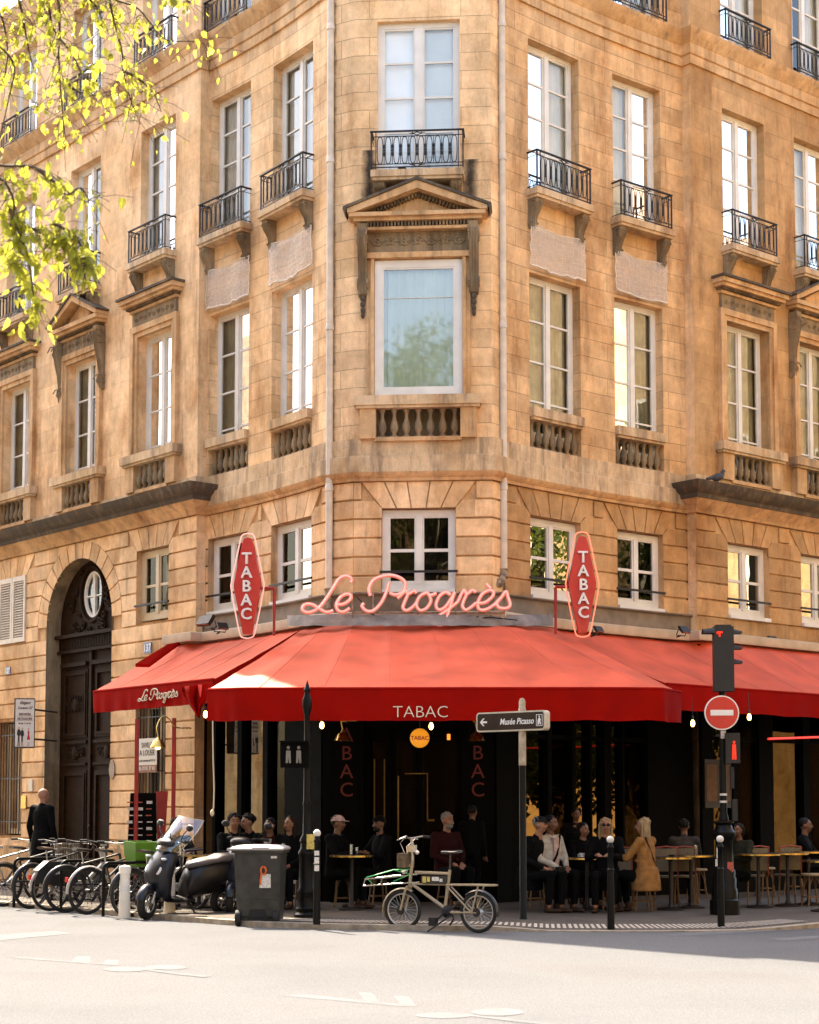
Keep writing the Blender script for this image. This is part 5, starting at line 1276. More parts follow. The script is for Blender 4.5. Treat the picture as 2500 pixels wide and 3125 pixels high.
# wheelie bin
p=onground(548,1948,ROADZ);t=thing('wheelie_bin','grey wheelie bin with orange graffiti and a white notice, standing right of the scooter','bin',tuple(p),R(-4))
mat('bin_grey',(.030,.029,.025),.5,noise=.35,nscale=7,bump=.05);mat('bin_lid',(.33,.30,.29),.4,noise=.12);mat('rubber',(.012,.012,.012),.7,noise=.2,nscale=30);mat('orange_spray',(.65,.13,.03),.6,noise=.3,nscale=25)
m=MB();ring=lambda hx,y0,y1,z:[Vector((-hx,y0,z)),Vector((-hx+.03,y0-.02,z)),Vector((hx-.03,y0-.02,z)),Vector((hx,y0,z)),Vector((hx,y1,z)),Vector((-hx,y1,z))]
m.loft([ring(.27,-.20,.22,.03),ring(.285,-.23,.26,.35),ring(.285,-.235,.27,.352),ring(.30,-.26,.30,.70),ring(.305,-.27,.32,.95),ring(.34,-.31,.34,.955),ring(.34,-.31,.34,.99)]);obj('bin_body',m,MATS['bin_grey'],t,25,world=False)
m=MB();m.loft([ring(.35,-.33,.36,.992),ring(.35,-.33,.36,1.015),ring(.33,-.30,.33,1.035),ring(.26,-.22,.26,1.055),ring(.10,-.1,.1,1.062)]);m.box((-.37,-.05,1.0),(.06,.5,.03));m.box((.05,-.34,1.01),(.22,.03,.035));obj('lid',m,MATS['bin_lid'],t,40,world=False)
My=Matrix.Rotation(R(90),3,'Y')
for s in(-1,1):
    m=MB();m.lathe([(.03,-.035),(.10,-.035),(.105,-.02),(.105,.02),(.10,.035),(.03,.035)],c=(s*.25,-.235,.105),n=22,M=My);obj('wheel',m,MATS['rubber'],t,30,world=False)
m=MB();m.tube([(-.25,-.24,.12),(.25,-.24,.12)],.012,6);m.prism([(-.14,.06),(.14,.06),(.10,.22),(-.10,.22)],lambda a,b_:Vector((a,-.245,b_)),lambda a,b_:Vector((a,-.2,b_)));obj('axle',m,MATS['rubber'],t,30,world=False)
m=MB();m.prism([(.0,.50),(.15,.50),(.15,.68),(.02,.68)],lambda a,b_:Vector((a+.03,-.262-b_*.045,b_)),lambda a,b_:Vector((a+.03,-.25-b_*.045,b_)));o=obj('notice',m,MATS['sticker_white'],t,0,world=False)
m=MB();m.tube([Vector((.085+.035*math.cos(q),-.298,.725+.05*math.sin(q))) for q in[2*math.pi*k/14 for k in range(14)]],.013,5,closed=True);m.tube([(.06,-.297,.68),(.045,-.293,.60),(.05,-.290,.54)],.012,5);obj('graffiti',m,MATS['orange_spray'],t,world=False)
m=MB();m.box((.22,-.285,.90),(.08,.01,.03));obj('small_label',m,MATS['sticker_white'],t,0,world=False)
# red terrace posts
def rpost(x,d,y0,y1,label):
    a=at(x,y0,d);b_=at(x,y1,d);m=MB();m.box(((a.x),(a.y),(a.z+0)/2),(.06,.06,a.z));solo('terrace_post',m,MATS['red_paint'],label,'post','red posts holding the left terrace screen',30)
rpost(289,27.6,1514,1775,'slim red post in front of the menu stand')
rpost(367,27.9,1512,1700,'slim red post right of the brass lamp')
# menu board stand
p=at(300,1775,28.0);t=thing('menu_stand','tall black menu stand with small food pictures and a red side panel','menu stand',(p.x,p.y,0),R(10))
m=MB();m.prism([(-.28,0),(.26,0),(.20,1.73),(-.20,1.73)],lambda a,b_:Vector((a,-.03,b_)),lambda a,b_:Vector((a,.06,b_)));obj('board',m,MATS['shop_black'],t,20,world=False)
m=MB();m.prism([(.27,0),(.31,0),(.40,1.76),(.21,1.76)],lambda a,b_:Vector((a,0,b_)),lambda a,b_:Vector((a,.07,b_)));obj('side_panel',m,MATS['red_paint'],t,20,world=False)
rg=random.Random(9);m=MB();m2=MB()
for i in range(13):
    for j in range(3):
        x=-.20+j*.15+rg.uniform(-.01,.01);z=.32+i*.105;(m if rg.random()<.6 else m2).box((x,-.036,z),(.09,.006,.018 if rg.random()<.6 else .045))
obj('menu_lines',m,MATS['sticker_white'],t,0,world=False);obj('food_pictures',m2,MATS['sticker_red'],t,0,world=False)
# hanging cord
m=MB();m.tube([at(448,1518,24.6),at(449,1600,24.62),at(451,1660,24.6),at(450,1700,24.6),at(447,1712,24.6)],.010,6);m.ell(at(447,1712,24.6),(.03,.03,.05),8,6);solo('cord',m,mat('cord_cream',(.55,.47,.34),.7,noise=.1),'pale cord hanging from the left corner of the central awning','cord')
# pigeon
p=ML.P(0,0,0);fr=MR.frame(.18);p=fr.P(0,.36,7.232)
t=thing('pigeon','dark grey pigeon perched on the left end of the right hand cornice','pigeon',tuple(p),R(25))
m=MB();m.ell((0,0,.10),(.13,.065,.07),14,10,Matrix.Rotation(R(-18),3,'Y'));m.ell((.10,0,.17),(.04,.035,.06),10,8);m.ell((.12,0,.22),(.035,.03,.032),10,8);m.tube([(.145,0,.22),(.18,0,.21)],[.01,.002],6);m.tube([(-.08,0,.09),(-.24,0,.05)],[.045,.02],8);m.tube([(0,.02,.05),(0,.02,0)],.006,5);m.tube([(0,-.02,.05),(0,-.02,0)],.006,5)
o=obj('body',m,mat('pigeon_grey',(.05,.05,.055),.6,noise=.4,nscale=30),t,60,world=False)
# black flower pot on chamfer balcony
fr=CH.frame(CU);p=fr.P(-.25,.22,11.74);m=MB();m.lathe([(.05,0),(.07,.05),(.07,.055),(.05,.055)],c=tuple(p),n=12);solo('flower_pot',m,MATS['black_paint'],'small black pot on the balcony over the pediment','pot')
# ---------------- bicycles ----------------
mat('alu',(.40,.38,.35),.35,metal=.9,noise=.1);mat('chrome',(.7,.68,.64),.15,metal=1,noise=.05);mat('bike_white',(.36,.34,.31),.35,noise=.06,coat=.4);mat('bike_black',(.015,.015,.015),.35,noise=.1,coat=.4);mat('bike_green',(.07,.19,.008),.5,noise=.08);mat('bike_tan',(.30,.235,.15),.4,noise=.08,coat=.3)
mat('saddle_brown',(.06,.03,.02),.45,noise=.2);mat('reflector_red',(.6,.03,.02),.25,noise=0);mat('reflector_orange',(.8,.35,.02),.3,noise=0);mat('blue_tape',(.03,.15,.35),.5,noise=.1);mat('green_cord',(.03,.42,.12),.5,noise=.05)
def wheel(t,x,r,y=0,tyre=.022,rim='alu',hub=.03,steer=0,nsp=20):
    c=Vector((x,y,r));M=Matrix.Rotation(steer,3,'Z')
    q=lambda rr_,a,yy=0:c+M@Vector((rr_*math.cos(a),yy,rr_*math.sin(a)))
    m=MB();m.tube([q(r-tyre,2*math.pi*k/32) for k in range(32)],tyre,8,closed=True);w_=obj('wheel',m,MATS['rubber'],t,world=False,label=None)
    m=MB();m.tube([q(r-tyre*2-.006,2*math.pi*k/32) for k in range(32)],.010,6,closed=True);obj('rim',m,MATS[rim],w_,world=False)
    m=MB()
    for k in range(nsp): a=2*math.pi*k/nsp;m.tube([q(hub*.6,a+.5,.03*(1 if k%2 else -1)),q(r-tyre*2-.01,a)],.0022,3)
    m.tube([q(0,0,-.05),q(0,0,.05)],hub,8);obj('spokes',m,MATS['alu' if rim!='iron' else 'iron'],w_,world=False);return w_
def fender(t,x,r,a0,a1,mt,steer=0,w_=.03,name='mudguard'):
    c=Vector((x,0,r));M=Matrix.Rotation(steer,3,'Z');rows=[]
    for k in range(15):
        a=a0+(a1-a0)*k/14;rows.append([c+M@Vector(((r+.02+h)*math.cos(a),yy,(r+.02+h)*math.sin(a))) for yy,h in((-w_,-.012),(-w_*.5,.004),(0,.008),(w_*.5,.004),(w_,-.012))])
    m=MB();m.loft(rows,cap=False,closed=False);return obj(name,m,MATS[mt],t,60,world=False)
def saddle(t,x,z,mt='bike_black',l=.26):
    m=MB();rings=[]
    for k in range(8):
        f=k/7;w_=.075*(1-f)**.7+.018;rings.append([Vector((x-l*.45+l*f+0,w_*math.cos(a),z+.012*math.sin(a)*2-.02*f*f+.01*(1-f))) for a in[2*math.pi*q/10 for q in range(10)]])
    m.loft(rings);return obj('saddle',m,MATS[mt],t,60,world=False)
def bicycle(label,loc,rot,frame='bike_black',step=False,guard='bike_black',covered=False,basket=False,crate=False,saddlem='bike_black',bars='bike_black',rim='alu',lean=0,steer=.25,red=True,r=.345):
    t=thing('bicycle',label,'bicycle',tuple(loc),rot,'bicycles parked in the rack row');t.rotation_euler=(lean,0,rot)
    wb=.53;wheel(t,-wb,r,rim=rim);wheel(t,wb,r,rim=rim,steer=steer)
    m=MB();bb=(-.08,0,.29);st=(-.24,0,.72);ht=(.36,0,.86);hb=(.39,0,.70)
    m.tube([bb,st],.017,8);m.tube([hb,bb],.021 if not step else .032,8);m.tube([ht,hb],.021,8)
    if step: m.tube([hb,(.1,0,.42),(-.13,0,.42)],.026,8)
    else: m.tube([ht,st],.016,8)
    for s in(-.035,.035):
        m.tube([bb,(-wb,s,r)],.010,6);m.tube([st,(-wb,s,r)],.009,6)
    obj('frame',m,MATS[frame],t,world=False)
    m=MB();M=Matrix.Rotation(steer,3,'Z');hc=Vector((.40,0,.70))
    for s in(-.045,.045): m.tube([hc+M@Vector((0,s,-.02)),hc+M@Vector((.05,s,-.15)),Vector((wb,0,r))+M@Vector((0,s,0))],.012,6)
    obj('fork',m,MATS[frame],t,world=False)
    m=MB();top=Vector((.345,0,1.0));m.tube([ht,top],.014,8);bp_=[(-.14,-.30,1.05),(-.04,-.24,1.05),(.05,-.10,1.02),(.05,.10,1.02),(-.04,.24,1.05),(-.14,.30,1.05)];bp_=[Vector((.345,0,0))+M@Vector(v) for v in bp_];m.tube(bp_,.011,8);hb_=obj('handlebar',m,MATS['alu'] if bars=='alu' else MATS[bars],t,world=False)
    for q_ in(bp_[:2],bp_[-2:]): m=MB();m.tube(q_,.018,8);obj('grip',m,MATS['rubber'],hb_,world=False)
    m=MB();m.tube([bp_[1]+Vector((.03,0,0)),bp_[1]+Vector((.04,.0,-.05)),bp_[0]+Vector((.06,0,-.05))],.006,5);m.tube([bp_[4]+Vector((.03,0,0)),bp_[4]+Vector((.04,0,-.05)),bp_[5]+Vector((.06,0,-.05))],.006,5);m.tube([bp_[1],bp_[1]+Vector((.12,.05,-.1)),Vector((.42,0,.7))],.004,4);m.tube([bp_[4],bp_[4]+Vector((.14,-.05,-.08)),Vector((.42,0,.66))],.004,4);obj('brake_levers',m,MATS['alu'],hb_,world=False)
    m=MB();m.tube([st,(-.27,0,.90)],.013,8);obj('seat_post',m,MATS['alu'],t,world=False);saddle(t,-.27,.93,saddlem)
    m=MB();m.tube([Vector(bb)+Vector((.09*math.cos(k*.524),-.045,.09*math.sin(k*.524))) for k in range(12)],.005,5,closed=True);m.tube([bb,Vector(bb)+Vector((.12,-.07,-.12))],.009,6);m.tube([bb,Vector(bb)+Vector((-.12,.07,.12))],.009,6);m.box(Vector(bb)+Vector((.12,-.11,-.12)),(.09,.08,.02));m.box(Vector(bb)+Vector((-.12,.11,.12)),(.09,.08,.02));m.tube([(-.08,-.045,.20),(-wb,-.045,r-.035)],.004,4);m.tube([(-.08,-.045,.38),(-wb,-.045,r+.035)],.004,4)
    obj('crankset',m,MATS['iron'],t,world=False)
    if guard:
        fender(t,-wb,r,R(20),R(185),guard);fender(t,wb,r,R(10),R(120),guard,steer=steer)
    if covered:
        m=MB();pts=[(-.86,.46),(-.80,.62),(-.62,.76),(-.30,.74),(-.14,.60),(-.10,.44),(-.22,.36),(-.60,.40)]
        for s in(-.07,.07): m.prism(pts,lambda a,b_:Vector((a,s-.006,b_)),lambda a,b_:Vector((a,s+.006,b_)))
        m.loft([[Vector((a,-.07,b_)),Vector((a,.07,b_))] for a,b_ in pts[:4]],cap=False,closed=False);obj('wheel_cover',m,MATS['bike_black'],t,30,world=False)
        m=MB();puttext(m,lambda a,n,z:Vector((-.50+a,-.080-n,.56+z)),'Lime',.10,0,0,ext=.002,bold=.003);obj('lettering',m,MATS['letter_white'],t,0,world=False)
        m=MB();m.box((.0,0,.40),(.42,.07,.10));m.tube([(.36,0,.95),(.40,0,.66)],.045,10);obj('battery_housing',m,MATS['bike_white'],t,30,world=False)
        m=MB();m.box((-.58,-.05,.42),(.04,.01,.07));obj('orange_reflector',m,MATS['reflector_orange'],t,0,world=False)
    if red: m=MB();m.box((-.9,0,.52),(.03,.05,.07));obj('rear_light',m,MATS['reflector_red'],t,30,world=False)
    if basket:
        m=MB();x0,x1,y0,y1,z0,z1=.42,.74,-.19,.19,.72,.98
        for i in range(9):
            f=i/8
            m.tube([(x0+(x1-x0)*f,y0,z0),(x0+(x1-x0)*f,y0,z1)],.003,4);m.tube([(x0+(x1-x0)*f,y1,z0),(x0+(x1-x0)*f,y1,z1)],.003,4);m.tube([(x0,y0+(y1-y0)*f,z0),(x0,y0+(y1-y0)*f,z1)],.003,4);m.tube([(x1,y0+(y1-y0)*f,z0),(x1,y0+(y1-y0)*f,z1)],.003,4);m.tube([(x0,y0+(y1-y0)*f,z0),(x1,y0+(y1-y0)*f,z0)],.003,4)
        for z in(z0,z0+.09,z0+.18,z1): m.tube([(x0,y0,z),(x1,y0,z),(x1,y1,z),(x0,y1,z)],.005,4,closed=True)
        obj('basket',m,MATS['alu'],t,world=False)
    if crate:
        m=MB();rg_=lambda s,z:[Vector((.60+s*a,s*b_*.95,z)) for a,b_ in((-.19,-.21),(.19,-.21),(.19,.21),(-.19,.21))];m.loft([rg_(.75,.70),rg_(.95,.86),rg_(1.02,1.06),rg_(.94,1.06),rg_(.86,.86),rg_(.66,.72)]);obj('front_crate',m,MATS['bike_green'],t,20,world=False)
    return t
rot=math.atan2(DR.y,DR.x)
def bpos(xs,ys,wb=.53):   # rear wheel contact pixel (source px) -> bicycle origin
    p=onground(xs/K,ys/K,ROADZ);return (p.x+DR.x*wb,p.y+DR.y*wb,ROADZ)
bicycle('black city bicycle with a pale rear mudguard and red light, nearest the white plastic bollard',bpos(262,2792),rot+.06,guard='bike_white',saddlem='bike_black',bars='bike_black',rim='iron',lean=.05)
bicycle('green and white hire bicycle carrying a big lime green front crate',(-3.48,26.0,ROADZ),rot+math.pi-.10,frame='bike_white',step=True,guard='bike_black',crate=True,lean=-.04,steer=-.3,red=False)
bicycle('black and white Lime hire bicycle with a black rear wheel cover',bpos(150,2781),rot+.05,frame='bike_white',step=True,guard='bike_white',covered=True,bars='bike_black',lean=.03,steer=.4)
bicycle('black bicycle with a brown saddle and long pale mudguards left of the Lime hire bicycle',bpos(84,2774),rot+.14,saddlem='saddle_brown',guard='bike_black',rim='iron',red=False,lean=.04)
bicycle('black bicycle with a wire basket leaning between the brown saddle bicycle and the left edge',bpos(10,2768),rot+.0,frame='bike_black',guard='bike_black',rim='iron',red=False,basket=True,lean=-.05,steer=-.2)
bicycle('dark bicycle squeezed behind the black city bicycle',bpos(205,2786),rot-.08,frame='bike_black',guard='bike_black',rim='iron',red=False,lean=-.05,steer=.5,bars='alu')
bicycle('silver bicycle with a blue taped frame at the left edge',bpos(-60,2756),rot-.05,frame='alu',saddlem='bike_white',guard=None,bars='alu',rim='chrome',red=False,basket=True,lean=-.03)
bicycle('dark bicycle with chrome bars between the green crate bicycle and the scooter',bpos(385,2800),rot+.12,frame='bike_black',guard='bike_black',bars='alu',rim='iron',lean=.06,steer=-.5,red=False)
# cargo bicycle
pf=onground(851,1959,ROADZ);pr=onground(1005,1965,ROADZ);mid=(pf+pr)/2;dv=(pr-pf);rotc=math.atan2(dv.y,dv.x);sx=dv.length/1.08
t=thing('cargo_bicycle','beige front rack cargo bicycle parked at the kerb in front of the cafe door','cargo bicycle',(mid.x,mid.y,ROADZ),rotc)
r_=.255
wheel(t,-.54,r_,tyre=.023,steer=.12,hub=.03,nsp=24,rim='alu');wheel(t,.54,r_,tyre=.023,hub=.045,nsp=24,rim='alu')
fender(t,-.54,r_,R(60),R(200),'bike_tan',steer=.12);fender(t,.54,r_,R(-10),R(130),'bike_black')
def T_(pts,r,mt,name,n=8,y=0,parent=None):
    m=MB()
    for pl in pts: m.tube([Vector((p[0],(p[2] if len(p)>2 else 0)+y,p[1])) for p in pl],r,n)
    return obj(name,m,MATS[mt],parent or t,world=False)
T_([[(-.40,.88),(-.44,.56)],[(-.36,.73),(.13,.72)],[(.14,.77),(.07,.29)],[(-.40,.58),(.04,.31),(.14,.25),(.20,.24)]],.021,'bike_tan','frame')
T_([[(-.40,.585),(.12,.585)],[(.12,.585,.06),(.45,.59,.09),(.76,.59,.09),(.79,.59,.0),(.76,.59,-.09),(.45,.59,-.09),(.12,.585,-.06)],[(.13,.56,.05),(.46,.26,.05)],[(.13,.56,-.05),(.46,.26,-.05)],[(.17,.245,.05),(.54,.25,.05)],[(.17,.245,-.05),(.54,.25,-.05)],[(.58,.585,.08),(.48,.26,.06)],[(.58,.585,-.08),(.48,.26,-.06)]],.011,'bike_tan','rear_rack')
T_([[(-.45,.55,.06),(-.47,.50,.06),(-.54,.255,.06)],[(-.45,.55,-.06),(-.47,.50,-.06),(-.54,.255,-.06)],[(-.45,.55,-.06),(-.45,.55,.06)]],.015,'bike_tan','fork')
m=MB()
for i in range(8): y=-.20+.4*i/7;m.tube([(-1.0,y,.555),(-.42,y,.60)],.008,6)
for x,z in((-1.0,.555),(-.8,.57),(-.6,.585),(-.43,.60)): m.tube([(x,-.21,z),(x,.21,z)],.010,6)
m.tube([(-1.0,-.21,.555),(-.97,-.21,.64),(-.45,-.21,.70)],.008,6);m.tube([(-1.0,.21,.555),(-.97,.21,.64),(-.45,.21,.70)],.008,6);m.tube([(-.97,-.21,.64),(-.97,.21,.64)],.008,6);obj('front_rack',m,MATS['chrome'],t,world=False)
m=MB();m.tube([(-.96,-.2,.66),(-.62,-.1,.76),(-.42,0,.77)],.007,5);m.tube([(-.62,-.1,.76),(-.5,.12,.70),(-.8,.2,.6)],.006,5);m.tube([(-.96,-.2,.66),(-.93,-.1,.58)],.005,5);obj('bungee_cord',m,MATS['green_cord'],t,world=False)
T_([[(-.40,.88),(-.405,1.08)],[(-.40,1.08),(-.42,1.17)]],.018,'alu','stem')
m=MB();m.tube([(-.32,-.30,1.17),(-.38,-.2,1.18),(-.42,-.05,1.16),(-.42,.05,1.16),(-.38,.2,1.18),(-.32,.30,1.17)],.012,8);h=obj('handlebar',m,MATS['alu'],t,world=False)
for s_ in(-1,1): m=MB();m.tube([(-.32,s_*.30,1.17),(-.37,s_*.21,1.18)],.018,8);obj('grip',m,MATS['rubber'],h,world=False)
m=MB();m.tube([(-.40,-.18,1.18),(-.47,-.2,1.15),(-.47,-.26,1.14)],.007,5);m.tube([(-.40,.18,1.18),(-.47,.2,1.15),(-.47,.26,1.14)],.007,5);m.tube([(-.42,-.15,1.17),(-.52,-.1,1.10),(-.50,-.03,.98),(-.42,-.02,.80)],.005,5);m.tube([(-.42,.15,1.17),(-.54,.1,1.05),(-.48,.02,.85)],.005,5);m.box((-.40,0,1.03),(.09,.07,.09));m.ell((-.33,0,.98),.03,8,6);obj('brake_levers',m,MATS['chrome'],h,world=False)
m=MB();m.box((-.50,0,.88),(.14,.20,.18));obj('front_bag',m,mat('bag_brown',(.10,.065,.035),.7,noise=.4,nscale=20),t,20,world=False)
m=MB();m.ell((-.52,0,.75),(.05,.05,.04),10,8);obj('headlight',m,MATS['chrome'],t,world=False)
T_([[(.14,.77),(.15,.96)]],.013,'bike_black','seat_post');
m=MB();rings=[]
for k in range(8):
    f=k/7;w_=.018+.06*f**1.3;rings.append([Vector((.02+.26*f,w_*math.cos(a),.985+.02*math.sin(a)+.015*f*f)) for a in[2*math.pi*q/10 for q in range(10)]])
m.loft(rings);obj('saddle',m,MATS['bike_black'],t,60,world=False)
m=MB();m.box((-.07,0,.645),(.36,.09,.095));b_=obj('battery',m,MATS['bike_black'],t,20,world=False)
m=MB();m.box((-.20,-.048,.645),(.05,.004,.075));m.box((-.14,-.048,.65),(.04,.004,.06));obj('yellow_stickers',m,MATS['sticker_yellow'],b_,0,world=False)
m=MB();m.box((-.04,-.048,.655),(.10,.004,.05));m.box((.04,-.048,.64),(.04,.004,.04));obj('white_stickers',m,MATS['sticker_white'],b_,0,world=False)
m=MB();m.ell((.10,0,.25),(.07,.07,.08),10,8);m.tube([(.10,-.06,.25),(.0,-.10,.14)],.011,6);m.tube([(.10,.06,.25),(.2,.10,.36)],.011,6);m.box((-.02,-.14,.13),(.09,.09,.10));m.box((.2,.14,.36),(.08,.08,.02));obj('crankset',m,MATS['rubber'],t,30,world=False)
m=MB();m.tube([(.16,-.03,.2),(.13,-.12,.16),(-.06,-.22,.01)],.012,6);m.tube([(.16,.03,.2),(.13,.12,.16),(-.02,.22,.01)],.012,6);obj('kickstand',m,MATS['iron'],t,world=False)
for x_,q_ in((.54,.055),(-.54,.06)): m=MB();m.lathe([(q_,-.002),(q_,.002)],c=(x_,-.055,r_),n=18,M=Mx);obj('brake_disc',m,MATS['iron'],t,30,world=False)
# ---------------- scooters ----------------
mat('scooter_blue',(.005,.007,.014),.35,noise=.05,coat=.12);mat('scooter_black',(.005,.005,.006),.4,noise=.1,coat=.1);mat('seat_vinyl',(.10,.085,.085),.35,noise=.12);mat('lens_clear',(.45,.46,.50),.08,noise=0,coat=1.0);mat('mirror',(.8,.8,.8),.03,metal=1,noise=0)
def scooter(label,loc,rot,lean=.12,screen=True,seatm='seat_vinyl'):
    t=thing('scooter',label,'scooter',loc,rot,'scooters parked by the bin');t.rotation_euler=(lean,0,rot)
    def ringx(x,w_,z0,z1,n=12,p=.7): 
        zc,hz=(z0+z1)/2,(z1-z0)/2;return [Vector((x,w_*math.copysign(abs(math.cos(a))**p,math.cos(a)),zc+hz*math.copysign(abs(math.sin(a))**p,math.sin(a)))) for a in[2*math.pi*q/n for q in range(n)]]
    m=MB();m.loft([ringx(-.98,.06,.62,.72),ringx(-.85,.13,.48,.80),ringx(-.55,.18,.38,.82),ringx(-.25,.19,.30,.78),ringx(-.08,.16,.26,.70),ringx(-.02,.14,.26,.55)]);obj('rear_body',m,MATS['scooter_black'],t,60,world=False)
    m=MB();m.loft([ringx(-.10,.20,.24,.31),ringx(.15,.20,.23,.29),ringx(.30,.20,.24,.34)]);obj('floorboard',m,MATS['scooter_black'],t,60,world=False)
    # leg shield and front apron: tall curved loft swept upward
    def rz(z,xc,w_,d,n=12): return [Vector((xc+d*math.copysign(abs(math.cos(a))**.8,math.cos(a)),w_*math.sin(a),z)) for a in[2*math.pi*q/n for q in range(n)]]
    m=MB();m.loft([rz(.26,.32,.16,.10),rz(.40,.40,.24,.13),rz(.60,.42,.26,.16),rz(.80,.36,.25,.15),rz(.95,.28,.20,.11),rz(1.04,.22,.14,.07)]);obj('front_apron',m,MATS['scooter_blue'],t,60,world=False)
    m=MB();m.ell((.30,0,1.06),(.13,.20,.08),14,8);obj('dash_cowl',m,MATS['scooter_black'],t,world=False)
    for s in(-1,1):
        m=MB();m.lathe([(.001,.0),(.055,.005),(.068,.0),(.074,-.012)],c=(.555-.04,s*.12,.70),n=20,M=Matrix.Rotation(R(90),3,'Y')@Matrix.Rotation(R(-25)*1,3,'Y'));h=obj('headlight',m,MATS['lens_clear'],t,world=False)
        m=MB();m.ell((.47,s*.20,.86),(.05,.03,.02),8,6);obj('indicator',m,MATS['lens_clear'],t,world=False)
        m=MB();m.tube([(.22,s*.20,1.10),(.24,s*.30,1.22),(.22,s*.34,1.27)],.007,5);m.ell((.20,s*.37,1.31),(.03,.075,.05),12,8);mi=obj('mirror',m,MATS['scooter_black'],t,world=False)
        m=MB();m.ell((.178,s*.37,1.31),(.012,.065,.042),12,8);obj('mirror_glass',m,MATS['mirror'],mi,world=False)
    m=MB();m.tube([(.14,-.36,1.10),(.22,-.18,1.11),(.24,0,1.08),(.22,.18,1.11),(.14,.36,1.10)],.016,8);h=obj('handlebar',m,MATS['scooter_black'],t,world=False)
    for s in(-1,1): m=MB();m.tube([(.14,s*.36,1.10),(.19,s*.25,1.11)],.023,8);m.tube([(.22,s*.30,1.11),(.24,s*.2,1.12)],.008,5);obj('grip',m,MATS['rubber'],h,world=False)
    if screen:
        rows=[]
        for i in range(9):
            f=i/8;w_=.24+.10*math.sin(f*2.4);rows.append([Vector((.46-.36*f-.18*(abs(u)**2),u*w_,.98+.46*f-.03*abs(u))) for u in[(-1+2*k/10) for k in range(11)]])
        m=MB();m.loft(rows,cap=False,closed=False);ws=obj('windscreen',m,MATS['screen_plastic'],t,60,world=False)
        e=[r[0] for r in rows]+rows[-1][1:-1]+[r[-1] for r in reversed(rows)];m=MB();m.tube(e,.006,5);obj('screen_edge',m,MATS['screen_edge'],ws,world=False)
        m=MB()
        for s in(-1,1):
            m.tube([(.30,s*.10,1.08),(.36,s*.14,1.22)],.008,5)
        obj('screen_bracket',m,MATS['iron'],ws,world=False)
    STV=Matrix.Rotation(R(28),3,'Z');SC0=Vector((.50,0,0))
    def tw(mb):
        mb.v=[tuple(SC0+STV@(Vector(v)-SC0)) for v in mb.v];return mb
    # wheels
    for x,r,n in((.62,.235,'front'),(-.72,.225,'rear')):
        m=MB();q=lambda rr_,a,y=0:Vector((x+rr_*math.cos(a),y,r+rr_*math.sin(a)));m.tube([q(r-.055,2*math.pi*k/28) for k in range(28)],.055,10,closed=True);tw(m) if n=='front' else 0;w_=obj('wheel',m,MATS['rubber'],t,world=False)
        m=MB()
        for y in(-.035,.035): m.tube([q(r-.10,2*math.pi*k/28,y) for k in range(28)],.008,6,closed=True)
        for k in range(5): a=2*math.pi*k/5;m.tube([q(.03,a),q(r-.10,a)],.016,6)
        m.tube([q(0,0,-.06),q(0,0,.06)],.035,10);tw(m) if n=='front' else 0;obj('rim',m,MATS['alu'],w_,world=False)
    m=MB()
    for s in(-.075,.075): m.tube([(.47,s*.8,.62),(.53,s,.42),(.62,s,.235)],.018,8)
    obj('fork',tw(m),MATS['alu'],t,world=False)
    c=Vector((.62,0,.235));rows=[]
    for k in range(12):
        a=R(15)+R(130)*k/11;rows.append([c+Vector(((.255+h)*math.cos(a),y,(.255+h)*math.sin(a))) for y,h in((-.07,-.03),(-.05,.005),(0,.018),(.05,.005),(.07,-.03))])
    m=MB();m.loft(rows,cap=False,closed=False);obj('mudguard',tw(m),MATS['scooter_blue'],t,60,world=False)
    # seat
    m=MB();m.loft([ringx(-.92,.09,.80,.86),ringx(-.80,.14,.79,.91),ringx(-.58,.16,.78,.90),ringx(-.48,.16,.77,.86),ringx(-.30,.15,.74,.84),ringx(-.10,.10,.70,.80),ringx(-.05,.05,.70,.76)]);obj('seat',m,MATS[seatm],t,60,world=False)
    m=MB();m.ell((-.99,0,.66),(.03,.10,.04),10,6);obj('rear_light',m,MATS['reflector_red'],t,world=False)
    m=MB();m.box((-1.06,0,.48),(.01,.20,.13),Matrix.Rotation(R(-20),3,'Y'));obj('number_plate',m,MATS['sticker_white'],t,0,world=False)
    m=MB();m.tube([(-.95,-.16,.78),(-1.0,-.10,.84),(-1.0,.10,.84),(-.95,.16,.78)],.012,6);m.tube([(-.5,-.17,.25),(-.7,-.18,.26),(-.95,-.18,.33)],[.03,.05,.05],10);obj('exhaust',m,MATS['chrome'],t,world=False)
    m=MB();m.tube([(-.1,.0,.24),(-.15,.22,.01)],.012,6);obj('side_stand',m,MATS['iron'],t,world=False)
    return t
g=glassmat('screen_plastic',.10,tint=(1.05,1.0,.95),wav=.5,fmul=1.3);mat('screen_edge',(.5,.45,.38),.3,noise=0)
pf=onground(445,1938.5,ROADZ) if False else onground(437/K,2806/K,ROADZ)
hd=V2(-.75,-.66);rs=math.atan2(hd.y,hd.x)
scooter('dark blue scooter with a clear windscreen standing between the bicycles and the bin',(pf.x-hd.x*.62,pf.y-hd.y*.62,ROADZ),rs,lean=-.10)
scooter('black scooter without windscreen, mostly hidden behind the bin',(pf.x-hd.x*.62+.92,pf.y-hd.y*.62+.75,ROADZ),rs+.35,lean=-.05,screen=False)
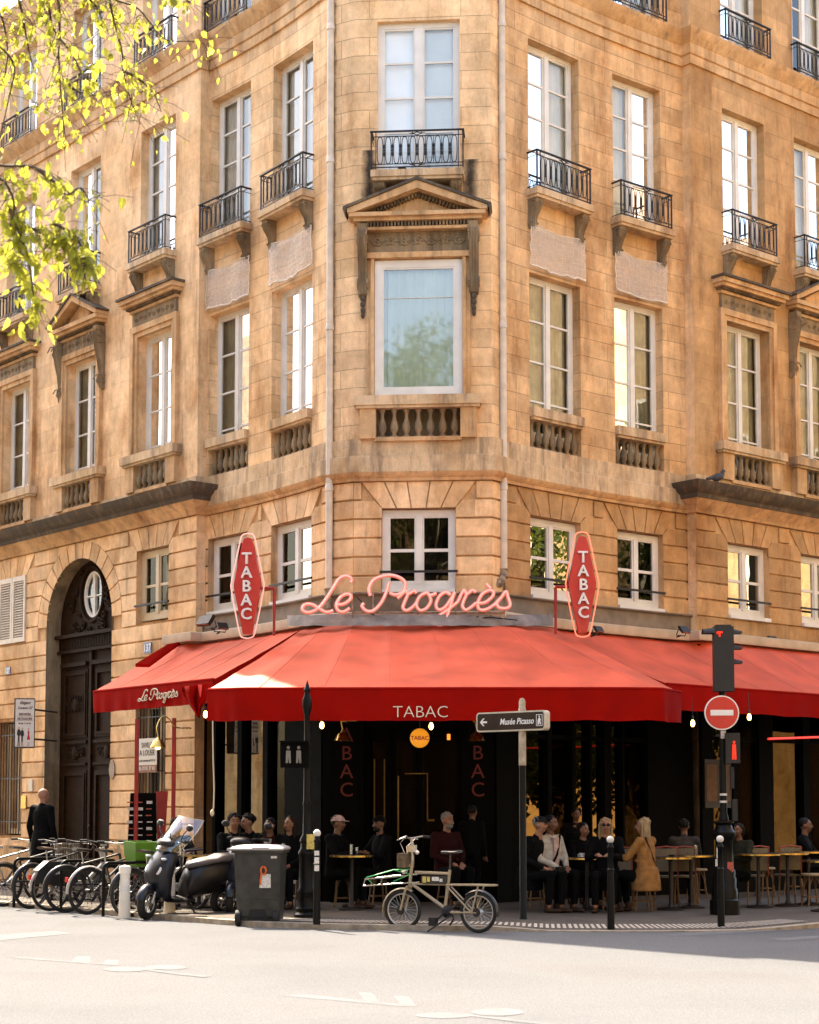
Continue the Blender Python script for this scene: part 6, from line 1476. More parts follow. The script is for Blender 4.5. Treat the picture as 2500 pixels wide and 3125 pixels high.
# ---------------- people ----------------
def remesh(mb,vox,it=3):
    me=bpy.data.meshes.new('r');me.from_pydata(mb.v,[],mb.f);o=bpy.data.objects.new('r',me);COL.objects.link(o)
    a=o.modifiers.new('r','REMESH');a.mode='VOXEL';a.voxel_size=vox
    b_=o.modifiers.new('s','SMOOTH');b_.factor=.5;b_.iterations=it
    dg=bpy.context.evaluated_depsgraph_get();m2=bpy.data.meshes.new_from_object(o.evaluated_get(dg))
    out=MB();out.v=[tuple(v.co) for v in m2.vertices];out.f=[tuple(p.vertices) for p in m2.polygons]
    bpy.data.objects.remove(o);bpy.data.meshes.remove(me);bpy.data.meshes.remove(m2);return out
mat('skin_light',(.24,.115,.068),.5,noise=.08,nscale=20);mat('skin_tan',(.14,.065,.036),.5,noise=.08,nscale=20);mat('skin_pink',(.29,.135,.08),.5,noise=.08,nscale=20)
for n_,c_ in (('cl_black',(.008,.008,.009)),('cl_char',(.03,.03,.033)),('cl_grey',(.10,.085,.075)),('cl_cream',(.55,.50,.42)),('cl_camel',(.36,.17,.055)),('cl_maroon',(.06,.012,.012)),('cl_white',(.65,.62,.58)),('cl_denim',(.02,.026,.04)),('cl_olive',(.05,.05,.03)),('hair_black',(.010,.008,.007)),('hair_brown',(.04,.02,.012)),('hair_blond',(.42,.29,.15)),('hair_grey',(.28,.26,.24)),('cl_pink',(.60,.42,.38)),('lens_black',(.01,.01,.01)),('lip',(.22,.06,.05)),('leather',(.09,.045,.025)),('cl_red',(.5,.02,.02)),('laptop',(.35,.33,.31))): mat(n_,tuple(v*(.4 if max(c_)<.12 else .7) for v in c_),.9 if n_[:2]=='cl' else .6,noise=.2,nscale=12,bump=.9 if n_[:2]=='cl' else .3,spec=.08 if n_[:2]=='cl' else .2)
def person(label,xd,yt,d,face=0,head=0,top='cl_black',trous='cl_black',skin='skin_light',hair='hair_black',hairkind='short',arms='table',lean=.1,stand=False,cap=None,beard=None,glasses=False,shoes='leather',coatlong=False,collar=None,inner=None,gp='cafe customers',strap=None,pitch=0):
    p=at(xd,yt,d);H=1.755 if stand else 1.32
    s=p.z/H
    t=thing('person',label,'person',(p.x,p.y,0),R(face),gp);t.scale=(s,s,s)
    hip=.92 if stand else .50
    # joints; forward = -y
    sh=hip+.50;l=lean;P=lambda x,y,z:Vector((x,y,z))
    hipc=P(0,.10,hip) ;chest=P(0,.10-l*.35,hip+.36);neck=P(0,.11-l*.55,sh+.03);hd=P(0,.085-l*.65-pitch*.05,sh+.20)
    S=[P(sg*.175,.12-l*.5,sh-.015) for sg in(-1,1)]
    if arms=='table': E=[P(sg*.24,-.06-l*.4,sh-.25) for sg in(-1,1)];W=[P(sg*.10,-.30-l*.3,.79-0*hip if not stand else hip) for sg in(-1,1)]
    elif arms=='lap': E=[P(sg*.25,.02,sh-.27) for sg in(-1,1)];W=[P(sg*.09,-.18,hip+.12) for sg in(-1,1)]
    elif arms=='down': E=[P(sg*.24,.14,sh-.29) for sg in(-1,1)];W=[P(sg*.25,.06,sh-.54) for sg in(-1,1)]
    elif arms=='chin': E=[P(-.22,-.16-l*.4,sh-.27),P(.24,-.06-l*.4,sh-.25)];W=[P(-.07,-.12-l*.6,sh+.05),P(.08,-.30-l*.3,.80)]
    else: E=[P(-.24,.0-l*.4,sh-.26),P(.25,-.02,sh-.26)];W=[P(-.14,-.26-l*.5,sh-.12),P(.08,-.26,.80)]
    if stand: K_=[P(sg*.10,.07,.50) for sg in(-1,1)];A=[P(sg*.11,.12,.09) for sg in(-1,1)];HJ=[P(sg*.09,.10,.90) for sg in(-1,1)]
    else: HJ=[P(sg*.09,.08,hip-.02) for sg in(-1,1)];K_=[P(sg*.12,-.34,hip+.02) for sg in(-1,1)];A=[P(sg*.12,-.30,.09) for sg in(-1,1)]
    M=Matrix.Rotation(R(head),3,'Z')@Matrix.Rotation(R(-pitch*60),3,'X')
    hq=lambda x,y,z:hd+M@Vector((x,y,z))
    b=MB()
    def el(mb,x,y,z,rx,ry,rz,n=12,m_=8): mb.ell(hq(x,y,z),(rx,ry,rz),n,m_,M)
    el(b,0,.008,.015,.073,.092,.092,16,10);el(b,0,-.025,-.045,.052,.058,.062);el(b,0,-.10,-.018,.012,.018,.018,8,6);el(b,0,-.088,.012,.010,.012,.025,8,6)
    for sg in(-1,1): el(b,sg*.075,.01,-.005,.010,.020,.030,8,6);el(b,sg*.035,-.07,-.03,.022,.02,.022,8,6)
    b.limb(neck-P(0,0,.06),hd+P(0,.01,-.05),.055,.050);b.ell(chest,(.155,.10,.20),14,8);b.ell(hipc+P(0,0,.05),(.15,.11,.12),14,8);b.limb(S[0]-P(0,0,.03),S[1]-P(0,0,.03),.04,.04)
    for i in(0,1):
        b.limb(S[i],E[i],.048,.036);b.limb(E[i],W[i],.036,.026);b.limb(HJ[i],K_[i],.072,.052);b.limb(K_[i],A[i],.048,.036)
        # hand
        dr=(W[i]-E[i]).normalized();side=dr.cross(P(0,0,1)) if abs(dr.z)<.9 else P(1,0,0);side.normalize();dn=side.cross(dr)
        pc=W[i]+dr*.05;b.limb(W[i],pc+dr*.02,.024,.032)
        for k in range(4):
            f0=pc+dr*.03+side*(-.027+.018*k);ln=(.062,.072,.068,.052)[k];f1=f0+dr*ln*.55-dn*.010;f2=f1+dr*ln*.35-dn*.028;b.tube([f0,f1,f2],[.0095,.0088,.0075],6)
        ts=side*(-.034 if i else .034);b.tube([pc-dr*.01+ts,pc+dr*.02+ts*1.5,pc+dr*.05+ts*1.5-dn*.01],[.011,.010,.008],6)
    b=remesh(b,.0115,2);obj('body',b,MATS[skin],t,60,world=False)
    # clothes
    c=MB();c.loft([[Vector((rx*math.cos(a),cy+ry*math.sin(a),z)) for a in[2*math.pi*q/16 for q in range(16)]] for z,cy,rx,ry in ((hip-.06,.09,.165,.135),(hip+.08,.09,.165,.13),(hip+.22,.09-l*.2,.170,.125),(hip+.36,.10-l*.35,.190,.125),(hip+.44,.11-l*.45,.185,.105),(sh+.01,.115-l*.5,.12,.075),(sh+.05,.11-l*.55,.065,.06))])
    c.limb(S[0],S[1],.064,.064);c.limb(chest,neck+P(0,.01,.0),.13,.062)
    for i in(0,1): c.limb(S[i],E[i],.066,.052);c.limb(E[i],W[i],.052,.040);c.ell(S[i],.072,10,8)
    if coatlong: c.loft([[Vector((rx*math.cos(a),cy+ry*math.sin(a),z)) for a in[2*math.pi*q/16 for q in range(16)]] for z,cy,rx,ry in (((.30 if not stand else .55),.08,.22,.20),(hip-.05,.08,.20,.19),(hip+.12,.09,.18,.145))])
    for k in range(5): c.ell((random.Random(k).uniform(-.14,.14),.0,hip+.08+.07*k),(.05,.05,.02),8,6)
    c=remesh(c,.014,3);obj('jacket' if not coatlong else 'coat',c,MATS[top],t,60,world=False)
    c=MB();c.ell(hipc+P(0,-.0,0),(.165,.135,.11),14,8)
    for i in(0,1): c.limb(HJ[i],K_[i],.088,.068);c.limb(K_[i],A[i]+P(0,0,.05),.066,.052)
    c=remesh(c,.015,3);obj('trousers',c,MATS[trous],t,60,world=False)
    for i in(0,1):
        c=MB();a=A[i];c.loft([[Vector((a.x+w_*math.cos(q),a.y+yo,.035+h*math.sin(q)+.0)) for q in[2*math.pi*k/10 for k in range(10)]] for yo,w_,h in((.07,.02,.02),(.05,.04,.035),(-.04,.042,.035),(-.13,.045,.028),(-.19,.03,.02),(-.205,.01,.01))]);c.limb(a+P(0,.03,-.02),a+P(0,.02,.02),.042,.045);obj('shoe',c,MATS[shoes],t,50,world=False)
    # hair
    h=MB()
    if hairkind!='bald':
        el(h,0,.026,.036,.079,.090,.084,16,10);rg=random.Random(int(xd))
        for k in range(26):
            a,u=rg.uniform(0,6.28),rg.uniform(.0,1);rr_=math.sqrt(1-u*u);x,y=rr_*math.cos(a),rr_*math.sin(a)
            if y<-.6 and u<.35: continue
            h.ell(hq(.072*x,.026+.083*y,.036+.078*u),(.022,.022,.016),6,4)
        if hairkind in('long','bob'):
            zz=-.28 if hairkind=='long' else -.10
            h.loft([[hq(rx*math.cos(a),.045+ry*math.sin(a),z) for a in[2*math.pi*q/14 for q in range(14)]] for z,rx,ry in((.05,.085,.06),(-.04,.088,.055),(zz*.6,.085,.045),(zz,.055,.025))])
            for k in range(8):
                a=R(-20+220*k/7);h.tube([hq(.085*math.cos(a),.03+.06*math.sin(a),.03),hq(.092*math.cos(a),.035+.065*math.sin(a),zz*.5),hq(.07*math.cos(a),.04+.05*math.sin(a),zz*1.05)],[.018,.016,.004],6)
        if hairkind=='curly':
            rg=random.Random(3)
            for k in range(60):
                a,u=rg.uniform(0,6.28),rg.uniform(-.1,1);rr_=math.sqrt(max(0,1-u*u));x,y=rr_*math.cos(a),rr_*math.sin(a)
                if y<-.45 and u<.45: continue
                h.ell(hq(.085*x,.03+.095*y,.03+.09*u),.022,6,4)
        obj('hair',h,MATS[hair],t,60,world=False)
    e=MB()
    for sg in(-1,1): el(e,sg*.028,-.083,.012,.009,.006,.006,8,5);e.tube([hq(sg*.014,-.088,.032),hq(sg*.045,-.078,.034)],.0045,5)
    obj('eyes',e,MATS['hair_black' if hair!='hair_blond' else 'hair_brown'],t,60,world=False)
    e=MB();e.tube([hq(-.022,-.083,-.052),hq(0,-.089,-.050),hq(.022,-.083,-.052)],.005,6);obj('mouth',e,MATS['lip'],t,60,world=False)
    if beard: e=MB();el(e,0,-.035,-.075,.052,.055,.042);e.tube([hq(-.03,-.082,-.042),hq(0,-.095,-.036),hq(.03,-.082,-.042)],.009,6);obj('beard',e,MATS[beard],t,60,world=False)
    if glasses:
        e=MB();
        for sg in(-1,1): e.ell(hq(sg*.032,-.098,.010),(.027,.006,.020),10,6,M);e.tube([hq(sg*.058,-.09,.015),hq(sg*.08,.0,.015)],.004,5)
        e.tube([hq(-.01,-.10,.015),hq(.01,-.10,.015)],.004,5);obj('sunglasses',e,MATS['lens_black'],t,60,world=False)
    if cap:
        e=MB();rows=[]
        for k in range(7):
            u=k/6*math.pi/2;rows.append([hq(.088*math.cos(u)*math.cos(a),.012+.104*math.cos(u)*math.sin(a),.042+.085*math.sin(u)) for a in[2*math.pi*q/16 for q in range(16)]])
        e.loft(rows);e.loft([[hq(.07*u_,-.08-.085*k*(1-.35*u_*u_),.045-.012*k+z) for u_ in[(-1+2*q/8) for q in range(9)]]+[hq(.07*u_,-.08-.085*k*(1-.35*u_*u_),.05-.012*k+z) for u_ in[(1-2*q/8) for q in range(9)]] for k,z in((0,0),(.5,0),(1,0))]);obj('cap',e,MATS[cap],t,60,world=False)
    if collar:
        e=MB();e.tube([neck+P(.075*math.cos(a),.065*math.sin(a)-.01,.0-.05*max(0,-math.sin(a))) for a in[2*math.pi*q/14 for q in range(14)]],.020,6,closed=True);obj('collar',e,MATS[collar],t,60,world=False)
    if inner:
        e=MB();e.prism([(-.05,sh+.01),(.05,sh+.01),(.03,hip+.16),(-.03,hip+.16)],lambda x,z:P(x,-.038-l*.45-(0 if z>sh-.1 else .0),z),lambda x,z:P(x,.02-l*.3,z));obj('shirt_front',e,MATS[inner],t,20,world=False)
    if strap:
        e=MB();e.tube([S[1]+P(-.05,-.09,.06),P(0,-.055-l*.4,hip+.28),P(-.12,-.06,hip+.05)],.016,6);e.tube([S[1]+P(-.05,.06,.06),P(.02,.22-l*.3,hip+.25),P(-.14,.20,hip+.02)],.016,6);obj('bag_strap',e,MATS[strap],t,60,world=False)
    return t
pe=person
pe('person in a long black coat with a shaved head standing left of the arched door',100,1657,29.2,face=150,head=-20,top='cl_black',skin='skin_pink',hairkind='bald',arms='down',stand=True,coatlong=True,gp='passers by',lean=0)
pe('person with sunglasses pushed up on dark hair, seated behind the scooter',374,1721,26.6,face=25,head=15,top='cl_char',hair='hair_black',skin='skin_light',hairkind='bob')
pe('person in a black jacket over a grey hood, seated with a laptop',495,1713,26.0,face=25,head=-10,top='cl_black',skin='skin_light',hair='hair_black',hairkind='curly',collar='cl_grey',arms='table')
pe('person with thick black hair turned towards the person with the laptop',535,1714,26.3,face=-55,top='cl_black',skin='skin_light',hair='hair_black',hairkind='curly',arms='table',lean=.3)
pe('person in a maroon jacket over a white shirt, seated right of the laptop',567,1722,26.0,face=-20,head=-15,top='cl_maroon',skin='skin_tan',hair='hair_black',inner='cl_white',arms='lap')
pe('person with long brown hair in black, seated behind the bin with a beer',609,1718,25.9,face=-15,head=-20,top='cl_black',skin='skin_light',hair='hair_brown',hairkind='long',arms='lap')
pe('person in a pale baseball cap seated left of the round brass edged table',716,1717,25.8,face=60,head=10,top='cl_black',skin='skin_tan',hair='hair_brown',cap='cl_pink',arms='table')
pe('person in a dark hat with a beard seated right of the round brass edged table',795,1718,26.0,face=-60,head=20,top='cl_black',skin='skin_tan',hair='hair_black',cap='cl_black',beard='hair_black',arms='table')
pe('person with grey hair and a grey beard seated right of the cafe door',945,1710,25.9,face=35,top='cl_maroon',skin='skin_pink',hair='hair_grey',beard='hair_grey',arms='lap')
pe('person all in black standing in the shadow right of the grey bearded person',995,1694,26.5,face=160,top='cl_black',skin='skin_tan',hair='hair_black',arms='down',lean=.15,stand=True)
pe('person in a flat cap and black coat left of the cream jacket',1124,1719,24.9,face=55,head=10,top='cl_black',skin='skin_pink',hair='hair_grey',cap='cl_char',arms='lap',lean=.3,coatlong=True)
pe('person in an open cream jacket with a black camera strap, seated',1163,1716,25.0,face=38,head=20,top='cl_cream',trous='cl_black',skin='skin_tan',hair='hair_black',arms='lap',inner='cl_pink',strap='cl_black')
pe('person with dark bobbed hair in black behind the coffee cups',1230,1731,25.8,face=20,head=20,top='cl_black',skin='skin_light',hair='hair_black',hairkind='bob',arms='table')
pe('person with blond hair and dark glasses in a black coat seen behind the bollard',1275,1721,24.9,face=-12,head=10,top='cl_black',trous='cl_black',skin='skin_pink',hair='hair_blond',hairkind='long',glasses=True,arms='table',coatlong=True)
pe('person with long blond hair in a camel coat seated on a stool',1350,1721,24.8,face=-125,head=20,top='cl_camel',trous='cl_black',skin='skin_light',hair='hair_blond',hairkind='long',arms='table',coatlong=True,strap='leather')
pe('person in a grey jersey seen from behind on a rattan chair',1440,1724,26.9,face=175,top='cl_grey',skin='skin_tan',hair='hair_black',arms='table')
pe('person in dark green holding a hand to the face behind the traffic light base',1553,1733,26.3,face=-40,top='cl_olive',skin='skin_tan',hair='hair_black',arms='chin',hairkind='bob')
pe('person with short black hair in black looking right at the far table',1700,1722,27.0,face=70,top='cl_black',skin='skin_tan',hair='hair_black',arms='table')
pe('person standing in the dark doorway behind the two seated beside the pole',1216,1700,26.9,face=10,top='cl_black',skin='skin_tan',hair='hair_black',arms='down',stand=True,lean=0)
# laptop
a=at(508,1775,25.6);m=MB();m.box((a.x,a.y-.05,a.z-.02),(.30,.015,.20),Matrix.Rotation(R(18),3,'X')@Matrix.Rotation(R(8),3,'Y'));m.box((a.x,a.y+.08,a.z-.125),(.30,.20,.012));solo('laptop',m,MATS['laptop'],'open grey laptop in front of the person with the grey hood','laptop',None,20)
# ---------------- tables, stools, chairs, glasses ----------------
mat('rattan',(.16,.085,.035),.5,noise=.3,nscale=25);mat('seat_woven',(.33,.24,.14),.6,noise=.3,nscale=60);mat('weave_cream',(.17,.14,.095),.6,noise=.35,nscale=90);mat('weave_red',(.25,.05,.03),.6,noise=.3,nscale=90)
tabs=[('near the person in the baseball cap',741,1801,25.4,.32),('in front of the person with the laptop',560,1800,25.5,.32),('beside the menu stand with glasses on it',345,1797,26.7,.35),('behind the scooter handlebar',420,1800,26.0,.33),('between the cream jacket and the blond person',1236,1806,25.2,.30),('left of the two rattan chairs',1412,1805,25.4,.33),('right of the two rattan chairs',1455,1801,25.9,.33),('right of the traffic light base',1597,1798,26.0,.33),('in front of the far right chair',1658,1796,26.4,.32),('in front of the person looking right',1702,1793,26.8,.30),('at the right edge of the photo',1735,1812,25.0,.30)]
def table(lb,xd,yd,d,r_):
    p=at(xd,yd,d);h=p.z;t=thing('cafe_table','small round brass edged cafe table '+lb,'table',(p.x,p.y,0),0,'round brass edged terrace tables')
    m=MB();m.lathe([(r_,h-.025),(r_,h)],n=32);obj('edge_band',m,MATS['brass'],t,30,world=False);m=MB();m.lathe([(r_*.97,h-.02),(r_*.97,h+.003)],n=32);obj('table_top',m,MATS['dark_wood'],t,30,world=False)
    m=MB();m.lathe([(.20,0),(.20,.02),(.05,.05),(.028,.09),(.028,h-.06),(.08,h-.025)],n=14);obj('pedestal',m,MATS['iron'],t,world=False);return t,p
TP=[table(*a_) for a_ in tabs]
def stool(t):
    m=MB();m.lathe([(.165,.455),(.175,.465),(.175,.485),(.16,.495),(.0,.498)],n=22);obj('seat',m,MATS['seat_woven'],t,world=False)
    for k in range(4):
        a=R(45+90*k);c,s=math.cos(a),math.sin(a);m=MB();m.tube([(.12*c,.12*s,.46),(.135*c,.135*s,.25),(.175*c,.175*s,0)],.014,7);m.tube([(.128*c,.128*s,.30),(.08*math.cos(a+.5),.08*math.sin(a+.5),.45)],.008,5);m.tube([(.128*c,.128*s,.30),(.08*math.cos(a-.5),.08*math.sin(a-.5),.45)],.008,5);obj('leg',m,MATS['rattan'],t,world=False)
    m=MB();m.tube([(.152*math.cos(R(45+90*k)),.152*math.sin(R(45+90*k)),.14) for k in range(4)],.009,6,closed=True);obj('foot_ring',m,MATS['rattan'],t,world=False)
st=[('standing empty below the person in the baseball cap',722,1911,.1),('half hidden behind the ornate cast iron post',632,1906,.4),('under the person in the dark flat cap',1128,1912,.2),('under the blond person behind the bollard',1275,1918,.5),('under the person in the camel coat',1352,1918,.1),('right of the traffic light base, empty',1612,1888,.3),('farther right, empty before the dark panes',1672,1884,.7),('at the right edge of the terrace',1712,1908,.2),('under the grey bearded person',943,1908,.6),('left of the traffic light base, empty',1468,1892,.4),('under the bearded person in the dark hat',797,1906,.3)]
s0=None
for lb,x,y,r_ in st:
    p=onground(x,y);L_='low round rattan stool '+lb
    if s0 is None: s0=thing('rattan_stool',L_,'stool',(p.x,p.y,0),r_,'rattan stools on the terrace');stool(s0)
    else: dup(s0,(p.x,p.y,0),r_,L_)
def chair(lb,xd,yd,d,rot):
    p=at(xd,yd,d);t=thing('rattan_chair','woven cream and red bistro chair '+lb,'chair',(p.x,p.y,0),R(rot),'woven rattan bistro chairs')
    m=MB();m.lathe([(.19,.44),(.20,.455),(.20,.47),(.0,.475)],n=20);obj('seat',m,MATS['weave_cream'],t,world=False)
    for x,y in((-.16,-.15),(.16,-.15),(-.16,.15),(.16,.15)): m=MB();m.tube([(x,y,.45),(x*1.15,y*1.15,0)],.013,7);obj('leg',m,MATS['rattan'],t,world=False)
    m=MB();rows=[[Vector((u*.165,.19+.02*math.cos(u*1.5)+k*.03,.54+.34*k)) for u in[(-1+2*q/8) for q in range(9)]] for k in(0,.5,1)];m.loft(rows,cap=False,closed=False);b_=obj('backrest',m,MATS['weave_cream'],t,world=False)
    m=MB()
    for s in(-1,1): m.tube([(s*.17,.19,.45),(s*.17,.19,.55),(s*.165,.22,.89)],.012,7)
    m.tube([(-.165,.22,.89),(0,.235,.91),(.165,.22,.89)],.012,7);obj('back_frame',m,MATS['weave_red'],t,world=False)
chair('left one of the pair beside the camel coat',1403,1776,26.2,172);chair('right one of the pair beside the camel coat',1438,1777,26.3,176);chair('left of the blond person in the camel coat',1308,1778,26.0,170);chair('alone in front of the right hand tables',1656,1770,26.9,185);chair('behind the traffic light base',1583,1782,26.6,200);chair('under the person in the grey jersey',1441,1800,27.1,0)
glassmat('drink_glass',.12);mat('beer',(.45,.20,.02),.2,noise=0);mat('cup_white',(.62,.60,.56),.3,noise=.03)
def glassobj(lb,xd,yd,d,h=.13,r_=.035,beer=False,name='drinking_glass'):
    p=at(xd,yd,d);t=thing(name,lb,'glass',(p.x,p.y,p.z),0)
    m=MB();m.lathe([(r_*.8,0),(r_,h),(r_*.93,h),(r_*.75,.01)],n=14);obj('glass',m,MATS['drink_glass'],t,world=False)
    if beer: m=MB();m.lathe([(r_*.7,.012),(r_*.88,h*.75)],n=14);obj('beer',m,MATS['beer'],t,world=False)
def cup(lb,xd,yd,d):
    p=at(xd,yd,d);t=thing('coffee_cup',lb,'cup',(p.x,p.y,p.z),0,'white coffee cups')
    m=MB();m.lathe([(.02,0),(.035,.03),(.04,.065),(.037,.065),(.03,.02)],n=14);m.tube([(-.038,0,.05),(-.06,0,.045),(-.055,0,.02),(-.035,0,.02)],.005,5);obj('cup',m,MATS['cup_white'],t,world=False)
    m=MB();m.lathe([(.03,0),(.06,.01),(.058,.012),(.02,.004)],n=16);obj('saucer',m,MATS['cup_white'],t,world=False)
glassobj('tall glass on the table by the person in the baseball cap',740,1800,25.3,.15);glassobj('water glass near the dark hatted person',752,1800,25.5,.11);glassobj('glass of beer in front of the person with long brown hair',597,1799,25.6,.16,.04,True)
cup('coffee cup nearer the cream jacket',1226,1806,25.1);cup('coffee cup nearer the blond person',1246,1806,25.2)
glassobj('small glass on the table beside the menu stand',372,1797,26.6,.10);glassobj('beer glass on the table right of the rattan chairs',1466,1801,25.9,.15,.035,True)
def bottle(lb,xd,yd,d,mt='cl_red'):
    p=at(xd,yd,d);t=thing('bottle',lb,'bottle',(p.x,p.y,p.z));m=MB();m.lathe([(.03,0),(.032,.12),(.014,.18),(.012,.23),(.014,.235)],n=12);obj('bottle',m,MATS['shop_black'],t,world=False);m=MB();m.lathe([(.0335,.04),(.0335,.10)],n=12);obj('bottle_label',m,MATS[mt],t,world=False)
bottle('dark bottle with a red label in front of the dark haired person',541,1799,25.5)
def small(name,lb,cat,xd,yd,d,prof,mt):
    p=at(xd,yd,d);m=MB();m.lathe(prof,c=tuple(p),n=10);solo(name,m,MATS[mt],lb,cat)
small('ashtray','small dark ashtray on the table left of the rattan chairs','ashtray',1415,1804,25.3,[(.03,0),(.045,.03),(.04,.03)],'iron')
small('menu_holder','woven cream menu holder on the far right table','menu holder',1655,1795,26.3,[(.05,0),(.07,.14),(.065,.14)],'weave_cream') if False else None
# shoulder bag / camera on the lap
a=at(1180,1833,24.7);m=MB();m.box((a.x,a.y,a.z),(.14,.07,.10));m.lathe([(.035,0),(.035,.06)],c=(a.x+.01,a.y-.04,a.z),n=12,M=Matrix.Rotation(R(90),3,'X'));solo('camera',m,MATS['black_paint'],'black camera resting on the lap of the person in the cream jacket','camera',None,30)
# ---------------- surroundings seen in reflections, tree ----------------
mat('leafdark',(.05,.08,.015),.6,noise=.3);mat('bark',(.10,.07,.045),.9,noise=.4,nscale=12,bump=.5)
translucent('leaf',(.16,.19,.015),.6,.45,.35,back=(.52,.50,.07));translucent('leaf_far',(.07,.11,.02),.4,.6,.35,back=(.13,.17,.02))
def leafshape(mb,p,d,up,L,rg):
    d=d.normalized();s=d.cross(up);s=s.normalized() if s.length>1e-4 else d.orthogonal().normalized();nn=s.cross(d)
    w_=L*rg.uniform(.24,.42);f=rg.uniform(.05,.22)*L
    P=[p,p+d*L*.18+s*w_*.85+nn*f,p+d*L*.5+s*w_+nn*f,p+d*L*.8+s*w_*.45+nn*f*.5,p+d*L*1.05-nn*f*.4,p+d*L*.8-s*w_*.45+nn*f*.5,p+d*L*.5-s*w_+nn*f,p+d*L*.18-s*w_*.85+nn*f,p+d*L*.5-nn*0.0]
    mb.add(P,[(0,1,2,8),(8,2,3,4),(0,8,6,7),(8,4,5,6)])
rg=random.Random(21)
TR=thing('tree','leafy lime tree whose sunlit branches hang in from the upper left','tree',(-6.6,10.6,0))
m=MB();m.tube([(-6.6,10.6,0),(-6.55,10.6,2),(-6.4,10.7,4.5),(-6.2,10.9,7),(-6.1,11,10)],[.24,.20,.17,.13,.07],12);obj('trunk',m,MATS['bark'],TR)
br=MB();lf=MB()
def strand(pts,d0,d1,leafL,dens,r0=.012,spread=.16,twig=True):
    P=[at(x,y,d0+(d1-d0)*i/(len(pts)-1)) for i,(x,y) in enumerate(pts)];c=[Vector(v) for v in cr([tuple(v) for v in P],6)]
    br.tube(c,[r0*(1-.75*i/len(c)) for i in range(len(c))],6)
    for i in range(1,len(c)):
        for k in range(dens):
            if rg.random()<(.42 if d0>12 else .36): continue
            q=c[i-1].lerp(c[i],rg.random());o=Vector((rg.gauss(0,spread),rg.gauss(0,spread),rg.gauss(-spread*.5,spread*.7)))
            if twig and rg.random()<.6: br.tube([q,q+o*.6+Vector((0,0,.02)),q+o],.0022,3)
            e=q+o*rg.uniform(.4,1);d=Vector((rg.gauss(0,.45),rg.gauss(0,.45),-1+rg.gauss(0,.3)))
            leafshape(lf,e,d,Vector((rg.gauss(0,1),rg.gauss(0,1),rg.gauss(0,.4))),leafL*rg.choice((.5,.7,.85,1.05,1.35)),rg)
    return c
A=strand([(-60,-70),(60,-60),(180,-30),(244,0),(288,16),(320,52),(352,84),(420,88),(438,108)],13,13.6,.062,3)
strand([(180,-60),(225,-10),(240,44),(256,104),(262,160),(276,212),(296,262)],13.2,13.6,.062,6,spread=.17)
strand([(262,150),(290,165),(322,195),(340,235)],13.5,13.7,.062,5,spread=.12)
strand([(90,-50),(122,0),(126,60),(124,120),(128,190),(132,240),(138,290)],12.8,13.2,.066,6,spread=.18)
strand([(60,-40),(100,10),(112,60),(150,110),(170,150),(190,165)],12.9,13.1,.070,6,spread=.15)
strand([(30,-30),(45,20),(52,60),(62,110),(72,150)],13,13.2,.062,6,spread=.17)
strand([(-40,-30),(-5,20),(10,60),(16,120),(5,180)],13,13.2,.060,6,spread=.16)
strand([(150,-60),(170,-20),(200,10),(215,40)],13.2,13.4,.062,6,spread=.2)
strand([(330,-60),(345,-20),(385,-5),(405,8)],13.4,13.5,.060,5,spread=.1)
strand([(-60,60),(0,98),(30,140),(20,200),(0,290)],12.9,13,.06,4,spread=.13)
strand([(124,160),(160,190),(200,200),(232,190)],13.3,13.4,.056,4,spread=.12)
strand([(-80,330),(0,348),(60,350),(95,362),(125,385),(150,440)],11.0,11.3,.062,2,spread=.10)
strand([(-60,350),(-5,372),(20,400),(30,440),(20,500),(50,540)],10.9,11.1,.075,6,spread=.15)
strand([(20,440),(45,500),(62,560),(70,620),(76,675)],11,11.1,.070,8,spread=.10)
strand([(60,480),(95,490),(130,510),(165,540),(185,555)],11,11.2,.070,7,spread=.12)
strand([(75,355),(110,380),(140,410),(170,395),(190,430)],11.1,11.3,.066,4,spread=.12)
strand([(110,470),(150,490),(172,520),(178,560)],11.0,11.1,.070,12,spread=.09)
# limbs joining strands to trunk
for q in ((-60,-70,13),(180,-60,13.2),(90,-50,12.8),(-60,60,12.9),(-80,330,11),(-60,350,10.9),(330,-60,13.4),(30,-30,13),(150,-60,13.2),(60,-40,12.9),(-40,-30,13)):
    e=at(*q);s=Vector((-6.15,10.95,min(9.0,e.z-.4)));md=s.lerp(e,.5)+Vector((0,0,.6));br.tube([s,md,e],[.05,.03,.012],6)
# upper crown out of the frame (bigger clumps), real foliage overhead
for i in range(26):
    c=Vector((-6.2+rg.gauss(0,1.5),10.2+rg.gauss(0,1.5),9.9+rg.gauss(0,1.4)))
    r_=ray(0,0)
    # keep clumps out of the visible cone
    xd=(c.x/c.y*FPX+1250)/K; 
    if c.y>3 and xd>-120 and c.z<1.4+c.y*.62: continue
    br.tube([Vector((-6.1,11,8.5)),c],[.03,.008],5)
    for k in range(130):
        e=c+Vector((rg.gauss(0,.55),rg.gauss(0,.55),rg.gauss(0,.45)));leafshape(lf,e,Vector((rg.gauss(0,.5),rg.gauss(0,.5),-1)),Vector((rg.gauss(0,1),rg.gauss(0,1),.3)),.09,rg)
obj('branches',br,MATS['bark'],TR,60);obj('leaves',lf,MATS['leaf'],TR,0)
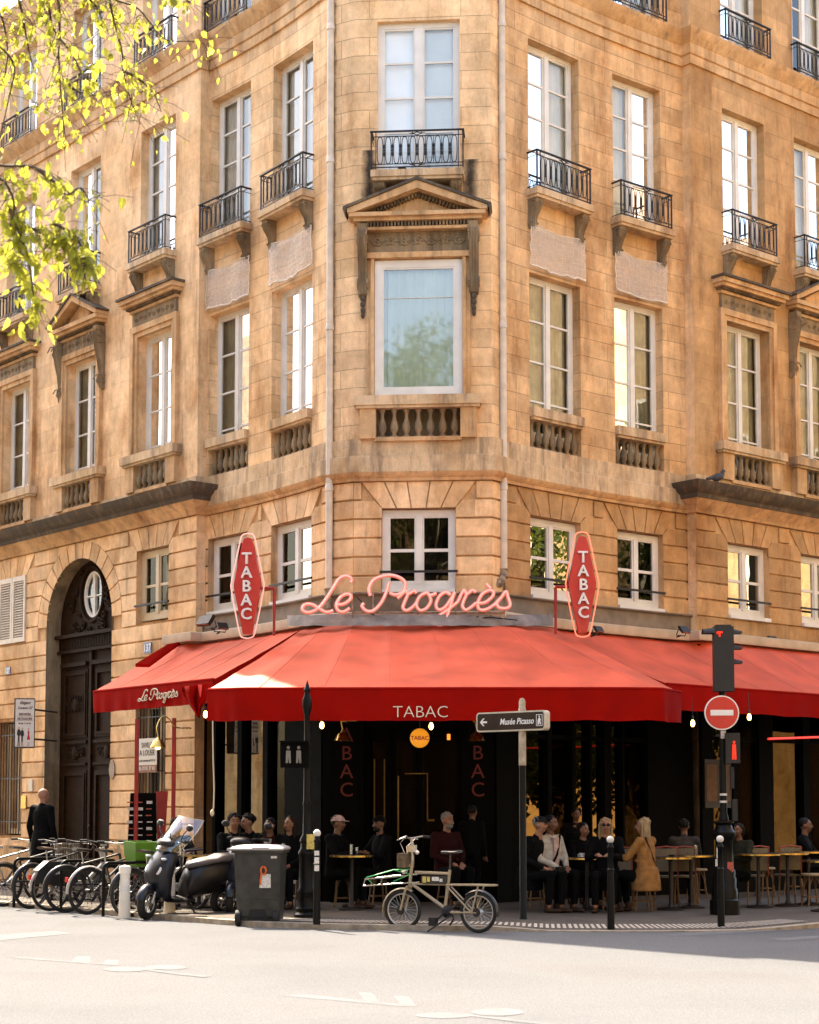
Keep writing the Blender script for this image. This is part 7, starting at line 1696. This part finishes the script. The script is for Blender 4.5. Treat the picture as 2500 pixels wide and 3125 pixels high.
# street buildings opposite (reflected in the panes)
stone('stone_opposite',(.46,.33,.19),'brick',row=.4,bw=1.2,mortar=.1,var=.1)
def opp(name,label,A,dirv,nrm,length,H,depth=8,nw=6):
    t=thing('street_building',label,'building',(A.x,A.y,0),0,'buildings across the street')
    f=Fr(A,nrm);d=f.T if f.T.dot(dirv)>0 else -f.T;m=MB();m.uv=[]
    P=lambda x,n,z:Vector((A.x+d.x*x+nrm.x*n,A.y+d.y*x+nrm.y*n,z))
    q=[P(0,0,-.1),P(length,0,-.1),P(length,-depth,-.1),P(0,-depth,-.1)];q2=[v+Vector((0,0,H)) for v in q]
    for a,b_ in((0,1),(1,2),(2,3),(3,0)): 
        L_=(q[b_]-q[a]).length;m.add([q[a],q[b_],q2[b_],q2[a]],[(0,1,2,3)]);m.uv+=[(0,0),(L_,0),(L_,H),(0,H)]
    m.add(q2,[(0,1,2,3)]);m.uv+=[(0,0)]*4
    obj('wall',m,MATS['stone_opposite'],t,0)
    m=MB()
    for q_ in(q2,): m.add([v+Vector((0,0,.0)) for v in q2]+[P(length*.0+1,-1.5,H+3),P(length-1,-1.5,H+3),P(length-1,-depth+1.5,H+3),P(1,-depth+1.5,H+3)],[(0,1,5,4),(1,2,6,5),(2,3,7,6),(3,0,4,7),(4,5,6,7)])
    obj('roof',m,MATS['zinc'],t,0)
    for fl in range(int((H-4)/3.6)):
        for i in range(nw):
            x=length*(i+.5)/nw;z=4.2+fl*3.6;m=MB()
            def bx(x0,x1,n0,n1,z0,z1): 
                v=[P(a,b_,c) for a in(x0,x1) for b_ in(n1,n0) for c in(z0,z1)];m.add(v,[(0,1,3,2),(4,6,7,5),(0,4,5,1),(2,3,7,6),(0,2,6,4),(1,5,7,3)])
            bx(x-.65,x+.65,0,.06,z,z+2.3);w_=obj('window',m,MATS['white_frame'],t,0);m=MB();bx(x-.55,x-.05,.06,.07,z+.1,z+2.2);bx(x+.05,x+.55,.06,.07,z+.1,z+2.2);obj('pane',sub(m,(A.x,A.y,0)),MATS['shop_black'],w_,0,world=False)
opp('a','pale stone house across the left street, beyond the frame',QL+NL*15-DL*9+V2(0,0),DL,-NL,34,17,nw=9)
opp('b','pale stone house across the right street, beyond the frame',QR+NR*15-DR*7,DR,-NR,34,18,nw=9)
opp('c','pale stone house behind the camera across the junction',V2(16,-14),V2(-1,0),V2(0,1),34,16,nw=9)
def envtree(label,x,y,h,seed):
    rg=random.Random(seed);n_=46 if h<15 else 95;t=thing('street_tree',label,'tree',(x,y,0),0,'street trees across the junction')
    m=MB();m.tube([(x,y,0),(x+.1,y,h*.3),(x,y+.1,h*.6)],[.22,.17,.08],10);br=MB()
    lf=MB()
    for i in range(n_):
        a=rg.uniform(0,6.28);u=rg.random();r_=rg.uniform(.5,1)*h*.27*math.sin(math.pi*(.15+.8*u));c=Vector((x+r_*math.cos(a),y+r_*math.sin(a),h*(.34+.62*u)));m.tube([(x,y,h*(.28+.3*u)),tuple(c)],[.05,.012],5)
        for k in range(95):
            e=c+Vector((rg.gauss(0,.5),rg.gauss(0,.5),rg.gauss(0,.42)));leafshape(lf,e,Vector((rg.gauss(0,.7),rg.gauss(0,.7),-1)),Vector((rg.gauss(0,1),rg.gauss(0,1),.3)),.17,rg)
    obj('trunk',m,MATS['bark'],t);obj('crown',lf,MATS['leaf_far'],t,0)
for i,(lb,x,y,h) in enumerate((('tall street tree left behind the camera',-4.5,-5.5,19),('tall street tree right behind the camera',3.2,-6,21),('street tree at the near corner of the right street',10.5,9.5,11),('street tree farther along the right street',16.5,22,12),('second street tree along the right street',21,27,12),('street tree at the near corner of the left street',-9.5,12.5,9),('low street tree opposite the right windows',13.5,27.3,5.2),('second low street tree opposite the right windows',14.6,24.8,5),('third low street tree opposite the right windows',16.5,29.5,5.6),('street tree along the left street',-14.5,22.5,10))): envtree(lb,x,y,h,i+50)
